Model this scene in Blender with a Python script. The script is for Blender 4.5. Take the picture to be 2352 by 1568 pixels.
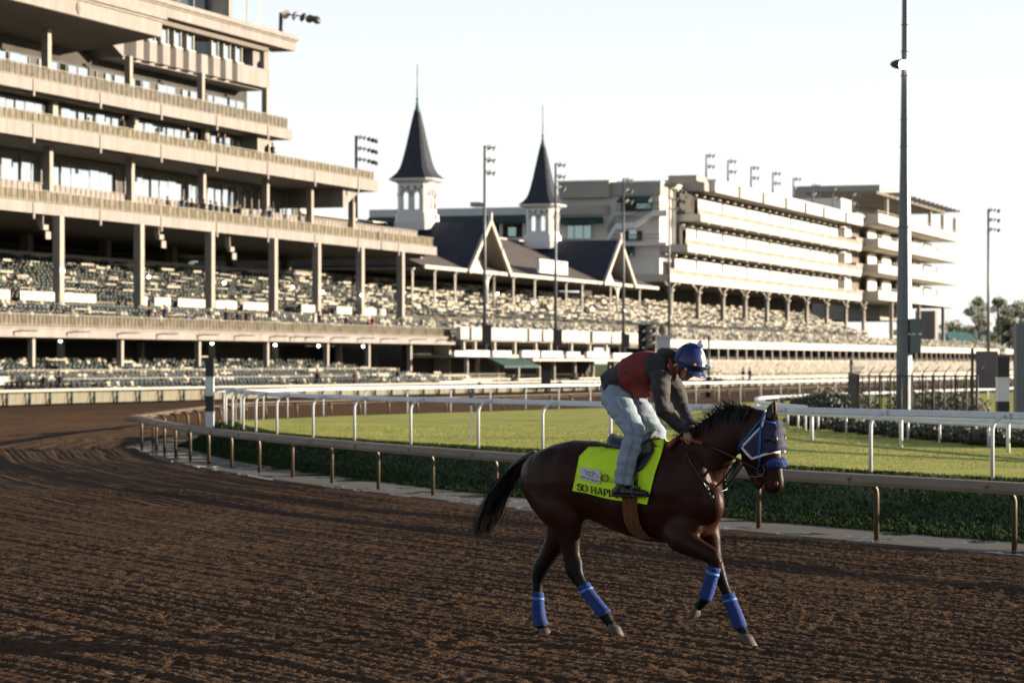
import bpy, bmesh, math, random
import numpy as np
from mathutils import Vector, Matrix

for _o in list(bpy.data.objects):
    bpy.data.objects.remove(_o)
SC = bpy.context.scene
COL = SC.collection
random.seed(7)
RNG = np.random.default_rng(7)
rad = math.radians

# ------------------------------------------------------------------ camera
F, YH, CX, HC = 6500.0, 832.0, 1176.0, 2.22       # focal length and horizon in photo pixels (2352 wide), eye height
cam_d = bpy.data.cameras.new('camera')
cam = bpy.data.objects.new('camera', cam_d)
COL.objects.link(cam)
cam.location = (0, 0, HC)
cam.rotation_euler = (rad(90), 0, 0)
cam_d.sensor_width = 36
cam_d.lens = F / 2352 * 36
cam_d.shift_y = (YH - 784) / 2352
cam_d.clip_start = 0.5
cam_d.clip_end = 6000
cam_d.dof.use_dof = True
cam_d.dof.focus_distance = 22.4
cam_d.dof.aperture_fstop = 4.5
SC.camera = cam

# ------------------------------------------------------------------ sky, sun, exposure
SUN_EL, SUN_AZ = rad(11.0), rad(5.0)               # sun to the right of the view, slightly behind the subject
sun_dir = Vector((math.cos(SUN_EL) * math.cos(SUN_AZ), math.cos(SUN_EL) * math.sin(SUN_AZ), math.sin(SUN_EL)))
W = bpy.data.worlds.new('World')
SC.world = W
W.use_nodes = True
wn, wl = W.node_tree.nodes, W.node_tree.links
sky = wn.new('ShaderNodeTexSky')
sky.sky_type = 'NISHITA'
sky.sun_disc = False
sky.sun_elevation = SUN_EL
sky.sun_rotation = math.atan2(sun_dir.x, sun_dir.y)
sky.air_density = 1.0
sky.dust_density = 0.1
sky.altitude = 2000
sky.ozone_density = 1.0
hsv = wn.new('ShaderNodeHueSaturation')            # thin bright morning haze: the whole sky a little paler
hsv.inputs['Saturation'].default_value = 0.6
wl.new(sky.outputs[0], hsv.inputs['Color'])
# pale haze low over the horizon, the same all the way round
wtc = wn.new('ShaderNodeTexCoord'); wsx = wn.new('ShaderNodeSeparateXYZ'); wl.new(wtc.outputs['Generated'], wsx.inputs[0])
wmr = wn.new('ShaderNodeMapRange'); wmr.interpolation_type = 'SMOOTHSTEP'
wmr.inputs[1].default_value = 0.05; wmr.inputs[2].default_value = 0.36; wmr.inputs[3].default_value = 0.70; wmr.inputs[4].default_value = 0.0
wl.new(wsx.outputs[2], wmr.inputs[0])
wmx = wn.new('ShaderNodeMix'); wmx.data_type = 'RGBA'
wmx.inputs[7].default_value = (6.3, 6.3, 6.2, 1)
wl.new(wmr.outputs[0], wmx.inputs[0]); wl.new(hsv.outputs[0], wmx.inputs[6])
wl.new(wmx.outputs[2], wn['Background'].inputs[0])
wn['Background'].inputs[1].default_value = 0.07
sl = bpy.data.lights.new('sun', 'SUN')
sl.energy = 5.0
sl.angle = rad(0.6)
sl.color = (1.0, 0.83, 0.62)
sun = bpy.data.objects.new('sun', sl)
COL.objects.link(sun)
sun.location = (60, 0, 40)
sun.rotation_euler = (-sun_dir).to_track_quat('-Z', 'Y').to_euler()
SC.view_settings.view_transform = 'Standard'
SC.view_settings.look = 'None'
SC.view_settings.exposure = 1.4
SC.view_settings.gamma = 1
SC.view_settings.use_curve_mapping = False
SC.render.engine = 'CYCLES'
SC.cycles.use_denoising = True
SC.cycles.max_bounces = 6
SC.cycles.caustics_reflective = False
SC.cycles.caustics_refractive = False

# ------------------------------------------------------------------ geometry helpers
AX = rad(18.44)                                    # the stands run 18.4 degrees to the right of the view axis
SA, CA = math.sin(AX), math.cos(AX)
STAND_ROT = math.pi / 2 - AX


def SWZ(s, w, z=0.0):
    """stand frame (along the stands, away from the track, up) to world"""
    return Vector((s * SA - w * CA, s * CA + w * SA, z))


def dpl(px, w):
    return w / (SA - CA * (px - CX) / F)


def sp(px, w):
    t = (px - CX) / F
    return dpl(px, w) * (t * SA + CA)


def zp(px, py, w):
    return HC + (YH - py) / F * dpl(px, w)


def gp(px, py, z=0.0):
    d = F * (HC - z) / (py - YH)
    return Vector(((px - CX) / F * d, d, z))


def dp(px, d, z=0.0):
    return Vector(((px - CX) / F * d, d, z))


def zd(py, d):
    return HC + (YH - py) / F * d


def empty(name, loc=(0, 0, 0), rz=0.0):
    o = bpy.data.objects.new(name, None)
    COL.objects.link(o)
    o.location = loc
    o.rotation_euler = (0, 0, rz)
    o.empty_display_size = 0.2
    return o


def tag(o, label=None, cat=None, group=None, kind=None):
    if label: o['label'] = label
    if cat: o['category'] = cat
    if group: o['group'] = group
    if kind: o['kind'] = kind
    return o


def thing(name, label, cat, loc=(0, 0, 0), rz=0.0, group=None):
    return tag(empty(name, loc, rz), label, cat, group)


def copy_tree(o, parent=None):
    c = o.copy()
    COL.objects.link(c)
    c.parent = parent
    for ch in list(o.children):
        copy_tree(ch, c)
    return c


ORD = ['first', 'second', 'third', 'fourth', 'fifth', 'sixth', 'seventh', 'eighth', 'ninth', 'tenth', 'eleventh', 'twelfth', 'thirteenth', 'fourteenth', 'fifteenth', 'sixteenth', 'seventeenth', 'eighteenth', 'nineteenth', 'twentieth']


class MB:
    def __init__(self):
        self.v, self.f, self.m, self.sm = [], [], [], []

    def add(self, vs, fs, mi=0, smooth=False):
        b = len(self.v)
        self.v.extend([tuple(p) for p in vs])
        for f in fs:
            self.f.append(tuple(i + b for i in f))
            self.m.append(mi)
            self.sm.append(smooth)
        return self

    def box(self, x0, x1, y0, y1, z0, z1, mi=0):
        vs = [(x0, y0, z0), (x1, y0, z0), (x1, y1, z0), (x0, y1, z0), (x0, y0, z1), (x1, y0, z1), (x1, y1, z1), (x0, y1, z1)]
        return self.add(vs, [(3, 2, 1, 0), (4, 5, 6, 7), (0, 1, 5, 4), (1, 2, 6, 5), (2, 3, 7, 6), (3, 0, 4, 7)], mi)

    def prism(self, poly, off, mi=0):
        """closed polygon (3d points) extruded along off"""
        n = len(poly)
        P = [Vector(p) for p in poly]
        o = Vector(off)
        nr = Vector((0, 0, 0))
        for i in range(n):
            nr += (P[i] - P[0]).cross(P[(i + 1) % n] - P[0])
        if nr.dot(o) > 0:
            P.reverse()
        vs = P + [p + o for p in P]
        fs = [tuple(range(n)), tuple(range(2 * n - 1, n - 1, -1))] + [(i, i + n, (i + 1) % n + n, (i + 1) % n) for i in range(n)]
        return self.add(vs, fs, mi)

    def tube(self, pts, r, n=8, mi=0, cap=True, smooth=True, up=(0, 0, 1)):
        pts = [Vector(p) for p in pts]
        k = len(pts)
        rs = r if hasattr(r, '__len__') else [r] * k
        rings = []
        for i, p in enumerate(pts):
            t = (pts[min(i + 1, k - 1)] - pts[max(i - 1, 0)])
            t = t.normalized() if t.length > 1e-9 else Vector((0, 0, 1))
            u = Vector(up)
            if abs(t.dot(u)) > 0.95:
                u = Vector((1, 0, 0))
            a = t.cross(u).normalized()
            b = a.cross(t).normalized()
            rr = rs[i]
            ra, rb = rr if hasattr(rr, '__len__') else (rr, rr)
            rings.append([p + a * math.cos(2 * math.pi * j / n) * ra + b * math.sin(2 * math.pi * j / n) * rb for j in range(n)])
        return self.loft(rings, mi, cap, smooth)

    def loft(self, rings, mi=0, cap=True, smooth=True, closed=True):
        n = len(rings[0])
        vs = [p for r in rings for p in r]
        fs = []
        for i in range(len(rings) - 1):
            for j in range(n if closed else n - 1):
                k = (j + 1) % n
                fs.append((i * n + j, i * n + k, (i + 1) * n + k, (i + 1) * n + j))
        self.add(vs, fs, mi, smooth)
        if cap and closed:
            b = len(self.v) - len(vs)
            self.f.append(tuple(b + j for j in reversed(range(n)))); self.m.append(mi); self.sm.append(False)
            self.f.append(tuple(b + len(vs) - n + j for j in range(n))); self.m.append(mi); self.sm.append(False)
        return self

    def ball(self, c, r, n=10, m=6, mi=0):
        c = Vector(c)
        rx, ry, rz = r if hasattr(r, '__len__') else (r, r, r)
        rings = []
        for i in range(m + 1):
            a = math.pi * i / m
            s = max(math.sin(a), 0.02)
            rings.append([c + Vector((rx * s * math.cos(2 * math.pi * j / n), ry * s * math.sin(2 * math.pi * j / n), -rz * math.cos(a))) for j in range(n)])
        return self.loft(rings, mi)

    def mesh(self, name, mats, off=(0, 0, 0)):
        me = bpy.data.meshes.new(name)
        ox, oy, oz = off
        me.from_pydata([(x - ox, y - oy, z - oz) for x, y, z in self.v], [], self.f)
        for mm in (mats if isinstance(mats, (list, tuple)) else [mats]):
            me.materials.append(mm)
        me.polygons.foreach_set('material_index', self.m)
        me.polygons.foreach_set('use_smooth', self.sm)
        me.update()
        return me

    def build(self, name, mats, parent=None, off=None):
        """vertices are world coordinates (or the parent's own frame when off is given)"""
        if off is None:
            if parent is not None:
                off = parent.location
                q = parent
                while q.parent is not None:
                    q = q.parent
                    off = Vector(off) + q.location
            else:
                a = np.array(self.v)
                off = ((a[:, 0].min() + a[:, 0].max()) / 2, (a[:, 1].min() + a[:, 1].max()) / 2, a[:, 2].min())
        me = self.mesh(name, mats, off)
        o = bpy.data.objects.new(name, me)
        COL.objects.link(o)
        if parent is not None:
            o.parent = parent
        else:
            o.location = off
        return o


def place(name, me, parent, loc, rz=0.0):
    o = bpy.data.objects.new(name, me)
    COL.objects.link(o)
    o.parent = parent
    o.location = loc
    o.rotation_euler = (0, 0, rz)
    return o


def catmull(P, n=8):
    P = [Vector(p) for p in P]
    out = []
    for i in range(len(P) - 1):
        p0, p1, p2, p3 = P[max(i - 1, 0)], P[i], P[i + 1], P[min(i + 2, len(P) - 1)]
        for k in range(n):
            t = k / n
            out.append(0.5 * ((2 * p1) + (p2 - p0) * t + (2 * p0 - 5 * p1 + 4 * p2 - p3) * t * t + (3 * p1 - p0 - 3 * p2 + p3) * t ** 3))
    out.append(P[-1])
    return out


def resample(P, step):
    L = [0.0]
    for i in range(1, len(P)):
        L.append(L[-1] + (P[i] - P[i - 1]).length)
    n = max(2, int(L[-1] / step) + 1)
    out, j = [], 0
    for k in range(n):
        s = L[-1] * k / (n - 1)
        while j < len(L) - 2 and L[j + 1] < s:
            j += 1
        t = (s - L[j]) / max(L[j + 1] - L[j], 1e-9)
        out.append(P[j].lerp(P[j + 1], t))
    return out


# ------------------------------------------------------------------ materials
def new_mat(name):
    m = bpy.data.materials.new(name)
    m.use_nodes = True
    return m, m.node_tree.nodes, m.node_tree.links, m.node_tree.nodes['Principled BSDF']


def mat(name, col, rough=0.6, var=0.0, scale=4.0, bump=0.0, bscale=None, metal=0.0, spec=0.5, detail=4.0, stretch=None, var2=None, ior=None, bdist=0.02):
    m, n, l, b = new_mat(name)
    b.inputs['Base Color'].default_value = (*col, 1)
    b.inputs['Roughness'].default_value = rough
    b.inputs['Metallic'].default_value = metal
    b.inputs['Specular IOR Level'].default_value = spec
    if ior: b.inputs['IOR'].default_value = ior
    if var or bump:
        tc = n.new('ShaderNodeTexCoord')
        mp = n.new('ShaderNodeMapping')
        if stretch: mp.inputs['Scale'].default_value = stretch
        l.new(tc.outputs['Object'], mp.inputs[0])
    if var:
        nz = n.new('ShaderNodeTexNoise')
        nz.inputs['Scale'].default_value = scale
        nz.inputs['Detail'].default_value = detail
        l.new(mp.outputs[0], nz.inputs['Vector'])
        cr = n.new('ShaderNodeValToRGB')
        c0 = [max(c * (1 - var), 0) for c in col]
        c1 = var2 if var2 else [min(c * (1 + var), 1) for c in col]
        cr.color_ramp.elements[0].position = 0.3
        cr.color_ramp.elements[1].position = 0.7
        cr.color_ramp.elements[0].color = (*c0, 1)
        cr.color_ramp.elements[1].color = (*c1, 1)
        l.new(nz.outputs[0], cr.inputs[0])
        l.new(cr.outputs[0], b.inputs['Base Color'])
    if bump:
        nb = n.new('ShaderNodeTexNoise')
        nb.inputs['Scale'].default_value = bscale or scale * 4
        nb.inputs['Detail'].default_value = 6
        l.new(mp.outputs[0], nb.inputs['Vector'])
        bp = n.new('ShaderNodeBump')
        bp.inputs['Strength'].default_value = bump
        bp.inputs['Distance'].default_value = bdist
        l.new(nb.outputs[0], bp.inputs['Height'])
        l.new(bp.outputs[0], b.inputs['Normal'])
    return m


M = {}
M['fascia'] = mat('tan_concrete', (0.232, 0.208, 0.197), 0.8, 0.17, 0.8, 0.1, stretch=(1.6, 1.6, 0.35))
M['cream'] = mat('cream_glare_concrete', (0.47, 0.44, 0.395), 0.75, 0.08, 0.5, 0.1)  # right stand's low-sun glare put into this whiter tone; other cream parts share it
M['greywall'] = mat('grey_stucco', (0.34, 0.32, 0.29), 0.85, 0.08, 0.3, 0.1)
M['greywall2'] = mat('pale_stucco', (0.56, 0.55, 0.54), 0.85, 0.06, 0.3, 0.1)
M['column'] = mat('column_paint', (0.27, 0.245, 0.215), 0.6, 0.08, 1.0)
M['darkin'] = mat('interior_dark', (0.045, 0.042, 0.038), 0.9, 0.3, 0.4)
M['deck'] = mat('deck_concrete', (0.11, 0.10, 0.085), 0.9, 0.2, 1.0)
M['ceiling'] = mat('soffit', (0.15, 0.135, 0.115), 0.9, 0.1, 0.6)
M['glass'] = mat('sky_glass', (0.84, 0.87, 0.88), 0.03, metal=1.0)
M['darkglass'] = mat('dark_glass', (0.02, 0.03, 0.045), 0.04, spec=0.8)
M['tealglass'] = mat('teal_glass', (0.26, 0.36, 0.37), 0.05, metal=0.7)
M['clear'] = mat('balustrade_glass', (0.12, 0.10, 0.07), 0.3, 0.3, 2.0, spec=0.5)
M['frame'] = mat('dark_frame', (0.05, 0.05, 0.05), 0.5)
M['white'] = mat('white_paint', (0.62, 0.62, 0.62), 0.45, 0.04, 3.0)
M['blind'] = mat('white_blind', (0.72, 0.71, 0.68), 0.8, 0.06, 0.8)
M['whiterail'] = mat('white_plastic', (0.60, 0.62, 0.66), 0.35, 0.08, 2.5, spec=0.5)
M['beigerail'] = mat('beige_rail_cover', (0.18, 0.138, 0.102), 0.65, 0.2, 1.2, spec=0.2)
M['bronze'] = mat('bronze_post', (0.095, 0.072, 0.046), 0.45, 0.25, 3.0, metal=0.3)
M['steel'] = mat('galvanised', (0.10, 0.115, 0.14), 0.45, 0.1, 1.5, metal=0.4)
M['railing'] = mat('railing_metal', (0.25, 0.225, 0.17), 0.4, 0.2, 2.0, metal=0.3)
M['darkmetal'] = mat('dark_metal', (0.03, 0.035, 0.035), 0.45)
M['slate'] = mat('slate_and_shaded_roof', (0.040, 0.043, 0.058), 0.8, 0.2, 1.5, 0.2, spec=0.2)
M['shingle'] = mat('brown_shingle', (0.075, 0.062, 0.058), 0.75, 0.2, 0.8, 0.3, 6.0)
M['copper'] = mat('green_copper', (0.05, 0.11, 0.09), 0.6, 0.2, 2.0)
M['awning'] = mat('green_awning', (0.012, 0.045, 0.038), 0.7, 0.15, 1.0)
M['asphalt'] = mat('apron_paving', (0.13, 0.12, 0.11), 0.9, 0.15, 0.6)
M['wallgreen'] = mat('olive_wall', (0.15, 0.14, 0.10), 0.8, 0.12, 1.0)
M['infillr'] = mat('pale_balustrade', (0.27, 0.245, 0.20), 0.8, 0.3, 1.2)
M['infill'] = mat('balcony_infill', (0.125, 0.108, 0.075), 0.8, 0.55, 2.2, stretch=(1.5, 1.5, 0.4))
M['fence'] = mat('weathered_fence', (0.028, 0.026, 0.024), 0.6, 0.2, 3.0)
M['black'] = mat('black_paint', (0.012, 0.012, 0.013), 0.5, 0.2, 3.0)
M['lamp'] = mat('lamp_glass', (0.75, 0.76, 0.78), 0.12, metal=0.6)
M['greenmetal'] = mat('teal_roof', (0.10, 0.22, 0.20), 0.6, 0.1, 0.5)

# ------------------------------------------------------------------ numpy noise for the relief of the dirt
_perm = RNG.random((256, 256))


def vnoise(x, y):
    xi, yi = np.floor(x).astype(int), np.floor(y).astype(int)
    fx, fy = x - xi, y - yi
    fx, fy = fx * fx * (3 - 2 * fx), fy * fy * (3 - 2 * fy)
    a = _perm[xi & 255, yi & 255]; b = _perm[(xi + 1) & 255, yi & 255]
    c = _perm[xi & 255, (yi + 1) & 255]; d = _perm[(xi + 1) & 255, (yi + 1) & 255]
    return (a * (1 - fx) + b * fx) * (1 - fy) + (c * (1 - fx) + d * fx) * fy


# ------------------------------------------------------------------ course lines
_near = [(2215, 1258), (1915, 1230), (1100, 1150), (962, 1135), (845, 1118), (746, 1107), (660, 1097), (590, 1085), (534, 1075),
         (483, 1067), (441, 1060), (410, 1052), (383, 1045), (365, 1036), (352, 1022)]
_P = np.array([gp(*p)[:2] for p in _near])
_s = np.linalg.lstsq(np.c_[2 * _P, np.ones(len(_P))], (_P ** 2).sum(1), rcond=None)[0]
CC = _s[:2]
CR = math.sqrt(_s[2] + CC @ CC)
_a0 = math.atan2(_P[0][1] - CC[1], _P[0][0] - CC[0]) % (2 * math.pi)
_a1 = math.atan2(_P[-1][1] - CC[1], _P[-1][0] - CC[0]) % (2 * math.pi)
_circ = [Vector((CC[0] + CR * math.cos(_a0 + 45 / CR + (_a1 - _a0 - 45 / CR) * k / 30), CC[1] + CR * math.sin(_a0 + 45 / CR + (_a1 - _a0 - 45 / CR) * k / 30), 0)) for k in range(31)]
_far = [gp(x, y, 0.8) for x, y in ((560, 927), (760, 920), (990, 913.5), (1300, 905.5), (1700, 892.5))]
for p in _far: p.z = 0
_dir = Vector((math.sin(rad(24)), math.cos(rad(24)), 0))
_far += [_far[-1] + _dir * k for k in (60, 160, 330, 600)]
INNER = resample(catmull(_circ + _far, 10), 0.65)


def tangents(C):
    return [(C[min(i + 1, len(C) - 1)] - C[max(i - 1, 0)]).normalized() for i in range(len(C))]


def left_normals(C):
    return [Vector((-t.y, t.x, 0)) for t in tangents(C)]


INN = left_normals(INNER)
INNER_NP = np.array([p[:2] for p in INNER])


def rho(xy):
    """signed distance of points from the inner rail line, positive on the track"""
    out = np.empty(len(xy))
    N = np.array([n[:2] for n in INN])
    C = INNER_NP[::2]; Nn = N[::2]
    for i in range(0, len(xy), 20000):
        q = xy[i:i + 20000]
        d2 = ((q[:, None, :] - C[None]) ** 2).sum(2)
        j = d2.argmin(1)
        out[i:i + 20000] = ((q - C[j]) * Nn[j]).sum(1)
    return out


TURF_Z = 0.55
_wn = [(2183, 1092), (1912, 1078.5), (1200, 1032), (971, 1019.5), (881, 1014.7), (800, 1008), (735, 1003.5), (677, 998.7), (633, 994), (594.6, 986.5), (568, 981), (546.6, 975), (533, 967)]
WHITE_NEAR = [gp(x, y, TURF_Z) for x, y in _wn]
_e = (WHITE_NEAR[0] - WHITE_NEAR[1]).normalized()
_e2 = Vector((_e.x * math.cos(0.25) - _e.y * math.sin(0.25), _e.x * math.sin(0.25) + _e.y * math.cos(0.25), 0))
WHITE_NEAR = [WHITE_NEAR[0] + _e * 6 + _e2 * 34, WHITE_NEAR[0] + _e * 6 + _e2 * 14, WHITE_NEAR[0] + _e * 5] + WHITE_NEAR
WHITE_FAR = []
for x, y in ((580, 896.5), (694, 892.5), (900, 889), (1223, 884.5), (1700, 876.5)):
    p = gp(x, y, 1.35); p.z = 0.42; WHITE_FAR.append(p)
WHITE_FAR += [WHITE_FAR[-1] + Vector((math.sin(rad(24)), math.cos(rad(24)), 0)) * k for k in (60, 160, 330)]
_apex = (WHITE_NEAR[-1] * 0.5 + WHITE_FAR[0] * 0.5) + Vector((-1.0, 0, 0)); _apex.z = 0.5
WN_C = resample(catmull(WHITE_NEAR + [_apex], 10), 0.7)
WF_C = resample(catmull([_apex] + WHITE_FAR, 10), 0.7)
WHITE = WN_C + WF_C[1:]
OUTER = [gp(0, 931), gp(320, 921.5), gp(1200, 899.5)]
_od = (OUTER[2] - OUTER[1]).normalized()
_ob = (OUTER[0] - OUTER[1]).normalized()
OUTER = resample(catmull([OUTER[0] + _ob * 45 + Vector((-6, 0, 0)), OUTER[0] + _ob * 15 + Vector((-1, 0, 0))] + OUTER + [OUTER[2] + _od * k for k in (80, 200, 420)], 8), 1.3)
OUTN = left_normals(OUTER)

# ------------------------------------------------------------------ ground, track, bank, turf, apron
def add_world_normal_mix(m):
    pass


def dirt_material(name, bumpy):
    m, n, l, b = new_mat(name)
    tc = n.new('ShaderNodeTexCoord')
    nz = n.new('ShaderNodeTexNoise'); nz.inputs['Scale'].default_value = 9; nz.inputs['Detail'].default_value = 8
    n2 = n.new('ShaderNodeTexNoise'); n2.inputs['Scale'].default_value = 0.35; n2.inputs['Detail'].default_value = 3
    l.new(tc.outputs['Object'], nz.inputs['Vector']); l.new(tc.outputs['Object'], n2.inputs['Vector'])
    cr = n.new('ShaderNodeValToRGB')
    cr.color_ramp.elements[0].color = (0.040, 0.0225, 0.0125, 1); cr.color_ramp.elements[0].position = 0.3
    cr.color_ramp.elements[1].color = (0.100, 0.059, 0.034, 1); cr.color_ramp.elements[1].position = 0.75
    l.new(nz.outputs[0], cr.inputs[0])
    mx = n.new('ShaderNodeMix'); mx.data_type = 'RGBA'; mx.blend_type = 'MULTIPLY'
    mx.inputs[0].default_value = 0.5
    c2 = n.new('ShaderNodeValToRGB')
    c2.color_ramp.elements[0].color = (0.55, 0.52, 0.5, 1); c2.color_ramp.elements[0].position = 0.35
    c2.color_ramp.elements[1].color = (1, 1, 1, 1); c2.color_ramp.elements[1].position = 0.65
    l.new(n2.outputs[0], c2.inputs[0])
    l.new(cr.outputs[0], mx.inputs[6]); l.new(c2.outputs[0], mx.inputs[7])
    l.new(mx.outputs[2], b.inputs['Base Color'])
    b.inputs['Roughness'].default_value = 0.9
    b.inputs['Specular IOR Level'].default_value = 0.08
    nb = n.new('ShaderNodeTexNoise'); nb.inputs['Scale'].default_value = 14 if bumpy else 42; nb.inputs['Detail'].default_value = 8
    l.new(tc.outputs['Object'], nb.inputs['Vector'])
    bp = n.new('ShaderNodeBump'); bp.inputs['Strength'].default_value = 0.9 if bumpy else 0.7
    bp.inputs['Distance'].default_value = 0.06 if bumpy else 0.03
    l.new(nb.outputs[0], bp.inputs['Height']); l.new(bp.outputs[0], b.inputs['Normal'])
    return m


M['dirt'] = dirt_material('track_dirt', False)
M['dirt_far'] = dirt_material('track_dirt_far', True)


def grass_material(name, c0, c1, bstr, stripe=False):
    m, n, l, b = new_mat(name)
    tc = n.new('ShaderNodeTexCoord')
    nz = n.new('ShaderNodeTexNoise'); nz.inputs['Scale'].default_value = 1.1; nz.inputs['Detail'].default_value = 9
    nz.inputs['Roughness'].default_value = 0.7
    l.new(tc.outputs['Object'], nz.inputs['Vector'])
    cr = n.new('ShaderNodeValToRGB')
    cr.color_ramp.elements[0].color = (*c0, 1); cr.color_ramp.elements[0].position = 0.35
    cr.color_ramp.elements[1].color = (*c1, 1); cr.color_ramp.elements[1].position = 0.66
    l.new(nz.outputs[0], cr.inputs[0])
    l.new(cr.outputs[0], b.inputs['Base Color'])
    b.inputs['Roughness'].default_value = 0.65
    b.inputs['Specular IOR Level'].default_value = 0.08
    nb = n.new('ShaderNodeTexNoise'); nb.inputs['Scale'].default_value = 22; nb.inputs['Detail'].default_value = 5
    l.new(tc.outputs['Object'], nb.inputs['Vector'])
    bp = n.new('ShaderNodeBump'); bp.inputs['Strength'].default_value = bstr; bp.inputs['Distance'].default_value = 0.06
    l.new(nb.outputs[0], bp.inputs['Height']); l.new(bp.outputs[0], b.inputs['Normal'])
    return m


M['turf'] = grass_material('turf_grass', (0.215, 0.235, 0.045), (0.40, 0.395, 0.11), 0.55)
M['blade'] = mat('grass_blade', (0.26, 0.275, 0.06), 0.6, 0.3, 6.0, spec=0.1)
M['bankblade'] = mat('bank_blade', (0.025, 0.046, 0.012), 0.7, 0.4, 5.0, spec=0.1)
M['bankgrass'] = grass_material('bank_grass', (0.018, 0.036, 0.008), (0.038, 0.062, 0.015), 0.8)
M['field'] = grass_material('field_grass', (0.06, 0.09, 0.02), (0.12, 0.13, 0.04), 0.6)

# wet concrete drain beside the rail
m, n, l, b = new_mat('wet_concrete'); M['drain'] = m
tc = n.new('ShaderNodeTexCoord'); nz = n.new('ShaderNodeTexNoise'); nz.inputs['Scale'].default_value = 0.9; nz.inputs['Detail'].default_value = 5
l.new(tc.outputs['Object'], nz.inputs['Vector'])
cr = n.new('ShaderNodeValToRGB')
cr.color_ramp.elements[0].position = 0.5; cr.color_ramp.elements[0].color = (0.062, 0.055, 0.048, 1)
cr.color_ramp.elements[1].position = 0.6; cr.color_ramp.elements[1].color = (0.036, 0.033, 0.03, 1)
l.new(nz.outputs[0], cr.inputs[0]); l.new(cr.outputs[0], b.inputs['Base Color'])
r2 = n.new('ShaderNodeMapRange'); r2.inputs[1].default_value = 0.52; r2.inputs[2].default_value = 0.56; r2.inputs[3].default_value = 0.85; r2.inputs[4].default_value = 0.06
l.new(nz.outputs[0], r2.inputs[0]); l.new(r2.outputs[0], b.inputs['Roughness'])

g = MB(); g.add([(-2500, -400, -0.3), (2500, -400, -0.3), (2500, 4500, -0.3), (-2500, 4500, -0.3)], [(0, 1, 2, 3)])
tag(g.build('ground', M['field'], off=(0, 0, 0)), 'flat grassy ground under and beyond the racecourse', 'ground', kind='structure')

# coarse track sheet, from the inner rail out to the outer rail and well past the camera
g = MB(); rows = []
_O = np.array([p[:2] for p in OUTER])
for i in range(0, len(INNER), 4):
    c, nn = INNER[i], INN[i]
    q = np.array(c[:2]); nn2 = np.array(nn[:2])
    ww = 60.0
    rel = _O - q
    al = rel @ nn2; ac = np.abs(rel @ np.array([-nn2[1], nn2[0]]))
    ok = (al > 5) & (ac < 1.5)
    if ok.any(): ww = min(ww, al[ok].min() - 0.02)
    rows.append([c + nn * (0.1 + (ww - 0.1) * k / 14) + Vector((0, 0, -0.075)) for k in range(15)])
g.loft(rows, closed=False, cap=False, smooth=True)
tag(g.build('track_base', M['dirt_far'], off=(0, 0, 0)), 'harrowed brown dirt of the far turn and home straight', 'track', kind='structure')

# hoof prints
HOOF = []
for _ in range(260):
    y = RNG.uniform(18.8, 40); x = RNG.uniform(-0.19, 0.19) * y
    HOOF.append((x, y, RNG.uniform(0.07, 0.13), RNG.uniform(0.012, 0.032)))


def dirt_height(X, Y, R, fine):
    wob = (vnoise(X * 0.3, Y * 0.3) - 0.5) * 0.16
    ph = (R + wob) / 0.16
    amp = 0.35 + 0.9 * vnoise(X * 0.35 + 9, Y * 0.35)
    fur = np.abs((ph % 1.0) - 0.5) * 2
    tread = np.abs(((R + wob * 2) / 1.15 + 0.2) % 1.0 - 0.5) * 2
    rid = np.abs(((R + wob * 1.4) / 0.56) % 1.0 - 0.5) * 2
    z = 0.021 * amp * fur - 0.020 * np.clip(1 - tread * 4.5, 0, 1) + 0.019 * (rid - 0.5) * (0.5 + vnoise(X * 0.4, Y * 0.4 + 5))
    z += 0.020 * (vnoise(X * 1.1, Y * 1.1) - 0.5)
    z += 0.005 * (vnoise(X * 5 + 3, Y * 5) - 0.5)
    c = vnoise(X * 12, Y * 12 + 7)
    z += 0.004 * np.clip(c - 0.5, 0, 1) * 2
    c2 = vnoise(X * 21 + 5, Y * 21)
    z += 0.010 * np.clip(c2 - 0.42, 0, 1) * 1.7
    if fine:
        c3 = vnoise(X * 37 + 2, Y * 37)
        z += 0.015 * np.clip(c3 - 0.45, 0, 1) * 1.8
    return z


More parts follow.
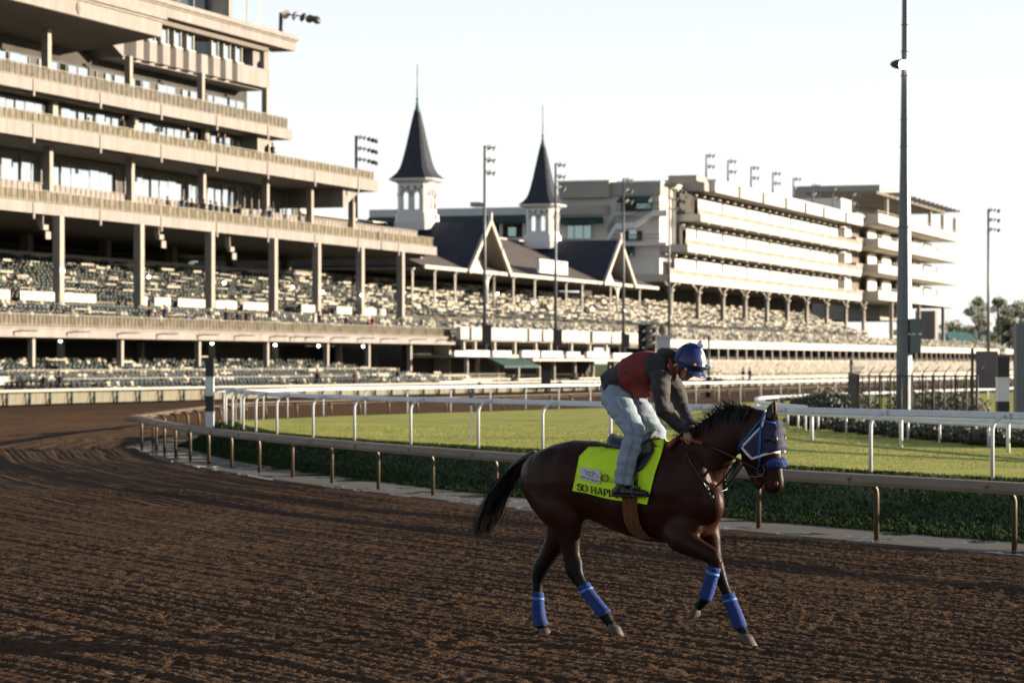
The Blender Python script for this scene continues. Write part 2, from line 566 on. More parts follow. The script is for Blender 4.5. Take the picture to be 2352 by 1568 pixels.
def track_patch(name, x0, x1, y0, y1, st, fine, lo, label):
    nx, ny = int((x1 - x0) / st) + 1, int((y1 - y0) / st) + 1
    X, Y = np.meshgrid(np.linspace(x0, x1, nx), np.linspace(y0, y1, ny))
    X = X.ravel(); Y = Y.ravel()
    X = X + RNG.uniform(-0.25, 0.25, len(X)) * st; Y = Y + RNG.uniform(-0.25, 0.25, len(Y)) * st
    R = rho(np.c_[X, Y])
    Z = dirt_height(X, Y, R, fine) - 0.02
    for hx, hy, hr, hd in HOOF:
        if not (x0 < hx < x1 and y0 < hy < y1): continue
        if not fine or st > .03: continue
        ix0, ix1 = int((hx - 0.45 - x0) / st), int((hx + 0.45 - x0) / st)
        iy0, iy1 = int((hy - 0.45 - y0) / st), int((hy + 0.45 - y0) / st)
        ii = (np.arange(max(iy0, 0), min(iy1, ny))[:, None] * nx + np.arange(max(ix0, 0), min(ix1, nx))[None]).ravel()
        d = np.hypot(X[ii] - hx, Y[ii] - hy) / hr
        Z[ii] += -hd * np.exp(-d ** 2) + 0.4 * hd * np.exp(-((d - 1.6) / 0.5) ** 2)
    edge = np.clip((R - 0.35) / 0.5, 0, 1)
    Z = Z * edge - 0.01 * (1 - edge)
    vis = (R > 0.38) & lo(X, Y, R)
    idx = np.arange(nx * ny).reshape(ny, nx)
    q = np.stack([idx[:-1, :-1], idx[:-1, 1:], idx[1:, 1:], idx[1:, :-1]], -1).reshape(-1, 4)
    q = q[vis[q].all(1)]
    used = np.unique(q); rm = np.full(nx * ny, -1); rm[used] = np.arange(len(used)); q = rm[q]
    co = np.c_[X, Y, Z][used]
    me = bpy.data.meshes.new(name)
    me.vertices.add(len(co)); me.vertices.foreach_set('co', co.astype(np.float32).ravel())
    me.loops.add(len(q) * 4); me.loops.foreach_set('vertex_index', q.astype(np.int32).ravel())
    me.polygons.add(len(q)); me.polygons.foreach_set('loop_start', np.arange(0, len(q) * 4, 4, dtype=np.int32))
    try:
        me.polygons.foreach_set('loop_total', np.full(len(q), 4, dtype=np.int32))
    except Exception:
        pass
    me.update(calc_edges=True)
    me.materials.append(M['dirt'])
    o = bpy.data.objects.new(name, me); COL.objects.link(o)
    tag(o, label, 'track', kind='structure')


track_patch('track', -7.6, 8.2, 17.4, 28.0, 0.0195, True, lambda X, Y, R: np.abs(X) < 0.182 * Y + 2.4, 'brown harrowed dirt track with furrows and hoof prints in the foreground')
track_patch('track_under_rail', -8.6, 8.2, 27.93, 36.0, 0.028, True, lambda X, Y, R: np.abs(X) < 0.182 * Y + 2.4, 'brown harrowed dirt just behind the horse as far as the rail')
track_patch('track_middle', -11.5, 7, 35.9, 50.0, 0.036, True, lambda X, Y, R: (X > -0.19 * Y - 1), 'brown harrowed dirt between the horse and the bend')
# the bend: rows follow the rail so that the harrow rings stay crisp
rows_i = [i for i in range(len(INNER)) if 46 < INNER[i].y < 170 and INNER[i].x < 30]
offs = np.arange(0.42, 21.5, 0.034)
C_ = np.array([INNER[i][:2] for i in rows_i]); N_ = np.array([INN[i][:2] for i in rows_i])
XY = (C_[:, None, :] + N_[:, None, :] * offs[None, :, None]).reshape(-1, 2)
RR = np.tile(offs, len(rows_i))
ZZ = dirt_height(XY[:, 0], XY[:, 1], RR, False) * 1.15 - 0.028
gi = np.arange(len(XY)).reshape(len(rows_i), len(offs))
q = np.stack([gi[:-1, :-1], gi[1:, :-1], gi[1:, 1:], gi[:-1, 1:]], -1).reshape(-1, 4)
q = q[(XY[q[:, 0], 1] > 49.7) & (XY[q[:, 0], 0] > -0.21 * XY[q[:, 0], 1] - 2)]
used = np.unique(q); rm = np.full(len(XY), -1); rm[used] = np.arange(len(used)); q = rm[q]
co = np.c_[XY, ZZ][used]
me = bpy.data.meshes.new('track_turn')
me.vertices.add(len(co)); me.vertices.foreach_set('co', co.astype(np.float32).ravel())
me.loops.add(q.size); me.loops.foreach_set('vertex_index', q.astype(np.int32).ravel())
me.polygons.add(len(q)); me.polygons.foreach_set('loop_start', np.arange(0, q.size, 4, dtype=np.int32))
me.update(calc_edges=True); me.materials.append(M['dirt'])
o = bpy.data.objects.new('track_turn', me); COL.objects.link(o)
tag(o, 'furrowed brown dirt sweeping round the bend beside the rail', 'track', kind='structure')


# concrete drain and grass bank
g = MB(); g2 = MB(); rd = []; rb = []
_Wp = np.array([p[:3] for p in WHITE])
for i in range(0, len(INNER), 1):
    c, nn = INNER[i], INN[i]
    if i < len(INNER) - 300 or True:
        jit = 0.10 * (vnoise(np.array([i * 0.11]), np.array([3.0]))[0] - 0.5)
        rd.append([c + nn * (0.47 + jit) + Vector((0, 0, -0.05)), c + nn * (0.45 + jit) + Vector((0, 0, 0.010)), c - nn * 0.5 + Vector((0, 0, 0.014)), c - nn * 2.2 + Vector((0, 0, 0.010))])
    rel = (_Wp[:, :2] - np.array(c[:2]))
    j = (rel ** 2).sum(1).argmin()
    wp = Vector(_Wp[j]); a = c - nn * 0.8
    dd = (wp - a); dd.z = 0
    L = min(dd.length, 7.0); dv = dd.normalized()
    zt = wp.z
    prof = ((0.0, -0.02), (0.06, 0.03), (0.14, 0.09), (0.28, 0.24), (0.46, 0.52), (0.64, 0.80), (0.80, 0.95), (0.93, 1.0), (1.06, 1.0))
    k2 = 0.9 + 0.2 * vnoise(np.array([i * 0.23]), np.array([11.0]))[0]
    rb.append([a + dv * (L * f) * (1 if f > 0.2 else k2) + Vector((0, 0, zt * h + 0.03 * (f > 0) * (vnoise(np.array([i * 0.6]), np.array([f * 9]))[0] - 0.5))) for f, h in prof])
g.loft(rd, closed=False, cap=False, smooth=False)
tag(g.build('drain_strip', M['drain'], off=(0, 0, 0)), 'wet concrete drain strip under the beige rail', 'pavement', kind='structure')
g2.loft(rb, closed=False, cap=False, smooth=True)
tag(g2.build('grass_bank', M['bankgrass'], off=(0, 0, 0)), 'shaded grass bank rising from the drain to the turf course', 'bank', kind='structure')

# turf between the two arms of the white rail
g = MB()
na = list(reversed(WN_C)); nf = WF_C
nr = 60
A_ = resample(na, sum((na[i + 1] - na[i]).length for i in range(len(na) - 1)) / nr)
B_ = resample(nf, sum((nf[i + 1] - nf[i]).length for i in range(len(nf) - 1)) / nr)
k = min(len(A_), len(B_))
rows = []
for i in range(k):
    rows.append([A_[i].lerp(B_[i], t / 24) + Vector((0, 0, -0.01)) for t in range(25)])
g.loft(rows, closed=False, cap=False, smooth=True)
g.add([A_[k - 1] + Vector((0, 0, -0.02)), A_[k - 1] + Vector((500, -40, -0.02)), B_[k - 1] + Vector((500, 40, -0.02)), B_[k - 1] + Vector((0, 0, -0.02))], [(0, 1, 2, 3)])
tag(g.build('turf', M['turf'], off=(0, 0, 0)), 'sunlit mown green turf course inside the white rail', 'turf', kind='structure')

# a fringe of grass blades along the crest of the bank and the drain edge, uncountable
g = MB()
for i in range(60, len(WN_C) - 2):
    p, q = WN_C[i], WN_C[i + 1]
    d = math.hypot(p.x, p.y)
    if d > 100 or abs(p.x) > 0.24 * p.y: continue
    for _ in range(5):
        t = random.random(); off = random.uniform(-0.5, 0.6)
        tv = (q - p).normalized(); nv = Vector((-tv.y, tv.x, 0))
        b0 = p.lerp(q, t) + nv * off
        b0.z = TURF_Z - 0.02 if b0.z > 0.5 else b0.z
        h = random.uniform(0.02, 0.045); a = random.uniform(0, 6.28); w_ = 0.012
        e = Vector((math.cos(a), math.sin(a), 0))
        g.add([b0 - e * w_, b0 + e * w_, b0 + Vector((random.uniform(-.03, .03), random.uniform(-.03, .03), h))], [(0, 1, 2)])
for _ in range(30000):
    i = random.randrange(60, len(WN_C) - 2); p, q = WN_C[i], WN_C[i + 1]
    if abs(p.x) > 0.22 * p.y or p.y > 75: continue
    tv = (q - p).normalized(); nv = Vector((tv.y, -tv.x, 0))
    b0 = p.lerp(q, random.random()) + nv * (random.random() ** 1.3 * 15.0)
    b0.z = TURF_Z - 0.015
    h = random.uniform(0.010, 0.026); a = random.uniform(0, 6.28); e = Vector((math.cos(a), math.sin(a), 0)) * random.uniform(.006, .014)
    g.add([b0 - e, b0 + e, b0 + Vector((random.uniform(-.03, .03), random.uniform(-.03, .03), h))], [(0, 1, 2)])
tag(g.build('grass_blades', M['blade'], off=(0, 0, 0)), 'short sunlit grass blades of the turf near the white rail', 'grass', kind='stuff')
g = MB()
cand = [i for i in range(len(rb)) if abs(rb[i][4].x) < 0.22 * rb[i][4].y + 1 and rb[i][4].y < 80 and rb[i][4].y > 25]
for _ in range(75000):
    i = random.choice(cand); r0_, r1_ = rb[i], rb[min(i + 1, len(rb) - 1)]
    f = random.uniform(.9, 7.9); j = int(f); u_ = f - j; t = random.random()
    b0 = (r0_[j].lerp(r0_[j + 1], u_)).lerp(r1_[j].lerp(r1_[j + 1], u_), t)
    h = random.uniform(0.02, 0.05) * (1.3 if f < 3 else 1); a = random.uniform(0, 6.28); e = Vector((math.cos(a), math.sin(a), 0)) * random.uniform(.008, .02)
    g.add([b0 - e, b0 + e, b0 + Vector((random.uniform(-.06, .03), random.uniform(-.06, .03), h))], [(0, 1, 2)])
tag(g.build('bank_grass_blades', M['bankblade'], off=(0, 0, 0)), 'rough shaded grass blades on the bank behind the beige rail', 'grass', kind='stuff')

# apron between the outer rail and the stands
g = MB(); rows = []
for p, nn in zip(OUTER, OUTN):
    rows.append([p + Vector((0, 0, 0.004)), p + nn * 60 + Vector((0, 0, 0.004))])
g.loft(rows, closed=False, cap=False, smooth=False)
tag(g.build('apron', M['asphalt'], off=(0, 0, 0)), 'paved spectator apron between the outer rail and the stands', 'pavement', kind='structure')

# ------------------------------------------------------------------ rails
def frame_at(C, NN, i):
    return C[i], NN[i], Vector((-NN[i].y, NN[i].x, 0)) * -1


def sweep(C, NN, prof, i0, i1, z=0.0, inset=0.0):
    """closed profile (n, z) swept along the curve"""
    rings = []
    for i in range(i0, i1 + 1):
        c = Vector(C[i])
        if inset and i in (i0, i1):
            t = (C[min(i + 1, len(C) - 1)] - C[max(i - 1, 0)]).normalized()
            c = c + t * (inset if i == i0 else -inset)
        rings.append([c + NN[i] * a + Vector((0, 0, z + h)) for a, h in prof])
    return MB().loft(rings, smooth=False)


def goose(n0, n1, z0, z1, r, bend=0.22, k=6):
    pts = [(n0, z0), (n0, z1 - bend)]
    for j in range(1, k + 1):
        a = math.pi / 2 * j / k
        pts.append((n0 + (n1 - n0) * (1 - math.cos(a)), z1 - bend + bend * math.sin(a)))
    return pts


def angle_of(v):
    return math.atan2(v.y, v.x)


# beige inner rail of the dirt track
rail = thing('inner_rail', 'long beige covered safety rail curving round the dirt track', 'rail', INNER[60])
prof = [(a_ * .78, b_) for a_, b_ in [(0.50, 0.69), (0.545, 0.695), (0.56, 0.74), (0.53, 0.79), (0.42, 0.825), (0.25, 0.83), (0.08, 0.81), (0.05, 0.785), (0.10, 0.775), (0.28, 0.795), (0.42, 0.785), (0.50, 0.75)]]
step = 8
for i in range(8, len(INNER) - 250, step):
    sweep(INNER, INN, prof, i, i + step, inset=0.006).build('cover_panel', M['beigerail'], rail)
pm = MB(); pm.tube([(a, 0, z) for a, z in goose(0.0, 0.30, -0.02, 0.775, 0.03, 0.2)], 0.034, 8, up=(0, 1, 0))
pm.box(0.22, 0.46, -0.03, 0.03, 0.765, 0.782)
pme = pm.mesh('post', M['bronze'])
i = 8
_pp = [gp(x, y) for x, y in _near]
for i in range(8, len(INNER) - 250, 4):
    c = INNER[i]
    if c.y > 420: continue
    place('post', pme, rail, c - rail.location, angle_of(INN[i]))

# white turf rail, near arm, bend and far arm
WNL = left_normals(WHITE)
wr = thing('turf_rail', 'white plastic rail on curved posts along the near edge of the turf', 'rail', WHITE[60])
bp_ = [(-0.03, 0.86), (0.03, 0.86), (0.042, 0.875), (0.042, 0.945), (0.03, 0.96), (-0.03, 0.96), (-0.042, 0.945), (-0.042, 0.875)]
step = 7
for i in range(2, len(WHITE) - 60, step):
    sweep(WHITE, WNL, bp_, i, min(i + step, len(WHITE) - 2), inset=0.004).build('beam', M['whiterail'], wr)
pm = MB(); pm.tube([(a, 0, z) for a, z in goose(0.30, 0.06, -0.05, 0.90, 0.03, 0.2)], 0.028, 8, up=(0, 1, 0))
pm.box(0.045, 0.075, -0.09, 0.09, 0.855, 0.945)
wme = pm.mesh('post', M['whiterail'])
acc = 0.0; last = None
for i in range(3, len(WHITE) - 60):
    if last is None or (WHITE[i] - WHITE[last]).length > 2.45:
        last = i
        if WHITE[i].y < 260:
            place('post', wme, wr, WHITE[i] - wr.location, angle_of(WNL[i]))


def simple_rail(name, label, pts, top, post_step, mat_, beam=(0.05, 0.10), pr=0.03, cat='rail', lean=0.0, group=None):
    C = resample(catmull(pts, 8), 0.8)
    NN = left_normals(C)
    t = thing(name, label, cat, C[len(C) // 2], group=group)
    w_, h_ = beam
    pf = [(-w_, top - h_), (w_, top - h_), (w_ * 1.3, top - h_ / 2), (w_, top), (-w_, top), (-w_ * 1.3, top - h_ / 2)]
    st = 7
    for i in range(0, len(C) - 1, st):
        sweep(C, NN, pf, i, min(i + st, len(C) - 1), inset=0.004).build('beam', mat_, t)
    pmm = MB(); pmm.tube([(lean, 0, -0.05), (lean * 0.4, 0, top * 0.6), (0, 0, top - h_ * 0.6)], pr, 6)
    me = pmm.mesh('post', mat_)
    last = None
    for i in range(len(C)):
        if last is None or (C[i] - C[last]).length > post_step:
            last = i
            place('post', me, t, C[i] - t.location, angle_of(NN[i]))
    return t


rx = [gp(x, y, TURF_Z) for x, y in ((2345, 1039), (2231, 1034), (2095, 1026), (1982, 1020), (1881, 1013.5), (1796, 1007), (1735, 999))]
rx = [rx[0] + (rx[0] - rx[1]).normalized() * 20] + rx
simple_rail('crossing_rail', 'short white rail with thick posts standing on the turf behind the near turf rail', rx, 0.62, 3.6, M['whiterail'], (0.04, 0.09), 0.04)
ry = [gp(x, y, TURF_Z) for x, y in ((2345, 1029.5), (2239, 1021.5), (2145, 1015), (2067, 1007), (2001, 1002), (1943, 996), (1905, 993), (1857, 988), (1833, 985))]
ry = [ry[0] + (ry[0] - ry[1]).normalized() * 25] + ry
simple_rail('infield_rail', 'low white rail with many slim posts in front of the dark hedge', ry, 0.46, 2.3, M['whiterail'], (0.04, 0.08), 0.028)
hp = []
for x_, y_ in ((1850, 931), (1790, 926), (1752, 921), (1738, 915.5), (1752, 910), (1840, 905.5), (1945, 901.5)):
    p_ = gp(x_, y_, 1.15); p_.z = 0.44; hp.append(p_)
hp += [hp[-1] + Vector((20, 45, 0)), hp[-1] + Vector((60, 130, 0))]
simple_rail('hairpin_rail', 'bright white rail bending in a hairpin just behind the horse head', hp, 0.71, 2.3, M['whiterail'], (0.05, 0.09), 0.03)

# outer rail with olive wall panels
orl = thing('outer_rail', 'cream topped outer rail with olive wall panels in front of the stands', 'rail', OUTER[40])
OR = resample(OUTER, 1.3); ORN = left_normals(OR)
pf = [(-0.10, 0.66), (0.06, 0.66), (0.08, 0.72), (0.06, 0.79), (-0.10, 0.80), (-0.16, 0.73)]
for i in range(2, len(OR) - 8, 6):
    sweep(OR, ORN, pf, i, min(i + 6, len(OR) - 2), inset=0.01).build('beam', M['cream'], orl)
pf = [(0.30, 0.0), (0.36, 0.0), (0.36, 0.62), (0.30, 0.62)]
for i in range(2, min(len(OR) - 8, 330), 2):
    sweep(OR, ORN, pf, i, i + 2, inset=0.012).build('wall_panel', M['wallgreen'], orl)
pm = MB(); pm.box(0.02, 0.16, -0.05, 0.05, -0.02, 0.66)
pm.tube([(-0.05, 0.05, 0.64), (0.02, 0.22, 0.42), (0.10, 0.38, 0.0)], 0.03, 5)
ome = pm.mesh('post', mat('rail_post_green', (0.03, 0.05, 0.045), 0.5))
for i in range(3, min(len(OR) - 8, 330), 2):
    place('post', ome, orl, OR[i] - orl.location, angle_of(ORN[i]))

# ------------------------------------------------------------------ stands
class Bld:
    """a building in the stand frame: parts are given in absolute (s, w, z)"""
    def __init__(self, name, label, s0, w0, cat='building', z0=0.0):
        self.s0, self.w0, self.z0 = s0, w0, z0
        self.e = thing(name, label, cat, SWZ(s0, w0, z0), STAND_ROT)

    def box(self, name, m, s0, s1, w0, w1, z0, z1, parent=None):
        g = MB().box(s0, s1, w0, w1, z0, z1)
        return g.build(name, M[m] if isinstance(m, str) else m, parent or self.e, off=(self.s0, self.w0, self.z0))

    def mb(self, name, g, m, parent=None):
        return g.build(name, M[m] if isinstance(m, str) else m, parent or self.e, off=(self.s0, self.w0, self.z0))

    def put(self, name, me, s, w, z, parent=None, rz=0.0):
        return place(name, me, parent or self.e, (s - self.s0, w - self.w0, z - self.z0), rz)


def slab_end(g, s0, s1, w0, w1, z0, z1, curve):
    """slab with a cove under its far end, set back from the fascia"""
    g.box(s0, s1, w0, w1, z0, z1)
    poly = [(s1 - 0.3, w0 + 0.9, z0 - 0.004)]
    k = 6
    for j in range(k + 1):
        a = j / k
        poly.append((s1 - 0.3 - curve * a, w0 + 0.9, z0 - 0.004 - (curve * 0.32) * (a ** 2)))
    poly += [(s1 - 0.3 - curve - 0.5, w0 + 0.9, z0 - 0.004 - curve * 0.32), (s1 - 0.3 - curve - 0.5, w0 + 0.9, z0 - 0.004)]
    return g.prism(poly, (0, w1 - w0 - 1.5, 0))


def railing_mesh(L, h, nb=6, glass=True):
    g = MB()
    g.box(0, L, -0.035, 0.035, h - 0.06, h)
    for k in range(nb):
        x = (k + 0.5) * L / nb
        g.box(x - 0.02, x + 0.02, -0.02, 0.02, 0, h - 0.06)
    g.box(0, L, -0.02, 0.02, 0.08, 0.13)
    return g


def railing(b, s0, s1, w, z, h, bay, m='railing', infill=None, name='railing'):
    n_ = max(1, int(round((s1 - s0) / bay)))
    L = (s1 - s0) / n_
    me = railing_mesh(L, h).mesh(name, M[m])
    ime = MB().box(0.05, L - 0.05, 0.04, 0.06, 0.05, h - 0.1).mesh('infill_panel', M[infill]) if infill else None
    for k in range(n_):
        o = b.put(name, me, s0 + k * L, w, z)
        if ime:
            place('infill_panel', ime, o, (0, 0, 0))


def window_band(b, s0, s1, w, z0, z1, pane, glass='glass', mull=0.10, gaps=()):
    n_ = max(1, int(round((s1 - s0) / pane)))
    L = (s1 - s0) / n_
    me = MB().box(mull / 2, L - mull / 2, 0, 0.05, z0, z1).mesh('window_pane', M[glass] if isinstance(glass, str) else glass)
    for k in range(n_):
        if k in gaps: continue
        o = b.put('window_pane', me, s0 + k * L, w, 0 + b.z0)
        # a hair of tilt: panes never sit perfectly true
        o.rotation_euler = (random.uniform(-0.005, 0.005), 0, random.uniform(-0.012, 0.012))
    b.mb('window_frame', MB().box(s0, s1, w + 0.10, w + 0.2, z0 - 0.15, z1 + 0.15), 'frame')
    me = MB().box(-mull / 2, mull / 2, -0.03, 0.1, z0, z1).mesh('mullion', M['column'])
    for k in range(n_ + 1):
        b.put('mullion', me, s0 + k * L, w, b.z0)


M['brownwall'] = mat('brown_wall', (0.05, 0.042, 0.032), 0.9, 0.2, 0.4)
WF = 88.0                       # front plane of the left stand
S_L = sp(-330, WF)              # start of the left stand, left of the frame
left = Bld('clubhouse_stand', 'large tan multi-storey stand with stepped balconies on the left', sp(300, WF), WF)
Z1b, Z1t = 11.95, 12.70
Z2b, Z2t = zp(868, 441, WF), zp(868, 415, WF)
Z3b, Z3t = zp(672, 322, WF), zp(672, 299, WF)
E1, E2, E3 = sp(1003, WF), sp(868, WF), sp(671, WF)
for nm, zb, zt, e, cv in (('balcony_slab', Z1b, Z1t, E1, 1.0), ('balcony_slab', Z2b, Z2t, E2, 5.0), ('balcony_slab', Z3b, Z3t, E3, 4.0)):
    g = MB(); slab_end(g, S_L, e, WF, WF + 34, zb, zt, cv)
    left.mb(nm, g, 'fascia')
    # drip tabs under the fascia joints
    tab = MB().box(-0.12, 0.12, -0.06, 0.1, zb - 0.35, zt - 0.06).mesh('joint_cover', M['fascia'])
    s = sp(181, WF) - 8 * 5.6
    while s < e - 2:
        left.put('joint_cover', tab, s, WF, 0); s += 9.6
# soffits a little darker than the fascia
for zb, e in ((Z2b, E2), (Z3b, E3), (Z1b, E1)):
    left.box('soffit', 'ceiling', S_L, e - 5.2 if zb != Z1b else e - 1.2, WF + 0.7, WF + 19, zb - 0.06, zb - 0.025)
# balustrades
railing(left, S_L, E3 - 0.2, WF + 0.25, Z3t, 0.95, 4.6, 'railing', 'clear')
railing(left, S_L, E2 - 0.2, WF + 0.25, Z2t, 0.78, 4.6, 'railing', 'infill')
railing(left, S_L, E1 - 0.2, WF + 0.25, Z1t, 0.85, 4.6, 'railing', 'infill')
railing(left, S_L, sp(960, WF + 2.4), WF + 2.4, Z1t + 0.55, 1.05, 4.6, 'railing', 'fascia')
left.box('step', 'fascia', S_L, sp(960, WF + 2.4), WF + 2.35, WF + 7.4, Z1t, Z1t + 0.55)
# window walls
W2 = WF + 2.2
window_band(left, S_L, E2 - 3.5, W2 + 3.6, Z1t + 0.9, Z2b - 0.35, 1.45, gaps=(31, 54))
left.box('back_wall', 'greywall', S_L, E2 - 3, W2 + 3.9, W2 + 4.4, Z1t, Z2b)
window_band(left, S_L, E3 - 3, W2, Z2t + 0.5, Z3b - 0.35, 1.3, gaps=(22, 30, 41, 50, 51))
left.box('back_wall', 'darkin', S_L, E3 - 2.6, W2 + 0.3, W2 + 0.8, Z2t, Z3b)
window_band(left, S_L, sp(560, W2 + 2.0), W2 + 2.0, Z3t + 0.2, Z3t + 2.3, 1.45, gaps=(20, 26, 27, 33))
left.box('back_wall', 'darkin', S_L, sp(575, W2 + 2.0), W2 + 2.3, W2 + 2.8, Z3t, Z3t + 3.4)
# columns on the balconies
for px in (111, 299, 464, 610, 712, 808):
    left.box('column', 'column', sp(px, WF + 2.2) - 0.24, sp(px, WF + 2.2) + 0.24, WF + 1.96, WF + 2.44, Z1t, Z2b)
for px in (120, 306, 470, 615):
    left.box('column', 'column', sp(px, WF + 2.0) - 0.35, sp(px, WF + 2.0) + 0.35, WF + 1.75, WF + 2.15, Z2t, Z3b)
# upper suite block with saw-tooth bays
UB0, UB1 = sp(296, WF + 2.0), sp(616, WF + 2.0)
Zu0 = zp(616, 206, WF + 2); Zu1 = zp(677, 118, WF + 1.2)
for px in (296, 462, 610):
    left.box('column', 'column', sp(px, WF + 1.6) - 0.22, sp(px, WF + 1.6) + 0.22, WF + 1.4, WF + 1.84, Z3t, Zu0)
left.box('column', 'column', sp(108, WF + 1.6) - 0.25, sp(108, WF + 1.6) + 0.25, WF + 1.4, WF + 1.9, Z3t, Zu0 + 2.6)
left.box('suite_floor', 'fascia', UB0, UB1, WF + 2.45, WF + 16, Zu0 - 0.1, Zu0 + 0.2)
left.box('suite_wall', 'ceiling', UB0, UB1 - 0.5, WF + 5.2, WF + 5.6, Zu0 + 0.2, Zu1 + 0.5)
left.box('suite_ceiling', 'ceiling', UB0, UB1 - 0.4, WF + 1.8, WF + 16, Zu1 - 0.45, Zu1 - 0.1)
nb = 9
bw = (UB1 - UB0 - 5.0) / nb
saw = MB()
sawpoly = []
for k in range(nb):
    s = UB0 + k * bw
    sawpoly += [(s, WF + 3.3), (s + bw * 0.45, WF + 1.9), (s + bw * 0.98, WF + 1.9)]
sawpoly += [(UB0 + nb * bw + 0.2, WF + 1.9), (UB1, WF + 1.9), (UB1, WF + 5.0), (UB0, WF + 5.0)]
saw.prism([(s, w_, Zu0 + 0.06) for s, w_ in sawpoly], (0, 0, 1.45))
left.mb('suite_parapet', saw, 'fascia')
for k in range(nb):
    s = UB0 + k * bw
    if k == 5: continue
    za, zb = Zu0 + 1.6, Zu1 - 0.75
    g = MB().prism([(s + 0.15, WF + 3.35, za), (s + bw * 0.43, WF + 2.12, za), (s + bw * 0.43, WF + 2.12, zb), (s + 0.15, WF + 3.35, zb)], (0.02, 0.06, 0))
    left.mb('window_pane', g, 'darkglass')
    g = MB().box(s + bw * 0.47, s + bw * 0.93, WF + 2.1, WF + 2.16, za, zb)
    left.mb('window_pane', g, 'glass')
    left.mb('window_frame', MB().box(s + bw * 0.42, s + bw * 0.47, WF + 2.02, WF + 2.3, za, zb + 0.1).box(s + bw * 0.93, s + bw * 0.98, WF + 2.02, WF + 2.3, za, zb + 0.1).box(s + bw * 0.40, s + bw, WF + 1.9, WF + 2.3, Zu0 + 1.52, Zu0 + 1.6), 'cream')
left.box('corner_pier', 'fascia', UB1 - 0.9, UB1 - 0.02, WF + 1.95, WF + 2.6, Zu0 + 1.5, Zu1)
left.box('window_pane', 'glass', UB1 - 4.6, UB1 - 1.0, WF + 2.9, WF + 2.95, Zu0 + 1.0, Zu1 - 0.8)
# roof cornices
RC0, RC1 = sp(372, WF + 1.2), sp(678, WF + 1.2)
g = MB()
for (o_, z0, z1) in ((0.0, 0.0, 0.72), (-0.12, 0.72, 0.86), (-0.28, 0.86, 1.02), (-0.1, 1.02, 1.25)):
    g.box(S_L, RC1 - o_ * 0.8, WF + 1.2 + o_, WF + 14.2, Zu1 + z0, Zu1 + z1 - 0.002)
left.mb('roof_cornice', g, 'fascia')
g = MB(); slab_end(g, RC1 - 8, RC1 - 0.15, WF + 1.4, WF + 14, Zu1 - 0.02, Zu1 + 0.1, 5.0); left.mb('cove_soffit', g, 'fascia')
FC1 = sp(372, WF - 2)
Zf0, Zf1 = zp(372, 86, WF - 2), zp(372, 32, WF - 2)
g = MB()
for (o_, z0, z1) in ((0.0, 0.0, 1.05), (-0.12, 1.05, 1.22), (-0.3, 1.22, 1.45), (-0.1, 1.45, Zf1 - Zf0)):
    g.box(S_L, FC1 - o_ * 0.8, WF - 2 + o_, WF + 1.0, Zf0 + z0, Zf0 + z1 - 0.002)
left.mb('roof_cornice', g, 'fascia')
g = MB().prism([(S_L, WF - 1.9, Zf0 - 0.03), (S_L, WF + 5, Zf0 - 0.9), (S_L, WF + 5, Zf0 + 0.05), (S_L, WF - 1.9, Zf0 + 0.05)], (FC1 - S_L - 0.3, 0, 0)); left.mb('roof_soffit', g, 'ceiling')
left.box('suite_side_wall', 'ceiling', S_L, UB0 - 0.3, WF + 5.0, WF + 5.4, Z3t + 2.4, Zf0)
g = MB().prism([(UB0 - 0.4, WF + 2.2, Zu0), (UB0 - 0.4, WF + 2.2, Zu0 + 2.2), (UB0 - 9.5, WF + 2.2, Zu0 + 3.9), (UB0 - 9.5, WF + 2.2, Zu0 + 3.5)], (0, 3.0, 0))
left.mb('stair_fascia', g, 'fascia')
# medallion on the front cornice
md = MB(); c_ = (sp(182, WF - 2.02), WF - 2.03, Zf0 + 0.55)
for k, (r_, dd) in enumerate(((0.42, 0.05), (0.30, 0.08), (0.16, 0.11))):
    md.prism([(c_[0] + r_ * math.cos(a * math.pi / 8), c_[1], c_[2] + r_ * math.sin(a * math.pi / 8)) for a in range(16)], (0, -dd, 0))
left.mb('medallion', md, 'fascia')
# penthouse
Zr = Zu1 + 1.25
left.box('penthouse_wall', 'greywall2', sp(250, WF + 3.5), sp(525, WF + 3.5), WF + 3.5, WF + 10, Zr, Zr + 4.5)
window_band(left, sp(372, WF + 3.2), sp(522, WF + 3.2), WF + 3.35, Zr + 0.5, Zr + 3.5, 3.0, 'darkglass')
window_band(left, sp(528, WF + 1.7), sp(596, WF + 1.7), WF + 1.7, Zr - 0.7, Zr + 4.5, 3.4, 'glass', 0.4)
left.box('penthouse_block', 'cream', sp(528, WF + 1.8) + 0.1, sp(603, WF + 1.8), WF + 2.0, WF + 8, Zr - 0.6, Zr + 4.5)
# seating deck under the first balcony, stepped
def stepped_deck(b, name, s0, s1, w0, w1, z0, z1, n_, m='deck'):
    g = MB()
    for k in range(n_):
        a = w0 + (w1 - w0) * k / n_
        g.box(s0, s1, a, w1 if k == n_ - 1 else a + (w1 - w0) / n_, z0 - 0.6 if k == 0 else z0 + (z1 - z0) * (k - 1.0) / n_, z0 + (z1 - z0) * k / n_)
    return b.mb(name, g, m)


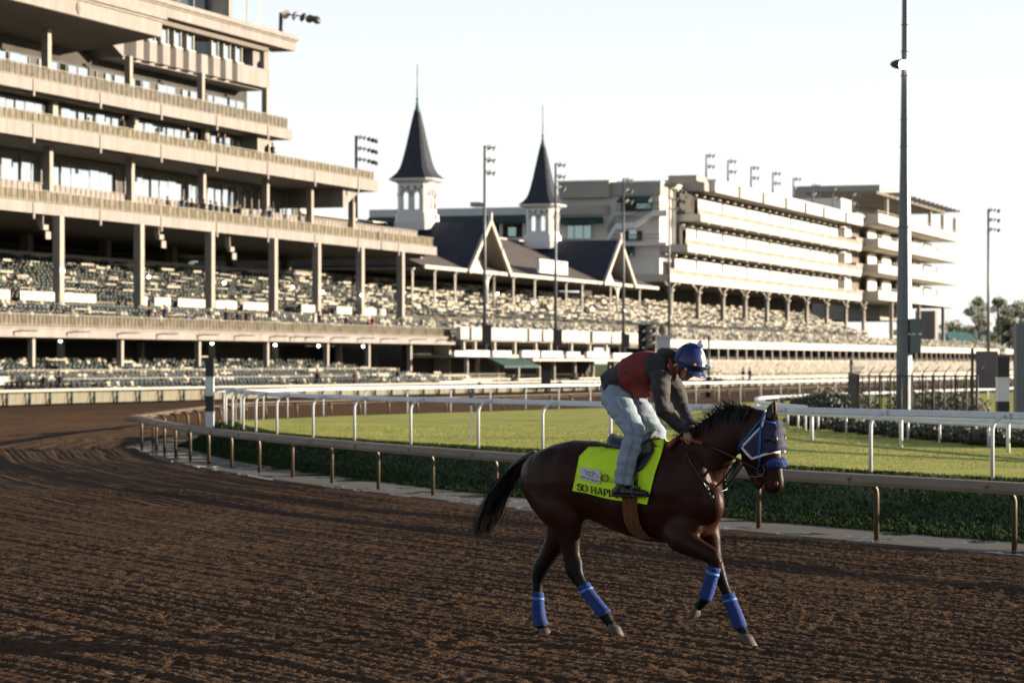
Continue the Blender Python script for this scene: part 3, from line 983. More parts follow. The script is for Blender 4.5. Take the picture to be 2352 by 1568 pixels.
UP_ROWS, UP_W0, UP_W1, UP_Z0, UP_Z1 = 13, 88.4, 100.5, 6.2, 9.7
LO_ROWS, LO_W0, LO_W1, LO_Z0, LO_Z1 = 5, 83.0, 87.4, 4.35, 5.75
WC = 82.0
S_END = sp(1046, WC)
stepped_deck(left, 'seating_deck', S_L, S_END + 18, UP_W0, UP_W1, UP_Z0, UP_Z1, UP_ROWS)
stepped_deck(left, 'seating_deck', S_L, S_END, LO_W0, LO_W1, LO_Z0, LO_Z1, LO_ROWS)
left.box('concourse_floor', 'deck', S_L, S_END + 25, UP_W1, UP_W1 + 16, UP_Z1 - 0.4, UP_Z1)
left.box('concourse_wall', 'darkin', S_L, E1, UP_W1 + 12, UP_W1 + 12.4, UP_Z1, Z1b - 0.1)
for px in (70, 250, 402, 540, 665):
    w_ = UP_W1 + 1.0
    left.box('column', 'ceiling', sp(px, w_) - 0.4, sp(px, w_) + 0.4, w_, w_ + 0.7, UP_Z1, Z1b)
left.box('concourse_counter', 'column', S_L, sp(735, UP_W1), UP_W1 + 0.15, UP_W1 + 0.3, UP_Z1 + 0.35, UP_Z1 + 0.75)
# teal windows far inside the concourse
w_ = UP_W1 + 11.8
for x0, x1, y0, y1 in ((172, 192, 600, 628), (270, 288, 598, 635), (410, 428, 598, 640), (432, 452, 596, 640)):
    left.box('window_pane', 'tealglass', sp(x0, w_), sp(x1, w_), w_, w_ + 0.05, max(zp(x0, y1, w_), UP_Z1 + .1), min(zp(x0, y0 - 14, w_), Z1b - 0.3))
g = MB(); c0 = sp(400, w_); r_ = sp(404, w_) - sp(373, w_); zz = max(zp(400, 640, w_), UP_Z1 + .1)
g.prism([(c0, w_, zz)] + [(c0 - r_ * math.cos(a * math.pi / 16), w_, zz + 1.25 * r_ * math.sin(a * math.pi / 16)) for a in range(9)], (0, 0.05, 0))
left.mb('window_pane', g, 'tealglass')
# main columns under the first balcony
for px in (135, 320, 483, 628, 728, 828, 921):
    left.box('column', 'column', sp(px, 88) - 0.30, sp(px, 88) + 0.30, 87.75, 88.3, 5.2, Z1b)
# lower canopy
ZCb, ZCt = 3.75, 4.42
left.box('canopy_slab', 'fascia', S_L, S_END, WC, WC + 20, ZCb, ZCt)
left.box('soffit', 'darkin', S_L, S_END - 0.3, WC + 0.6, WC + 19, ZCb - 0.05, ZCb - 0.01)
railing(left, S_L, S_END - 0.2, WC + 0.25, ZCt, 0.78, 3.2, 'railing', 'clear')
left.box('front_kerb', 'fascia', S_L, S_END, WC - 0.12, WC + 0.05, ZCt - 0.12, ZCt - 0.0)
for px in (73, 277, 455, 612, 750, 845, 941):
    left.box('column', 'column', sp(px, WC + 0.6) - 0.17, sp(px, WC + 0.6) + 0.17, WC + 0.45, WC + 0.79, 0, ZCb)
for px in (140, 323, 487, 632, 779, 866):
    left.box('column', 'column', sp(px, WC + 8) - 0.19, sp(px, WC + 8) + 0.19, WC + 7.8, WC + 8.2, 0, ZCb)
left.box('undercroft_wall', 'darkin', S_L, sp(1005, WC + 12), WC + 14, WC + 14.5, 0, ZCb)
left.box('end_wall', 'greywall', sp(960, WC + 6), sp(960, WC + 6) + 0.4, WC + 3, WC + 14, 0, ZCb)
GR_ROWS, GR_W0, GR_W1, GR_Z0, GR_Z1 = 11, 73.5, 87.0, 0.35, 1.9
stepped_deck(left, 'seating_deck', S_L, sp(905, 80), GR_W0, GR_W1, GR_Z0, GR_Z1, GR_ROWS)

# ------------------------------------------------------------------ twin-spired grandstand
gs = Bld('spired_grandstand', 'old grandstand with dark shingled roof, two gables and open seating below', 290, 96)
G0, G1 = sp(962, 92), sp(1502, 92)
EZ, RZ = 11.3, 16.4
SP1, SP2 = 266.8, 313.0
g = MB()
g.add([(G0, 91.6, EZ), (G1, 91.6, EZ), (G1 - 6, 104, RZ), (G0, 104, RZ), (G0, 116, EZ), (G1, 116, EZ)], [(0, 1, 2, 3), (3, 2, 5, 4), (1, 5, 2), (0, 3, 4)])
gs.mb('roof', g, 'shingle')
gs.box('soffit', 'ceiling', G0, G1, 91.8, 115.5, EZ - 0.35, EZ - 0.12)
gs.box('gutter', 'cream', G0, G1, 91.35, 91.62, EZ - 0.30, EZ + 0.04)
gs.box('ridge_cap', 'cream', G0, G1 - 6, 103.8, 104.2, RZ - 0.05, RZ + 0.12)


def gable(sc):
    hw, wf = 6.6, 91.2
    za = 16.3
    zb = EZ - 0.25
    # the cross roof behind the gable front
    g = MB()
    k = (za - zb)
    g.add([(sc, wf, za), (sc - hw, wf, zb), (sc - hw, 104, zb), (sc, 104, za)], [(0, 1, 2, 3)])
    g.add([(sc, wf, za), (sc + hw, wf, zb), (sc + hw, 104, zb), (sc, 104, za)], [(3, 2, 1, 0)])
    t_ = -0.16
    r = gs.mb('gable_roof', g, 'slate')  # darker than the main shingle: the slope's shade is put into its colour
    n_ = 12
    for sg in (-1, 1):                      # boarded underside of the overhanging slopes
        for k2 in range(n_):
            f0, f1 = k2 / n_ + .004, (k2 + 1) / n_ - .004
            q0, q1 = (sc + sg * hw * f0, za + (zb - za) * f0 + t_), (sc + sg * hw * f1, za + (zb - za) * f1 + t_)
            gs.mb('soffit_board', MB().prism([(q0[0], wf + .06, q0[1]), (q1[0], wf + .06, q1[1]), (q1[0], wf + .06, q1[1] - .05), (q0[0], wf + .06, q0[1] - .05)], (0, 2.2, 0)), 'column', r)
    rake = MB()
    for sg in (-1, 1):
        rake.prism([(sc, wf - 0.12, za + 0.22), (sc, wf - 0.12, za - 0.30), (sc + sg * (hw - 0.3), wf - 0.12, zb - 0.2), (sc + sg * (hw + 0.12), wf - 0.12, zb + 0.06)], (0, 0.3, 0))
    rake.box(sc - 0.16, sc + 0.16, wf - 0.15, wf + 0.2, za, za + 0.85)
    gs.mb('gable_rake', rake, 'cream', r)
    # boarded front set back, and a pierced white fringe panel before it
    boards = MB().prism([(sc, wf + 2.25, za - 0.4), (sc - hw + 0.5, wf + 2.25, zb), (sc + hw - 0.5, wf + 2.25, zb)], (0, 0.2, 0))
    gs.mb('gable_front', boards, 'column', r)
    n_ = 9
    for k2 in range(n_):
        z0_ = zb + (za - 0.6 - zb) * k2 / n_
        hh = (hw - 0.7) * (1 - k2 / n_) - 0.25
        if hh > 0.3:
            gs.box('board', 'column', sc - hh, sc + hh, wf + 2.17, wf + 2.25, z0_ + 0.03, z0_ + (za - 0.6 - zb) / n_ - 0.02, r)
    fr = MB()
    for sg in (-1,):
        fr.prism([(sc + sg * (hw - 0.55), wf + 0.1, zb + 0.05), (sc + sg * 1.9, wf + 0.1, zb + 0.05), (sc + sg * 3.9, wf + 0.1, zb + 1.3), (sc + sg * 1.2, wf + 0.1, za - 1.1), (sc + sg * 0.3, wf + 0.1, za - 0.45)], (0, 0.1, 0))
    gs.mb('fretwork', fr, 'white', r)
    hol = MB()
    for sg in (-1,):
        for k2 in range(4):
            cz = zb + 1.6 + k2 * 0.75; cs = sc + sg * (3.35 - k2 * 0.55)
            hol.prism([(cs + 0.16 * math.cos(a * math.pi / 4), wf + 0.085, cz + 0.16 * math.sin(a * math.pi / 4)) for a in range(8)], (0, -0.02, 0))
    gs.mb('fretwork_hole', hol, 'darkin', r)
    br = MB()
    br.tube([(sc, wf + 0.4, zb - 3.0), (sc, wf + 0.4, zb + 0.3)], 0.14, 6)
    for sg in (-1, 1):
        br.tube([(sc, wf + 0.4, zb - 1.4), (sc + sg * 0.5, wf + 0.4, zb - 0.5), (sc + sg * 1.4, wf + 0.4, zb - 0.05)], 0.09, 5)
    gs.mb('bracket', br, 'white', r)


gable(SP1); gable(SP2)
stepped_deck(gs, 'seating_deck', G0 - 18, G1, UP_W0, UP_W1, UP_Z0, UP_Z1, UP_ROWS)
stepped_deck(gs, 'seating_deck', S_END, G1 + 8, LO_W0, LO_W1, LO_Z0, LO_Z1, LO_ROWS)
gs.box('concourse_floor', 'deck', G0 - 6, G1, UP_W1, 116, UP_Z1 - 0.4, UP_Z1)
gs.box('back_parapet', 'wallgreen', G0 - 22, G1, UP_W1 + 0.3, UP_W1 + 0.5, UP_Z1 - 0.1, UP_Z1 + 0.95)
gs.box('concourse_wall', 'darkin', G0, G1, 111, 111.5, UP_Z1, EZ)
# lattice columns
pxs = [947, 998, 1045, 1134, 1179, 1228, 1300, 1337, 1402, 1469]
for px in pxs:
    s = sp(px, 91.9); g = MB()
    for ds in (-0.14, 0.14):
        g.box(s + ds - 0.05, s + ds + 0.05, 91.85, 91.95, 5.4, EZ - 0.3)
    z = 5.5; fl = 1
    while z < EZ - 0.8:
        g.tube([(s - 0.14 * fl, 91.9, z), (s + 0.14 * fl, 91.9, z + 0.4)], 0.035, 4); z += 0.4; fl = -fl
    g.box(s - 0.2, s + 0.2, 91.7, 92.1, EZ - 0.45, EZ - 0.3)
    gs.mb('column', g, 'cream')
# front terrace: balustrade boxes, posts, awning
T0, T1 = S_END + 0.2, sp(1500, 80)
for px0, px1 in ((1056, 1119), (1125, 1208), (1214, 1352), (1360, 1470)):
    gs.box('balustrade_box', 'cream', sp(px0, 81), sp(px1, 81), 80.9, 81.3, zp(1250, 783, 81), zp(1250, 757, 81))
gs.box('terrace_beam', 'cream', T0, T1, 81.3, 82.2, zp(1250, 786, 81), zp(1250, 781, 81))
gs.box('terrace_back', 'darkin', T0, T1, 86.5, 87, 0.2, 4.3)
gs.box('terrace_floor', 'greywall', T0, T1, 79.0, 86.5, 2.62, 2.9)
for px0, px1 in ((1040, 1070), (1064, 1122), (1128, 1172), (1195, 1236), (1240, 1290), (1298, 1330), (1345, 1395), (1405, 1450)):
    gs.box('terrace_planter', 'white', sp(px0, 78.9), sp(px1, 78.9) - 0.3, 78.7, 79.0, 2.66 + random.uniform(0, .08), 3.22 + random.uniform(-.08, .1))
for px in (1062, 1088, 1133, 1180, 1228, 1262, 1310, 1352, 1390, 1425):
    gs.box('terrace_post', 'cream', sp(px, 81.8) - 0.14, sp(px, 81.8) + 0.14, 81.6, 81.9, 2.9, 4.2)
    gs.box('undercroft_post', 'column', sp(px + 8, 80.5) - 0.13, sp(px + 8, 80.5) + 0.13, 80.3, 80.6, 0, 2.62)
g = MB().prism([(T0, 79.0, 2.6), (T0, 77.6, 1.95), (T0, 77.6, 1.75), (T0, 79.0, 2.2)], (sp(1205, 79) - T0, 0, 0)); gs.mb('awning', g, 'awning')
gs.box('canopy_edge', 'cream', sp(1205, 79), T1, 78.2, 79.0, 2.35, 2.55)
# score board on the roof edge
g = MB().box(sp(1237, 91), sp(1302, 91), 90.9, 91.2, zp(1270, 629, 91), zp(1270, 598, 91))
sb = gs.mb('roof_signboard', g, 'white')
g = MB().box(sp(1241, 90.85), sp(1292, 90.85), 90.83, 90.88, zp(1270, 625, 91), zp(1270, 603, 91)); gs.mb('sign_face', g, 'blind', sb)


def spire(sc, wc, z0, label):
    b = Bld('spire', label, sc, wc, 'spire', z0)
    b.e['group'] = 'twin spires on the grandstand roof'
    def oct_(h, ch, z):
        return [(sc + x, wc + y, z) for x, y in ((-h + ch, -h), (h - ch, -h), (h, -h + ch), (h, h - ch), (h - ch, h), (-h + ch, h), (-h, h - ch), (-h, -h + ch))]
    m_ = 0.01362
    zt = z0 + 4.15
    base = MB(); base.loft([oct_(1.92, .42, z0 - 0.6), oct_(1.92, .42, z0 + 0.2), oct_(1.84, .4, z0 + 0.3), oct_(1.80, .4, z0 + 1.0), oct_(1.66, .38, z0 + 1.1)], smooth=False)
    b.mb('base', base, 'white')
    body = MB(); body.loft([oct_(1.62, .38, z0 + 1.05), oct_(1.62, .38, zt)], smooth=False)
    bd = b.mb('tower', body, 'white')
    # two arched windows on each face
    for fi in range(4):
        ca, sa = math.cos(fi * math.pi / 2), math.sin(fi * math.pi / 2)
        def R(x, y, z): return (sc + x * ca - y * sa, wc + x * sa + y * ca, z)
        for cx in (-0.58, 0.58):
            z1, z2, hw = z0 + 1.45, z0 + 2.85, 0.25
            arch = [R(cx - hw, -1.63, z1), R(cx + hw, -1.63, z1)] + [R(cx + hw * math.cos(a * math.pi / 8), -1.63, z2 + 1.3 * hw * math.sin(a * math.pi / 8)) for a in range(9)]
            b.mb('window_pane', MB().prism(arch, Vector(R(0, -0.02, 0)) - Vector(R(0, 0, 0))), 'glass', bd)
            fr = MB(); pts = [R(cx - hw - .07, -1.66, z1), R(cx - hw - .07, -1.66, z2)] + [R(cx + (hw + .1) * math.cos(math.pi - a * math.pi / 8), -1.66, z2 + 1.4 * (hw + .1) * math.sin(a * math.pi / 8)) for a in range(1, 8)] + [R(cx + hw + .07, -1.66, z2), R(cx + hw + .07, -1.66, z1)]
            fr.tube(pts, 0.055, 5); b.mb('window_trim', fr, 'white', bd)
            hd = MB(); pts = [R(cx + (hw + .32) * math.cos(math.pi - a * math.pi / 10), -1.66, z2 - 0.05 + 1.5 * (hw + .26) * math.sin(a * math.pi / 10)) for a in range(0, 11)]
            hd.tube(pts, 0.07, 5); b.mb('hood_mould', hd, 'greywall', bd)
        for cx in (-1.05, -0.35, 0.35, 1.05):
            cz = zt - 0.45
            b.mb('roundel', MB().prism([R(cx + .12 * math.cos(a * math.pi / 5), -1.625, cz + .12 * math.sin(a * math.pi / 5)) for a in range(10)], Vector(R(0, -0.03, 0)) - Vector(R(0, 0, 0))), 'slate', bd)
    cor = MB(); cor.loft([oct_(1.62, .38, zt - 0.1), oct_(1.85, .42, zt + 0.05), oct_(2.34, .6, zt + 0.22), oct_(2.36, .6, zt + 0.42), oct_(2.2, .55, zt + 0.44)], smooth=False)
    b.mb('cornice', cor, 'white')
    prof = [(175, 0), (150, 22), (128, 45), (110, 78), (98, 115), (84, 175), (68, 250), (54, 325), (40, 400), (22, 492)]
    cone = MB(); cone.loft([oct_(r_ * m_, r_ * m_ * 0.27, zt + 0.40 + h_ * m_) for r_, h_ in prof], smooth=False)
    b.mb('spire_roof', cone, 'slate')
    zc = zt + 0.4 + 490 * m_
    cap = MB(); cap.loft([[(sc + r_ * math.cos(a * math.pi / 4), wc + r_ * math.sin(a * math.pi / 4), z) for a in range(8)] for r_, z in ((0.34, zc - 0.05), (0.36, zc + 0.25), (0.25, zc + 0.32), (0.11, zc + 1.1), (0.10, zc + 1.25), (0.2, zc + 1.4), (0.06, zc + 1.45))])
    b.mb('finial_cap', cap, 'copper')
    rod = MB(); rod.tube([(sc, wc, zc + 1.35), (sc, wc, zc + 4.9)], [0.06, 0.035], 6); b.mb('finial_rod', rod, 'steel')


spire(SP1, 99.0, 16.05, 'nearer and taller looking of the twin dark spires, left of the lamp pole')
spire(SP2, 100.6, 15.95, 'farther of the twin dark spires, its right edge behind a lamp pole')

# ------------------------------------------------------------------ right stand
WR = 92.0
rs = Bld('suite_stand', 'long pale stand with three bright balconies and white suites on the right', 400, WR)
R0, R1 = sp(1605, WR), sp(1978, WR)
ZR = (12.2, 16.2, 20.35)
for k, z in enumerate(ZR):
    a0 = (sp(1540, WR), sp(1580, WR), sp(1610, WR))[k]
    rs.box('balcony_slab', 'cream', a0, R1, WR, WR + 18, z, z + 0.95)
    rs.box('soffit', 'ceiling', a0 + 0.3, R1 - 0.3, WR + 0.6, WR + 17, z - 0.08, z - 0.03)
    railing(rs, a0 + 0.1, R1 - 0.1, WR + 0.3, z + 0.95, 0.75, 6.9, 'cream', 'infillr')
    tab = MB().box(-0.15, 0.15, -0.06, 0.1, z - 0.3, z + 0.9).mesh('joint_cover', M['cream'])
    s = a0 + 4
    while s < R1: rs.put('joint_cover', tab, s, WR, 0); s += 6.9
    ztop = z + 3.55
    # white suite panels
    L = 13.8
    n_ = int((R1 - 13 - a0) / L)
    me = MB().box(0.25, L - 0.25, 0, 0.1, z + 1.1, ztop - 0.35).mesh('suite_panel', M['blind'])
    dm = MB().box(-0.14, 0.14, -0.05, 0.05, z + 2.1, ztop - 0.3).mesh('suite_divider', M['darkin'])
    s = sp(1660, WR + 2) - 3 * L
    while s < R1 - 8:
        if s + L > (sp(1552, WR + 2), sp(1578, WR + 2), sp(1606, WR + 2))[k] + 1:
            if s > a0 + 2: rs.put('suite_divider', dm, s, WR + 2.0, 0)
            lo = max(s, (sp(1550, WR + 2.1), sp(1576, WR + 2.1), sp(1603, WR + 2.1))[k])
            rs.box('suite_panel', 'blind', lo + 0.25, min(s + L, R1 - 8.5) - 0.25, WR + 2.1, WR + 2.2, z + 1.1, ztop - 0.35)
        s += L
    rs.box('back_wall', 'darkin', sp(1600, WR) + 1.4, R1 - 0.4, WR + 2.6, WR + 3.05, z + 0.95, ztop + 0.3)
    for j in range(24):
        s = a0 + 3 + j * (R1 - a0 - 4) / 24
        rs.box('soffit_light', 'cream', s - 0.4, s + 0.4, WR + 1.3, WR + 1.6, ztop - 0.1, ztop + 0.02)
RZb, RZt = 24.5, 25.9
g = MB(); Rr = sp(1640, WR)
g.box(Rr, R1 + 0.5, WR - 0.2, WR + 20, RZb, RZt); g.box(Rr - 0.3, R1 + 0.8, WR - 0.45, WR + 20, RZt, RZt + 0.22)
rs.mb('roof_cornice', g, 'greywall2')
rs.box('soffit', 'ceiling', Rr + 0.2, R1, WR, WR + 18, RZb - 0.1, RZb - 0.04)
for px in (1694, 1749, 1801, 1846, 1888, 1939):
    rs.box('cornice_pier', 'greywall', sp(px, WR) - 0.35, sp(px, WR) + 0.35, WR - 0.5, WR - 0.2, RZb, RZt + 0.1)
# end blocks facing the camera: a transverse wing in the shade, with galleries, awnings and a stair
eS = sp(1640, WR) - 13.6


def wpx(px, s):
    t = (px - CX) / F
    return s * (SA - t * CA) / (CA + t * SA)


def zpx(px, py, s):
    w = wpx(px, s)
    return HC + (YH - py) / F * (s * CA + w * SA)


def ebox(b, name, m_, x0, x1, y0, y1, out, deep=0.3, parent=None):
    """box on the end wall: photo columns x0..x1, rows y0..y1, standing out metres in front of the wall"""
    s = eS - out
    return b.box(name, m_, s, s + deep, wpx(x1, s), wpx(x0, s), zpx(x1, y1, s), zpx(x1, y0, s), parent)


ebox(rs, 'end_wall', 'greywall2', 1284, 1515, 449, 652, 0, 12)
rs.box('end_wall', 'greywall2', sp(1600, WR) + 1.2, R1 - 6, WR + 3.1, WR + 9, 12.8, RZb - .02)
ebox(rs, 'end_parapet', 'greywall', 1282, 1398, 417, 453, 1.2, 14)
ebox(rs, 'end_cap', 'greywall2', 1280, 1400, 413, 417, 1.4, 14)
ebox(rs, 'end_parapet', 'greywall', 1401, 1517, 419, 448, 0.3, 12)
ebox(rs, 'end_cap', 'greywall2', 1401, 1518, 415, 419, 0.5, 12)
rs.box('end_parapet', 'greywall', eS + 11, Rr - .1, WR + .6, WR + 20, RZb, RZt - .01)
ebox(rs, 'penthouse', 'greywall', 1535, 1600, 402, 415, -3, 5)
ebox(rs, 'end_shade_panel', 'darkin', 1427, 1497, 455, 484, 0.12)  # flat dark panel on the wall, painted shade of an opening
ebox(rs, 'end_window', 'tealglass', 1462, 1494, 463, 478, 0.2)
ebox(rs, 'end_shade_panel', 'darkin', 1425, 1475, 530, 552, 0.12)  # another dark panel painted as the shade of an opening
ebox(rs, 'end_window', 'tealglass', 1445, 1462, 528, 550, 0.2)
for x0, x1 in ((1285, 1301), (1303, 1318), (1320, 1339), (1341, 1357)):
    ebox(rs, 'end_window', 'tealglass' if x0 != 1285 else 'blind', x0, x1, 513, 548, 0.4, .2)
for x0, x1, y0, y1, o_ in ((1425, 1498, 451, 463, .3), (1283, 1386, 498, 512, 1.0), (1408, 1458, 566, 586, 1.0)):
    s0_ = eS - o_; w0_, w1_ = wpx(x1, s0_), wpx(x0, s0_); zt_, zb_ = zpx(x1, y0, s0_), zpx(x1, y1, s0_)
    rs.mb('awning', MB().prism([(s0_, w0_, zt_), (s0_ - 1.8, w0_, zb_), (s0_ - 1.8, w0_, zb_ - .15), (s0_, w0_, zb_ - .1)], (0, w1_ - w0_, 0)), 'awning')
# curved parapet
g = MB(); wa_, wb_ = wpx(1402, eS), wpx(1282, eS); wm_ = (wa_ + wb_) / 2; hw_ = (wb_ - wa_) / 2
g.loft([[(eS - .2 - 1.6 * math.cos(a_ * math.pi / 12), wm_ + hw_ * math.sin(a_ * math.pi / 12) / 1.0, z_) for a_ in range(-6, 7)] for z_ in (zpx(1340, 494, eS), zpx(1340, 473, eS))], closed=False, cap=False)
rs.mb('curved_parapet', g, 'greywall')
for y_ in (556, 489):
    ebox(rs, 'side_gallery', 'greywall2', 1400 if y_ > 500 else 1500, 1530, y_, y_ + 7, 1.4, 1.6)
    s0_ = eS - 1.3; g = MB(); x0_ = 1402 if y_ > 500 else 1415
    za_ = zpx(1500, y_, s0_); wa_, wb_ = wpx(1528, s0_), wpx(x0_, s0_)
    for zz_ in (.5, 1.0): g.box(s0_, s0_ + .06, wa_, wb_, za_ + zz_ - .03, za_ + zz_ + .03)
    w_ = wa_
    while w_ < wb_: g.box(s0_, s0_ + .05, w_ - .02, w_ + .02, za_, za_ + 1.0); w_ += .45
    rs.mb('gallery_railing', g, 'darkmetal')
ebox(rs, 'side_gallery', 'greywall2', 1415, 1500, 489, 496, 1.4, 1.6)
st = MB(); sr = MB()
pts_ = [(1396, 548), (1414, 520), (1458, 517), (1500, 490), (1532, 489)]
s0_ = eS - 1.9
P_ = [(wpx(x, s0_), zpx(x, y, s0_)) for x, y in pts_]
for (wa, za), (wb, zb) in zip(P_[:-1], P_[1:]):
    st.prism([(s0_, wa, za - .35), (s0_, wa, za + .35), (s0_, wb, zb + .35), (s0_, wb, zb - .35)], (.25, 0, 0))
    sr.prism([(s0_, wa, za + 1.3), (s0_, wa, za + 1.38), (s0_, wb, zb + 1.38), (s0_, wb, zb + 1.3)], (.08, 0, 0))
    for k in range(7):
        t = k / 7; w_ = wa + (wb - wa) * t; z_ = za + (zb - za) * t; sr.box(s0_ + .01, s0_ + .06, w_ - .03, w_ + .03, z_ + .3, z_ + 1.32)
stp = rs.mb('stair_stringer', st, 'white'); rs.mb('stair_railing', sr, 'darkmetal', stp)

bk = Bld('rear_building', 'long low grey wing with a green awning behind the spires', eS, wpx(1080, eS))
ebox(bk, 'wall', 'greywall', 850, 1279, 497, 640, 0, 10)
ebox(bk, 'parapet', 'greywall2', 848, 1281, 474, 497, .4, 10)
for x0, x1, y0 in ((948, 965, 470), (1080, 1100, 464), (1193, 1206, 466), (1236, 1250, 462)):
    ebox(bk, 'roof_unit', 'greywall', x0, x1, y0, 474, -.5, 2)
ebox(bk, 'gallery_shade_panel', 'darkin', 850, 1279, 514, 546, .06, .2)  # dark sheet on the flat wall stands in for the gallery's shade
s0_ = eS - .45; w0_, w1_ = wpx(1281, s0_), wpx(848, s0_)
bk.mb('awning', MB().prism([(s0_, w0_, zpx(1100, 495, s0_)), (s0_ - 2.2, w0_, zpx(1100, 511, s0_)), (s0_ - 2.2, w0_, zpx(1100, 514, s0_)), (s0_, w0_, zpx(1100, 503, s0_))], (0, w1_ - w0_, 0)), 'awning')
ebox(bk, 'gallery_front', 'greywall2', 850, 1279, 544, 560, 1.6, .4)
for x0 in (1000, 1052, 1103, 1150, 1203, 1250):
    ebox(bk, 'column', 'greywall2', x0 - 3, x0 + 3, 512, 545, 1.4, .4)
for x0, x1 in ((1060, 1080), (1120, 1140), (1165, 1185), (1215, 1232)):
    ebox(bk, 'window_pane', 'tealglass', x0, x1, 522, 542, .1, .1)
# columns and lower decks
for px in (1540, 1603, 1660, 1711, 1761, 1808, 1852, 1898, 1942, 1983):
    g = MB(); s = sp(px, WR + .3)
    g.tube([(s, WR + 0.3, 5.2), (s, WR + 0.3, 11.0)], 0.33, 8); g.tube([(s, WR + 0.3, 10.8), (s, WR + 0.3, 11.3)], [0.33, 0.6], 8)
    for sg in (-1, 1):
        g.tube([(s, WR + 0.3, 11.0), (s + sg * 1.2, WR + 0.3, 11.7), (s + sg * 3, WR + 0.3, 12.15)], 0.12, 5)
    rs.mb('column', g, 'column')
stepped_deck(rs, 'seating_deck', G1 + 0.3, sp(2010, UP_W0), UP_W0, UP_W1, UP_Z0, UP_Z1, UP_ROWS)
rs.box('concourse_wall', 'brownwall', G1 + 0.2, R1 + 4, UP_W1 + 0.5, UP_W1 + 1.0, 6, 12.1)
S_FAR = sp(2300, WC) + 90
stepped_deck(rs, 'seating_deck', G1 + 8.3, S_FAR, LO_W0, LO_W1, LO_Z0, LO_Z1, LO_ROWS)
rs.box('canopy_slab', 'cream', sp(1502, WC), S_FAR, WC, WC + 6, 3.85, 4.75)
rs.box('undercroft_wall', 'darkin', sp(1502, WC), S_FAR, WC + 4.5, WC + 5, 1.0, 3.85)
s = sp(1510, WC)
me = MB().box(-0.16, 0.16, -0.12, 0.12, 1.4, 3.85).mesh('undercroft_post', M['column'])
while s < S_FAR:
    rs.put('undercroft_post', me, s, WC + 0.3, 0); s += 4.6
rs.box('undercroft_parapet', 'cream', sp(1510, WC), sp(2048, WC), WC - 0.5, WC - 0.2, 1.9, 2.5)
stepped_deck(rs, 'seating_deck', sp(1560, 76), S_FAR, 70.8, 81.0, 0.6, 1.85, 8, 'greywall')
rs.box('rear_tower', 'greywall', sp(1848, WR + 22), sp(1848, WR + 22) + 26, WR + 8, WR + 24, 10, zp(1980, 428, WR + 12))

# ------------------------------------------------------------------ far stand section
fs = Bld('end_stand', 'pale end stand with four stacked balconies and a pergola roof, behind the tall pole', 500, WR)
W4 = 90.5
Q0, Q1 = sp(2018, W4), sp(2203, W4)
FL = (12.6, 17.0, 21.25, 25.3)
for k, z in enumerate(FL):
    fs.box('balcony_slab', 'cream', Q0, Q1, W4, W4 + 16, z, z + 1.5)
    fs.box('balcony_return', 'fascia', R1 + 0.8, Q0 - 0.05, W4 + 2.5, W4 + 12, z, z + 1.5)
    railing(fs, Q0, Q1, W4 + 0.2, z + 1.5, 0.55, 9, 'cream')
    if k < 3:
        zt = FL[k + 1] - 0.25
        fs.box('recess_wall', 'ceiling', R1 + 2, Q1 - 9, W4 + 6, W4 + 6.5, z + 1.5, zt + 0.2)
        for px in (1994, 2027, 2062, 2096, 2123, 2155):
            s0 = sp(px, W4 + 4.5); wd = (sp(px + 19, W4 + 4.5) - s0)
            g = MB().box(s0, s0 + wd, W4 + 4.5, W4 + 4.8, z + 1.5, zt - 0.55)
            g.prism([(s0, W4 + 4.5, zt - 0.57), (s0 + wd, W4 + 4.5, zt - 0.57), (s0 + wd * 0.85, W4 + 4.5, zt - 0.2), (s0 + wd * 0.15, W4 + 4.5, zt - 0.2)], (0, 0.3, 0))
            fs.mb('suite_panel', g, 'blind')
    for px in (1994, 2060, 2096, 2155):
        pass
for px in (2047, 2110, 2166):
    fs.box('column', 'column', sp(px, W4 + 1) - 0.35, sp(px, W4 + 1) + 0.35, W4 + 0.7, W4 + 1.3, 4.7, 12.6)
fs.box('service_core', 'fascia', sp(2140, WR + 8) - 1.6, sp(2140, WR + 8) + 1.6, WR + 7, WR + 11, 0, 12.6)
fs.box('service_core', 'greywall2', R1 + 1.0, R1 + 9, W4 + 5, W4 + 16, 12.4, zp(1990, 470, W4 + 5))
for px in (2037, 2072, 2137, 2166, 2194):
    fs.box('roof_column', 'cream', sp(px, W4 + 2) - 0.3, sp(px, W4 + 2) + 0.3, W4 + 1.8, W4 + 2.4, 26.8, 30.3)
zR = 30.3
fs.box('pergola_slab', 'ceiling', sp(2000, W4 + 2), sp(2160, W4 + 2), W4 + 1, W4 + 13, zR, zR + 0.5)
me = MB().box(-0.35, 0.35, -2.4, 9, 0, 0.35).mesh('pergola_beam', M['column'])
for j in range(14):
    fs.put('pergola_beam', me, sp(2060, W4) + j * (sp(2195, W4) - sp(2060, W4)) / 13, W4 + 1.5, zR + 0.55)
# far bleachers beyond the end stand
stepped_deck(fs, 'bleachers', sp(2010, UP_W0) + 0.2, sp(2140, UP_W0), UP_W0, UP_W1 - 4, UP_Z0 - 1, UP_Z1 - 2.2, 8, 'cream')

# ------------------------------------------------------------------ seats
M['seatgreen'] = mat('dark_green_seat', (0.022, 0.032, 0.029), 0.35, 0.3, 2.0, spec=0.6)
M['seatcream'] = mat('lit_seat_counter_cream', (0.33, 0.30, 0.245), 0.45, 0.25, 0.7)  # cream stands in for sunlit seats; the real cream counters share it


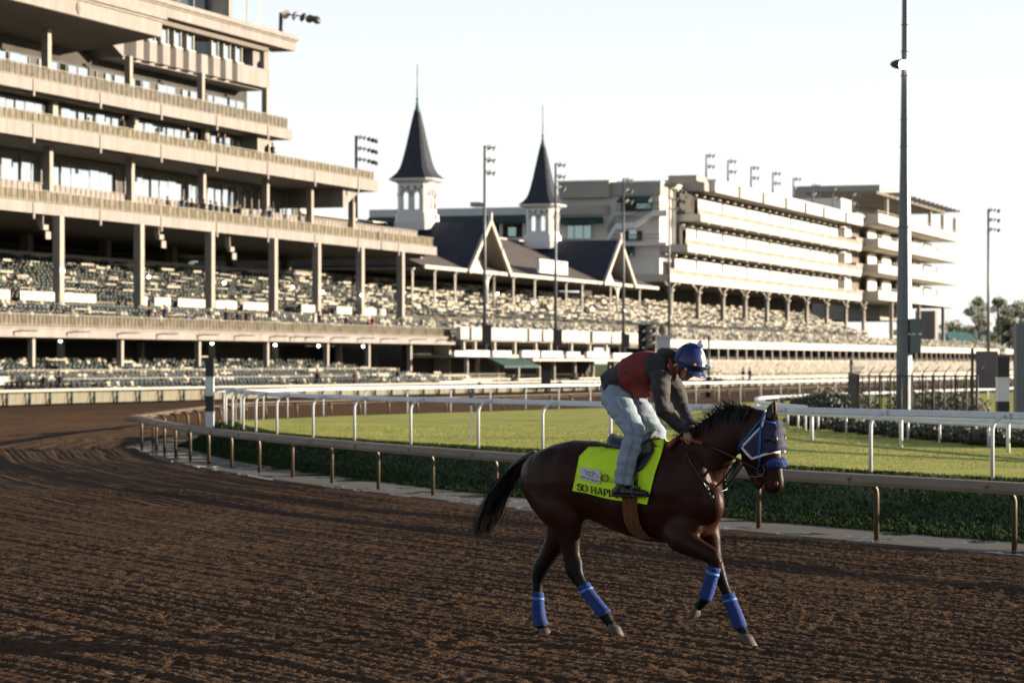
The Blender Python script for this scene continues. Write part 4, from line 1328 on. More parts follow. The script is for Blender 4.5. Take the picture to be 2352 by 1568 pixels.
def seat_boxes(full):
    g = MB()
    g.box(-.22, .22, -.20, .22, .40, .46)                      # pan
    g.add([(-.22, .20, .50), (.22, .20, .50), (.22, .28, .76), (-.22, .28, .76), (-.22, .24, .49), (.22, .24, .49), (.22, .32, .75), (-.22, .32, .75)],
          [(0, 1, 2, 3), (7, 6, 5, 4), (0, 4, 5, 1), (1, 5, 6, 2), (2, 6, 7, 3), (3, 7, 4, 0)])
    if full:
        for x in (-.21, .19):
            g.box(x, x + .02, -.18, -.14, 0, .40); g.box(x, x + .02, .20, .24, 0, .62)
            g.box(x, x + .02, -.14, .22, .60, .63)
    return g


SEAT_LIST = []


def seat_rows(s0, s1, w0, w1, z0, z1, n_, pitch, keep, cream_px, cream_hi=.85, cream_lo=.3):
    for k in range(n_):
        w = w0 + (w1 - w0) * (k + .55) / n_; z = z0 + (z1 - z0) * k / n_ + 0.002
        s = s0 + random.uniform(0, pitch)
        while s < s1:
            s += pitch * (1 if random.random() < .93 else 2.6)
            if random.random() > keep or s > s1: continue
            P = SWZ(s, w, z); px = CX + P.x / P.y * F
            if px < -140 or px > 2500: continue
            f = min(max((px - cream_px + 300) / 600, 0), 1)  # cream share grows rightward, imitating stronger sun on those rows
            cream = random.random() < cream_lo + (cream_hi - cream_lo) * f
            SEAT_LIST.append((s + random.uniform(-.02, .02), w + random.uniform(-.02, .02), z, random.gauss(0, .05), cream, P.y))


seat_rows(S_L, sp(2005, UP_W0), UP_W0, UP_W1, UP_Z0, UP_Z1, UP_ROWS, .62, .86, 750, .16, .10)
seat_rows(S_L, S_FAR - 60, LO_W0 + .3, LO_W1, LO_Z0, LO_Z1, LO_ROWS, .60, .9, 950, .5, .15)
seat_rows(S_L, sp(900, 80), GR_W0, GR_W1, GR_Z0, GR_Z1, GR_ROWS, .62, .9, 1100, .4, .14)
seat_rows(sp(1560, 76), S_FAR - 40, 70.8, 81.0, .6, 1.85, 8, .60, .96, 3000, 1.1, 1.1)
SEAT_LIST.sort(key=lambda t: t[5] if (t[2] < 2.0) else t[5] + 60)
near_seats, rest = [], []
for t in SEAT_LIST:
    P = SWZ(t[0], t[1], t[2]); px = CX + P.x / P.y * F
    if len(near_seats) < 300 and -5 < px < 900 and t[1] < 80 and t[2] < 1.9 and t[5] < 220: near_seats.append(t)
    else: rest.append(t)
sm_ = {c: seat_boxes(True).mesh('seat', M['seatcream'] if c else M['seatgreen']) for c in (True, False)}
for s, w, z, a, c, _ in near_seats:
    o = bpy.data.objects.new('stand_seat', sm_[c]); COL.objects.link(o)
    o.location = SWZ(s, w, z); o.rotation_euler = (0, 0, STAND_ROT + a)
    tag(o, ('cream' if c else 'dark green') + ' seat in the packed rows before the left stand, behind the outer rail, toned to imitate sun and shade', 'seat', ('cream' if c else 'dark green') + ' seats in the front rows of the left stand')
sb_ = seat_boxes(False); SV = np.array(sb_.v); SF_ = np.array(sb_.f)
for cream in (True, False):
    L = [t for t in rest if t[4] == cream]
    arr = np.array([(t[0], t[1], t[2], t[3]) for t in L])
    ca_, sa_ = np.cos(arr[:, 3])[:, None], np.sin(arr[:, 3])[:, None]
    ls = SV[None, :, 0] * ca_ - SV[None, :, 1] * sa_ + arr[:, 0][:, None]
    lw = SV[None, :, 0] * sa_ + SV[None, :, 1] * ca_ + arr[:, 1][:, None]
    lz = SV[None, :, 2] + arr[:, 2][:, None]
    co = np.stack([ls * SA - lw * CA, ls * CA + lw * SA, lz], -1).reshape(-1, 3)
    fc = (SF_[None] + (np.arange(len(L)) * len(SV))[:, None, None]).reshape(-1, 4)
    me = bpy.data.meshes.new('seat_rows')
    me.vertices.add(len(co)); me.vertices.foreach_set('co', co.astype(np.float32).ravel())
    me.loops.add(fc.size); me.loops.foreach_set('vertex_index', fc.astype(np.int32).ravel())
    me.polygons.add(len(fc)); me.polygons.foreach_set('loop_start', np.arange(0, fc.size, 4, dtype=np.int32))
    me.update(calc_edges=True); me.materials.append(M['seatcream'] if cream else M['seatgreen'])
    o = bpy.data.objects.new('seat_rows', me); COL.objects.link(o)
    tag(o, ('cream' if cream else 'dark green') + ' seats massed in the far rows of all the stands, toned to imitate sun and shade', 'seats', kind='stuff')

# cream counters and rails that divide the boxes, too many to count
g = MB()
for (s0_, s1_, w0_, w1_, z0_, z1_, n_, cov) in ((S_L, sp(2005, UP_W0), UP_W0, UP_W1, UP_Z0, UP_Z1, UP_ROWS, .24), (S_L, S_FAR - 60, LO_W0, LO_W1, LO_Z0, LO_Z1, LO_ROWS, .10), (S_L, sp(900, 80), GR_W0, GR_W1, GR_Z0, GR_Z1, GR_ROWS, .07)):
    for k in range(n_):
        w = w0_ + (w1_ - w0_) * (k + .12) / n_; z = z0_ + (z1_ - z0_) * k / n_
        s = s0_ + random.uniform(0, 2)
        while s < s1_:
            L = random.uniform(.9, 2.4)
            P = SWZ(s, w, z); px = CX + P.x / P.y * F
            if random.random() < cov + (min(max((px - 550) / 500, 0), 1) * .40 if cov > .2 else 0) and -100 < px < 2450:
                h_ = random.uniform(.60, .85); th_ = random.choice((.06, .09, .14)) * (1 + min(max((px - 550) / 500, 0), 1) * .8)
                a_, b_ = SWZ(s, w, z + h_), SWZ(s + L, w, z + h_); nn_ = SWZ(0, .12, 0)
                g.prism([a_, b_, b_ + nn_, a_ + nn_], (0, 0, th_))
            s += L + random.uniform(.15, .8)
tag(g.build('box_counters', M['seatcream'], off=(0, 0, 0)), 'cream counters and box rails between the rows of seats', 'counters', kind='stuff')
# white box fronts and tables among the seats
for x0, x1 in ((-60, 21), (43, 123), (145, 218), (328, 336), (352, 390), (406, 469), (492, 542), (556, 613), (690, 723), (771, 806), (835, 862), (870, 884)):
    k = max(1, round((x1 - x0) / 27)); a0, a1 = sp(x0, 88.1), sp(x1, 88.1)
    for j in range(k):
        left.box('box_panel', 'cream', a0 + (a1 - a0) * j / k + .04, a0 + (a1 - a0) * (j + 1) / k - .04, 88.0, 88.08, 6.24, 6.86)
for x0, x1 in ((-60, 185), (206, 406), (521, 636), (652, 770), (788, 905)):
    k = max(1, round((x1 - x0) / 60)); a0, a1 = sp(x0, 78.5), sp(x1, 78.5)
    for j in range(k):
        left.box('box_panel', 'cream', a0 + (a1 - a0) * j / k + .04, a0 + (a1 - a0) * (j + 1) / k - .04, 78.4, 78.5, .95, 1.42)
for w_, z_ in ((78.3, 1.75), (76.2, 1.25), (74.6, 1.0)):
    railing(left, S_L, sp(905 if w_ > 77 else 1160, w_), w_, z_ - .75, .8, 4.2, 'railing')
# long cream benches on the apron in the middle
for _i, (px0, px1, py, d_) in enumerate(((905, 1075, 861, 232), (975, 1180, 869, 222), (1010, 1130, 874, 216), (1190, 1260, 868, 224), (1330, 1480, 866, 228), (1290, 1420, 874, 219), (1480, 1640, 868, 236), (1540, 1720, 862, 250))):
    a, b_ = dp(px0, d_ - 4), dp(px1, d_ + 8); z = zd(py, d_)
    t = thing('bench', 'long cream bench on the apron, %s' % random.choice(('a',)), 'bench', a)
    u_ = (b_ - a).normalized(); n_ = Vector((-u_.y, u_.x, 0))
    t['label'] = ('back left', 'long middle', 'short front middle', 'short one behind the dark speaker', 'back one left of the rider', 'front one left of the rider', 'front one behind the rider', 'farthest right one')[_i] + ', of the cream benches on the apron'; t['group'] = 'cream benches on the apron'
    def bx_(o1, o2, z0, z1, e0=0.0, e1=0.0):
        A_ = a + u_ * e0; B_2 = b_ - u_ * e1
        return MB().prism([A_ + n_ * o1 + Vector((0, 0, z0)), B_2 + n_ * o1 + Vector((0, 0, z0)), B_2 + n_ * o2 + Vector((0, 0, z0)), A_ + n_ * o2 + Vector((0, 0, z0))], (0, 0, z1 - z0))
    bx_(0, .35, z - .12, z - .02).build('seat_plank', M['cream'], t)
    L = (b_ - a).length; j = 0.3
    while j < L:
        MB().box(*(lambda c: (c.x - .04, c.x + .04, c.y - .04, c.y + .04))(a + u_ * j + n_ * .17), 0, z - .12).build('leg', M['column'], t); j += 3.0

# ------------------------------------------------------------------ people in the distance
def person_mesh(sit, shirt, pants, skin, hair):
    g = MB()
    if sit:
        for x in (-.09, .09):
            g.tube([(x, .1, .5), (x, -.30, .52), (x, -.34, .1), (x, -.42, .04)], [.085, .07, .05, .04], 6, 1)
        b0 = .48
    else:
        for x in (-.09, .09):
            g.tube([(x, 0, .88), (x, .01, .48), (x, 0, .06), (x, -.12, .03)], [.09, .065, .045, .04], 6, 1)
        b0 = .86
    g.tube([(0, .02, b0 - .02), (0, .02, b0 + .18), (0, .0, b0 + .42), (0, 0, b0 + .54), (0, 0, b0 + .60)], [(.16, .11), (.15, .11), (.20, .13), (.16, .10), (.06, .06)], 10, 0)
    for x in (-1, 1):
        g.tube([(x * .19, 0, b0 + .50), (x * .25, -.02, b0 + .22), (x * .17, -.22, b0 + .10)], [.06, .045, .035], 6, 0)
        g.ball((x * .16, -.25, b0 + .10), .04, 6, 4, 2)
    g.tube([(0, 0, b0 + .56), (0, -.01, b0 + .66)], .05, 6, 2)
    g.ball((0, -.01, b0 + .76), (.075, .09, .115), 8, 6, 2)
    g.ball((0, .012, b0 + .795), (.083, .092, .098), 8, 6, 3)
    return g


def cm(n_, c): return mat(n_, c, .8, .15, 6.0)


M['skin_far'] = mat('skin_far', (0.36, 0.19, 0.13), 0.6)
CL = {'black': cm('black_clothing', (.012, .012, .014)), 'navy': cm('navy_clothing', (.02, .03, .08)), 'green': cm('green_clothing', (.03, .07, .04)), 'white': cm('white_clothing', (.55, .55, .56)),
      'blue': cm('blue_clothing', (.04, .09, .28)), 'red': cm('red_clothing', (.22, .03, .03)), 'grey': cm('grey_clothing', (.22, .22, .23)), 'brown': cm('brown_clothing', (.09, .06, .045))}
PM = {}


def spectator(loc, sit, col, label, group, rz=None):
    k = (sit, col)
    if k not in PM:
        PM[k] = person_mesh(sit, 0, 0, 0, 0).mesh('person', [CL[col], CL['navy' if col != 'navy' else 'grey'], M['skin_far'], CL['black']])
    o = bpy.data.objects.new('person', PM[k]); COL.objects.link(o)
    o.location = loc; o.rotation_euler = (0, 0, (STAND_ROT if rz is None else rz) + random.uniform(-.6, .6)); s_ = random.uniform(.94, 1.06); o.scale = (s_, s_, s_)
    tag(o, label, 'person', group)



for _i, (px, c) in enumerate(((385, 'brown'), (418, 'navy'), (430, 'black'), (441, 'black'), (452, 'brown'), (468, 'black'), (484, 'black'), (497, 'black'), (511, 'green'), (524, 'green'), (540, 'black'), (550, 'black'), (577, 'grey'), (609, 'grey'), (619, 'navy'), (656, 'grey'), (690, 'grey'))):
    w_ = WF + random.uniform(.8, 1.8)
    light = c == 'grey'
    spectator(SWZ(sp(px, w_), w_, Z1t), False, c, ORD[_i] + ' from the left of the crowd along the first balcony rail, wearing ' + c, 'spectators on the first balcony')
for px, c, lb in ((281, 'black', 'person in black on the second balcony, leftmost of those there'), (431, 'black', 'person in black alone at the middle of the second balcony rail'), (500, 'black', 'left one of two people together on the second balcony'), (515, 'grey', 'grey one of two people together on the second balcony'), (626, 'black', 'person in black at the far right end of the second balcony')):
    w_ = WF + 1.0; spectator(SWZ(sp(px, w_), w_, Z2t), False, c, lb, None)
for _i, (px, c) in enumerate(((343, 'black'), (358, 'navy'), (367, 'white'), (378, 'navy'), (392, 'brown'), (430, 'blue'), (442, 'navy'), (520, 'black'), (535, 'black'), (546, 'black'), (556, 'navy'), (566, 'black'), (575, 'grey'), (586, 'navy'), (722, 'white'), (733, 'black'), (795, 'navy'), (806, 'black'), (845, 'navy'), (856, 'red'))):
    w_ = 83.6; spectator(SWZ(sp(px, w_), w_, LO_Z0), random.random() < .6, c, '%s spectator from the left in the lower tier seats, wearing %s' % (ORD[_i], c), 'spectators in the lower tier')
for px, d_, c, lb in ((100, 158, 'black', 'left of two people behind the outer rail at far left'), (137, 157, 'black', 'right of two people behind the outer rail at far left'), (729, 190, 'black', 'person in black behind the outer rail near the striped pole'), (815, 196, 'brown', 'person in brown sitting behind the outer rail below the spires'),
                      (914, 214, 'navy', 'person in navy by the end of the left stand seats'), (1178, 221, 'black', 'left of a pair seated on the apron benches'), (1190, 222, 'grey', 'right of a pair seated on the apron benches'), (1312, 226, 'black', 'person in black in the seated group right of the dark speaker'),
                      (1324, 226, 'blue', 'person in bright blue in the seated group on the apron'), (1337, 227, 'navy', 'person in navy in the seated group on the apron'), (1361, 228, 'white', 'person in white at the right of the seated apron group'), (1707, 262, 'navy', 'person in navy standing by the outer rail right of the rider'), (1722, 262, 'black', 'person in black standing by the outer rail right of the rider'), (1955, 268, 'black', 'person standing in the grey bleachers left of the fence')):
    spectator(dp(px, d_, 0.0 if px != 1955 else 1.1), 1170 < px < 1370, c, lb, None)

# small wall lamps (cobra heads) along the lower canopy
cm_ = MB(); cm_.tube([(0, 0, 0), (0, -.5, .08), (0, -.75, .06)], .05, 6)
lh = MB(); lh.loft([[(x * .10, y, .06 + z * .05) for x, z in ((-1, 0), (-.6, .8), (.6, .8), (1, 0), (.5, -.6), (-.5, -.6))] for y in (-.65, -.8, -1.25, -1.5)])
for _i, px in enumerate((30, 152, 268, 358, 452, 537, 618, 665, 700, 758, 820, 872, 940, 1000)):
    t = thing('fascia_lamp', ORD[_i] + ' from the left of the cobra-head lamps along the lower canopy fascia', 'lamp', SWZ(sp(px, WC), WC - .02, 4.05), STAND_ROT + .5, 'cobra lamps along the lower canopy')
    place('arm', cm_.mesh('arm', M['steel']) if 'arm_me' not in globals() else arm_me, t, (0, 0, 0)); place('lamp_head', lh.mesh('lamp_head', M['steel']), t, (0, 0, 0))
# floodlights hung under the first balcony
fm = MB(); fm.box(-.35, .35, -.5, -.2, -.1, .25); fm.box(-.05, .05, -.3, .1, .2, 1.0); fm.box(-.2, .5, -.6, -.5, -.7, -.2)
for _i, (px, py) in enumerate(((90, 525), (357, 547), (520, 575))):
    t = tag(place('hanging_speaker', fm.mesh('hanging_speaker', M['column']), None, SWZ(sp(px, 88.6), 88.6, zp(px, py, 88.6)), STAND_ROT), ('left', 'middle', 'right')[_i] + ' one of three grey loudspeakers hung below the first balcony', 'speaker', 'hanging loudspeakers')
# glowing bulkhead lamps on columns
M['bulb'] = bpy.data.materials.new('lit_lamp'); M['bulb'].use_nodes = True
_b = M['bulb'].node_tree.nodes['Principled BSDF']; _b.inputs['Emission Color'].default_value = (1, .93, .8, 1); _b.inputs['Emission Strength'].default_value = 6
bm_ = MB().ball((0, 0, 0), .12, 8, 6).mesh('bulb', M['bulb'])
_cnt = {}
for px, py, w_, gq in ((145, 622, 87.6, 'main columns'), (342, 636, 87.6, 'main columns'), (515, 650, 87.6, 'main columns'), (672, 660, 87.6, 'main columns'), (741, 671, 87.6, 'main columns'), (831, 678, 87.6, 'main columns'), (139, 782, 89.5, 'canopy soffit'), (487, 788, 89.5, 'canopy soffit'), (632, 792, 89.5, 'canopy soffit'), (732, 794, 89.5, 'canopy soffit'), (834, 795, 89.5, 'canopy soffit'), (1143, 674, 91.4, 'grandstand'), (1225, 695, 91.4, 'grandstand'), (1361, 710, 91.4, 'grandstand'), (1434, 713, 91.4, 'grandstand')):
    o = place('bulkhead_lamp', bm_, None, SWZ(sp(px, w_), w_, zp(px, py, w_)))
    _cnt[gq] = _cnt.get(gq, -1) + 1
    tag(o, ORD[_cnt[gq]] + ' from left of the lit lamps on the ' + {'main columns': 'columns below the first balcony', 'canopy soffit': 'underside of the lower canopy', 'grandstand': 'spired grandstand front'}[gq], 'lamp', 'lit lamps: ' + gq)

# ------------------------------------------------------------------ lamp poles
def flood(g, c, ang, r=.42):
    d = Vector((math.cos(ang), math.sin(ang), -.45)).normalized()
    u_ = d.cross(Vector((0, 0, 1))).normalized(); v_ = u_.cross(d)
    rg = []
    for t, k in ((0, .35), (.12, .8), (.3, 1.0)):
        rg.append([Vector(c) + d * t * r * 2 + u_ * r * k * math.cos(a * math.pi / 4) + v_ * r * k * math.sin(a * math.pi / 4) for a in range(8)])
    g.loft(rg[:], 0)
    e = rg[-1]
    g.add([p + d * .01 for p in e], [tuple(range(8))], 1)


def lamp_pole(base, top, r0, r1, label, tiers, group=None, heads=2, sleeve=0, ang0=0.3, r=.26, pole_m='steel'):
    t = thing('lamp_pole', label, 'lamp pole', base, 0, group)
    g = MB(); g.tube([base, base.lerp(Vector((base.x, base.y, top)), .5), Vector((base.x, base.y, top))], [r0, (r0 + r1) / 2, r1], 10); g.build('pole', M[pole_m], t)
    if sleeve:
        g = MB(); g.tube([base + Vector((0, 0, -.05)), base + Vector((0, 0, sleeve))], r0 * 1.5, 10); g.box(base.x - .1, base.x + r0 * 3.6, base.y - .35, base.y - .1, base.z + sleeve * .35, base.z + sleeve * .95); g.build('sleeve', M['darkmetal'], t)
    for k in range(tiers):
        z = top - .1 - k * r * 4.2
        for j in range(heads):
            a = ang0 - 1.2 + j * .75
            g = MB(); c = Vector((base.x + (.3 + 1.7 * r * j) * 1.0, base.y - .25, z - .1 * j)); flood(g, c, a, r)
            g.tube([Vector((base.x, base.y, z + .05)), c], .05, 4)
            g.build('floodlight', [M['darkmetal'], M['lamp']], t)
    return t


for px, py0, py1, w_, z0, sl in ((1113, 335, 805, 79.8, 2.9, 2.7), (1276, 375, 805, 79.8, 2.9, 2.5), (1432, 410, 812, 79.8, 2.9, 2.3), (1537, 432, 775, 84, 4.75, 0)):
    zt_ = zp(px, py0, w_)
    ident = {1113: 'tall thin lamp pole right of the nearer spire', 1276: 'tall thin lamp pole crossing the farther spire', 1432: 'tall thin lamp pole just right of the second gable', 1537: 'tall thin lamp pole at the corner of the suite stand'}[px]
    lamp_pole(SWZ(sp(px, w_), w_, z0), zt_, .17, .10, ident, 3, None, 2 if px != 1537 else 4, sl)
names8 = ['first', 'second', 'third', 'fourth', 'fifth', 'sixth', 'seventh', 'eighth']
for k, (px, py) in enumerate(((1622, 355), (1672, 368), (1725, 383), (1775, 396), (1822, 409), (1866, 424), (1913, 434), (1957, 446))):
    w_ = WR + 3
    lamp_pole(SWZ(sp(px, w_), w_, RZt + .2), zp(px, py, w_), .16, .09, names8[k] + ' from left of the short lamp poles on the suite stand roof', 2, None, 2, 0, r=.34)
lamp_pole(SWZ(sp(818, 104), 104, 12), zp(818, 312, 104), .2, .14, 'lamp mast with three rows of floodlights rising behind the left stand', 3, None, 5, 0, r=.26, pole_m='darkmetal')
lamp_pole(dp(2270, 520, 0), zd(480, 520), .33, .2, 'far thin lamp pole against the sky at the right edge', 3, None, 3, 0, r=.42)
lamp_pole(SWZ(sp(645, WF + 3), WF + 3, Zr), zd(-30, 215), .2, .14, 'rooftop lamp mast at the top of the left stand', 1, None, 5, 0, r=.4, pole_m='darkmetal')

# the big pole on the right
bpole = thing('lighting_pole', 'thick tapering grey pole with cabinets and a lamp, tallest thing on the right', 'pole', dp(2076, 84, .3))
b0 = bpole.location
g = MB(); n_ = 8
rg = []
for z, r_ in ((.2, .25), (4, .232), (8, .15), (11, .115), (16, .088), (24, .065)):
    rg.append([(b0.x + .045 * (z / 12) + r_ * math.cos(2 * math.pi * (j + .5) / n_), b0.y + r_ * math.sin(2 * math.pi * (j + .5) / n_), z) for j in range(n_)])
g.loft(rg, smooth=False); sh = g.build('shaft', M['steel'], bpole)
g = MB()
for z, r_ in ((3.4, .272), (6.2, .215), (8.6, .157), (9.4, .148), (10.7, .135), (11.4, .128), (12.2, .124)):
    g.tube([(b0.x + .045 * z / 12, b0.y, z), (b0.x + .045 * z / 12, b0.y, z + .05)], r_ * .88 + .012, 8)
g.build('collars', M['steel'], sh)
for y0, y1 in ((732, 765), (769, 812)):
    MB().box(b0.x + .14, b0.x + .46, b0.y - .33, b0.y - .05, zd(y1, 84), zd(y0, 84)).build('cabinet', M['steel'], bpole)
g = MB(); zl = zd(152, 84); c = Vector((b0.x - .12, b0.y - .3, zl))
g.ball(c + Vector((-.05, 0, .02)), (.28, .18, .14), 12, 8); g.tube([c, (b0.x + .05, b0.y, zl + .1)], .06, 6); g.build('lamp_housing', M['darkmetal'], bpole)
g = MB(); g.ball(c + Vector((.10, -.10, 0)), (.22, .16, .13), 12, 8); g.build('lamp_lens', M['bulb'], bpole)

# ------------------------------------------------------------------ striped marker poles
def marker(px, d_, z0, y_top, wd, bands, label):
    t = thing('marker_pole', label, 'marker pole', dp(px, d_, z0))
    x, y = t.location.x, t.location.y; zt_ = zd(y_top, d_); hw = wd / 2
    zs = [zd(v, d_) for v in bands]
    prev = zt_; k = 0
    for zb in zs + [z0 - .1]:
        MB().box(x - hw, x + hw, y - hw, y + hw, zb + .003, prev).build('band', M['black'] if k % 2 == 0 else M['white'], t); prev = zb; k += 1
    for zb in zs:
        MB().box(x - hw - .012, x + hw + .012, y - hw - .012, y + hw + .012, zb - .02, zb + .02).build('collar', M['white'], t)


marker(482, 78, .42, 822, .225, (866, 907, 947), 'black and white striped marker pole inside the bend, left')
marker(2303, 60, .5, 818, .25, (868, 919), 'black and white striped marker pole by the hedge at right')

# ------------------------------------------------------------------ hedges, trees
def leaf_cloud(g, c, r, n_, size, squash=1.0, seed=0):
    rr = random.Random(seed)
    c = Vector(c)
    for _ in range(n_):
        while True:
            v = Vector((rr.uniform(-1, 1), rr.uniform(-1, 1), rr.uniform(-1, 1)))
            if .25 < v.length < 1: break
        p = c + Vector((v.x * r[0], v.y * r[1], v.z * r[2]))
        a = Vector((rr.gauss(0, 1), rr.gauss(0, 1), rr.gauss(0, 1))).normalized(); b_ = a.orthogonal().normalized(); s_ = size * rr.uniform(.6, 1.4)
        g.add([p - a * s_, p + b_ * s_ * .5, p + a * s_, p - b_ * s_ * .5], [(0, 1, 2, 3)])


M['leaf'] = mat('hedge_leaf', (0.019, 0.026, 0.008), 0.6, 0.4, 3.0)
M['leaf2'] = mat('hazy_tree_leaf', (0.12, 0.135, 0.07), 0.6, 0.3, .5)  # lightened leaf colour imitates distant haze
M['bark'] = mat('bark', (0.07, 0.05, 0.035), .9, .2, 3.0)
random.seed(11)
hd = thing('hedge', 'dark clipped hedge behind the white rails at right', 'hedge', dp(2120, 66, .5))
for px, d_, h_, wr_ in ((1905, 92, .85, 2.2), (1930, 84, .75, 1.6), (1885, 76, .5, 1.4), (1945, 72, .5, 1.6), (2010, 69, .52, 1.7), (2075, 66.5, .52, 1.7), (2140, 64, .52, 1.7), (2205, 62, .52, 1.7), (2270, 60, .55, 1.8), (2335, 58, .55, 1.8), (2400, 57, .55, 1.8)):
    g = MB(); c = dp(px, d_, .45 + h_ / 2)
    leaf_cloud(g, c, (wr_ * .75, 1.2, h_ * .62), 1500, .06, seed=px)
    core = MB(); core.ball(c - Vector((0, 0, .06)), (wr_ * .62, 1.0, h_ * .5), 12, 8)
    f = g.build('foliage', M['leaf'], hd); core.build('inner_twigs', M['leaf'], f)
for px, d_, h_, wr_, lb in ((2130, 96, .8, 2.4, 'low bush behind the chain-link fence, nearer the thick pole'), (2195, 94, .7, 2.0, 'low bush behind the chain-link fence, nearer the striped pole')):
    t = thing('bush', lb, 'bush', dp(px, d_, .4)); g = MB(); leaf_cloud(g, dp(px, d_, .4 + h_ * .5), (wr_ * .6, 1.3, h_ * .6), 1300, .07, seed=px); g.build('foliage', M['leaf'], t)
    g = MB(); g.tube([t.location, t.location + Vector((.1, 0, h_ * .7))], [.05, .02], 6); g.build('stem', M['bark'], t)


def tree(px, d_, h_, wr_, n_, label, seed, group=None, thin=False):
    rr = random.Random(seed)
    base = dp(px, d_, 0); t = thing('tree', label, 'tree', base, 0, group)
    g = MB(); g.tube([base, base + Vector((.2, 0, h_ * .35)), base + Vector((-.1, .1, h_ * .7)), base + Vector((0, 0, h_ * .92))], [h_ * .022, h_ * .017, h_ * .01, .03], 7)
    cl = []
    for k in range(13 if not thin else 17):
        a = rr.uniform(0, 6.28); z = rr.uniform(.38, .96) * h_; R_ = wr_ * math.sin(min(1, (1.08 - z / h_) * 1.9)) * rr.uniform(.35, .95)
        e = base + Vector((R_ * math.cos(a), R_ * math.sin(a), z)); s_ = base + Vector((0, 0, z * .72))
        g.tube([s_, s_.lerp(e, .5) + Vector((0, 0, -.2)), e], [h_ * .008, h_ * .005, .02], 5); cl.append(e)
    g.build('trunk', M['bark'], t)
    g = MB()
    for k, e in enumerate(cl):
        r_ = wr_ * rr.uniform(.22, .40) * (.8 if thin else 1.1)
        leaf_cloud(g, e, (r_, r_, r_ * .75), n_, h_ * .016 * (1 if thin else 1.3), seed=seed * 31 + k)
    g.build('crown', M['leaf2'], t)


tree(2248, 560, 15.2, 4.2, 130, 'airy tree against the sky left of the far lamp pole', 3, None, True)
tree(2292, 575, 16.0, 4.4, 130, 'airy tree against the sky right of the far lamp pole', 5, None, True)
tree(2345, 540, 13.5, 5.0, 260, 'dense dark tree at the right edge of the photo', 8)
for k, px in enumerate((2060, 2092, 2125, 2158, 2190, 2222, 2255, 2300, 2330, 2370)):
    tree(px, 640 + 12 * (k % 3), 10.5 + (k * 37 % 5) * .5, 4.2, 150, ORD[k] + ' bushy tree from the left in the far tree line behind the barns', 20 + k, 'trees of the far tree line')

# ------------------------------------------------------------------ barns at the far right
for k, (px, d_, L, lb) in enumerate(((2130, 600, 22, 'green-roofed barn seen between the columns of the end stand'), (2235, 590, 26, 'green-roofed barn below the airy trees'), (2345, 580, 26, 'green-roofed barn at the far right edge'))):
    t = thing('barn', lb, 'barn', dp(px, d_, 0), .15)
    def lb_(nm, x0, x1, y0, y1, z0, z1, m_): MB().box(x0, x1, y0, y1, z0, z1).build(nm, M[m_], t, off=(0, 0, 0))
    h_ = 2.22 + 35 / 6500 * d_
    lb_('wall', -L / 2 * .3, L / 2 * .3, 0, 8, 0, h_, 'greywall2')
    g = MB().prism([(-L / 2 * .36, -1.2, h_), (-L / 2 * .36, 9.2, h_), (-L / 2 * .36, 4, h_ + 3.2)], (L * .36, 0, 0)); g.build('roof', M['greenmetal'], t, off=(0, 0, 0))
    g = MB().prism([(-L / 2 * .36, -1.3, h_ + .1), (-L / 2 * .36, -4.6, h_ - 1.1), (-L / 2 * .36, -4.6, h_ - 1.25), (-L / 2 * .36, -1.3, h_ - .1)], (L * .36, 0, 0)); g.build('lean_to', M['greenmetal'], t, off=(0, 0, 0))
    for j in range(5):
        x = -L / 2 * .34 + j * L * .34 / 4; lb_('post', x - .12, x + .12, -4.5, -4.26, 0, h_ - 1.2, 'column')

# ------------------------------------------------------------------ chain-link fence at the tunnel
fe = thing('chain_link_fence', 'grey chain-link fence with barbed arms in front of the thick pole', 'fence', dp(2090, 80, .35))
A_, B_, C_ = dp(1950, 88, .35), dp(1972, 78, .35), dp(2245, 76, .35)
def fence_run(P, Q, n_, z1):
    d = Q - P
    for k in range(n_ + 1):
        p = P + d * k / n_
        g = MB(); g.tube([p, p + Vector((0, 0, z1 - .35))], .03, 6); g.tube([p + Vector((0, 0, z1 - .36)), p + Vector((.06, -.02, z1 - .24)), p + Vector((.16, -.05, z1 - .14))], .012, 5); g.build('post', M['fence'], fe)
    g = MB()
    L = d.length; u_ = d / L; H_ = z1 - .35 - .05; pitch = .075; k = -H_
    while k < L:
        for sg in (1, -1):
            x0, x1 = (k, k + H_) if sg == 1 else (k + H_, k)
            za, zb = .03, H_
            a0, a1 = max(0, min(L, x0)), max(0, min(L, x1))
            if abs(a1 - a0) > 1e-3:
                f0, f1 = (a0 - x0) / (x1 - x0), (a1 - x0) / (x1 - x0)
                p, q = P + u_ * a0 + Vector((0, 0, za + (zb - za) * f0)), P + u_ * a1 + Vector((0, 0, za + (zb - za) * f1))
                g.add([p - Vector((0, 0, .003)), q - Vector((0, 0, .006)), q + Vector((0, 0, .006)), p + Vector((0, 0, .006))], [(0, 1, 2, 3)])
        k += pitch
    pk_ = MB(); pk_.box(-.011, .011, -.011, .011, 0, H_ + .02); pme_ = pk_.mesh('picket', M['fence']); kk = .14
    while kk < L:
        place('picket', pme_, fe, P + u_ * kk + Vector((0, .03, 0)) - fe.location); kk += .19
    g.tube([P + Vector((0, 0, H_)), Q + Vector((0, 0, H_))], .02, 6)
    g.build('wire_mesh', M['fence'], fe)
fence_run(A_, B_, 5, 1.9); fence_run(B_, C_, 11, 1.9)

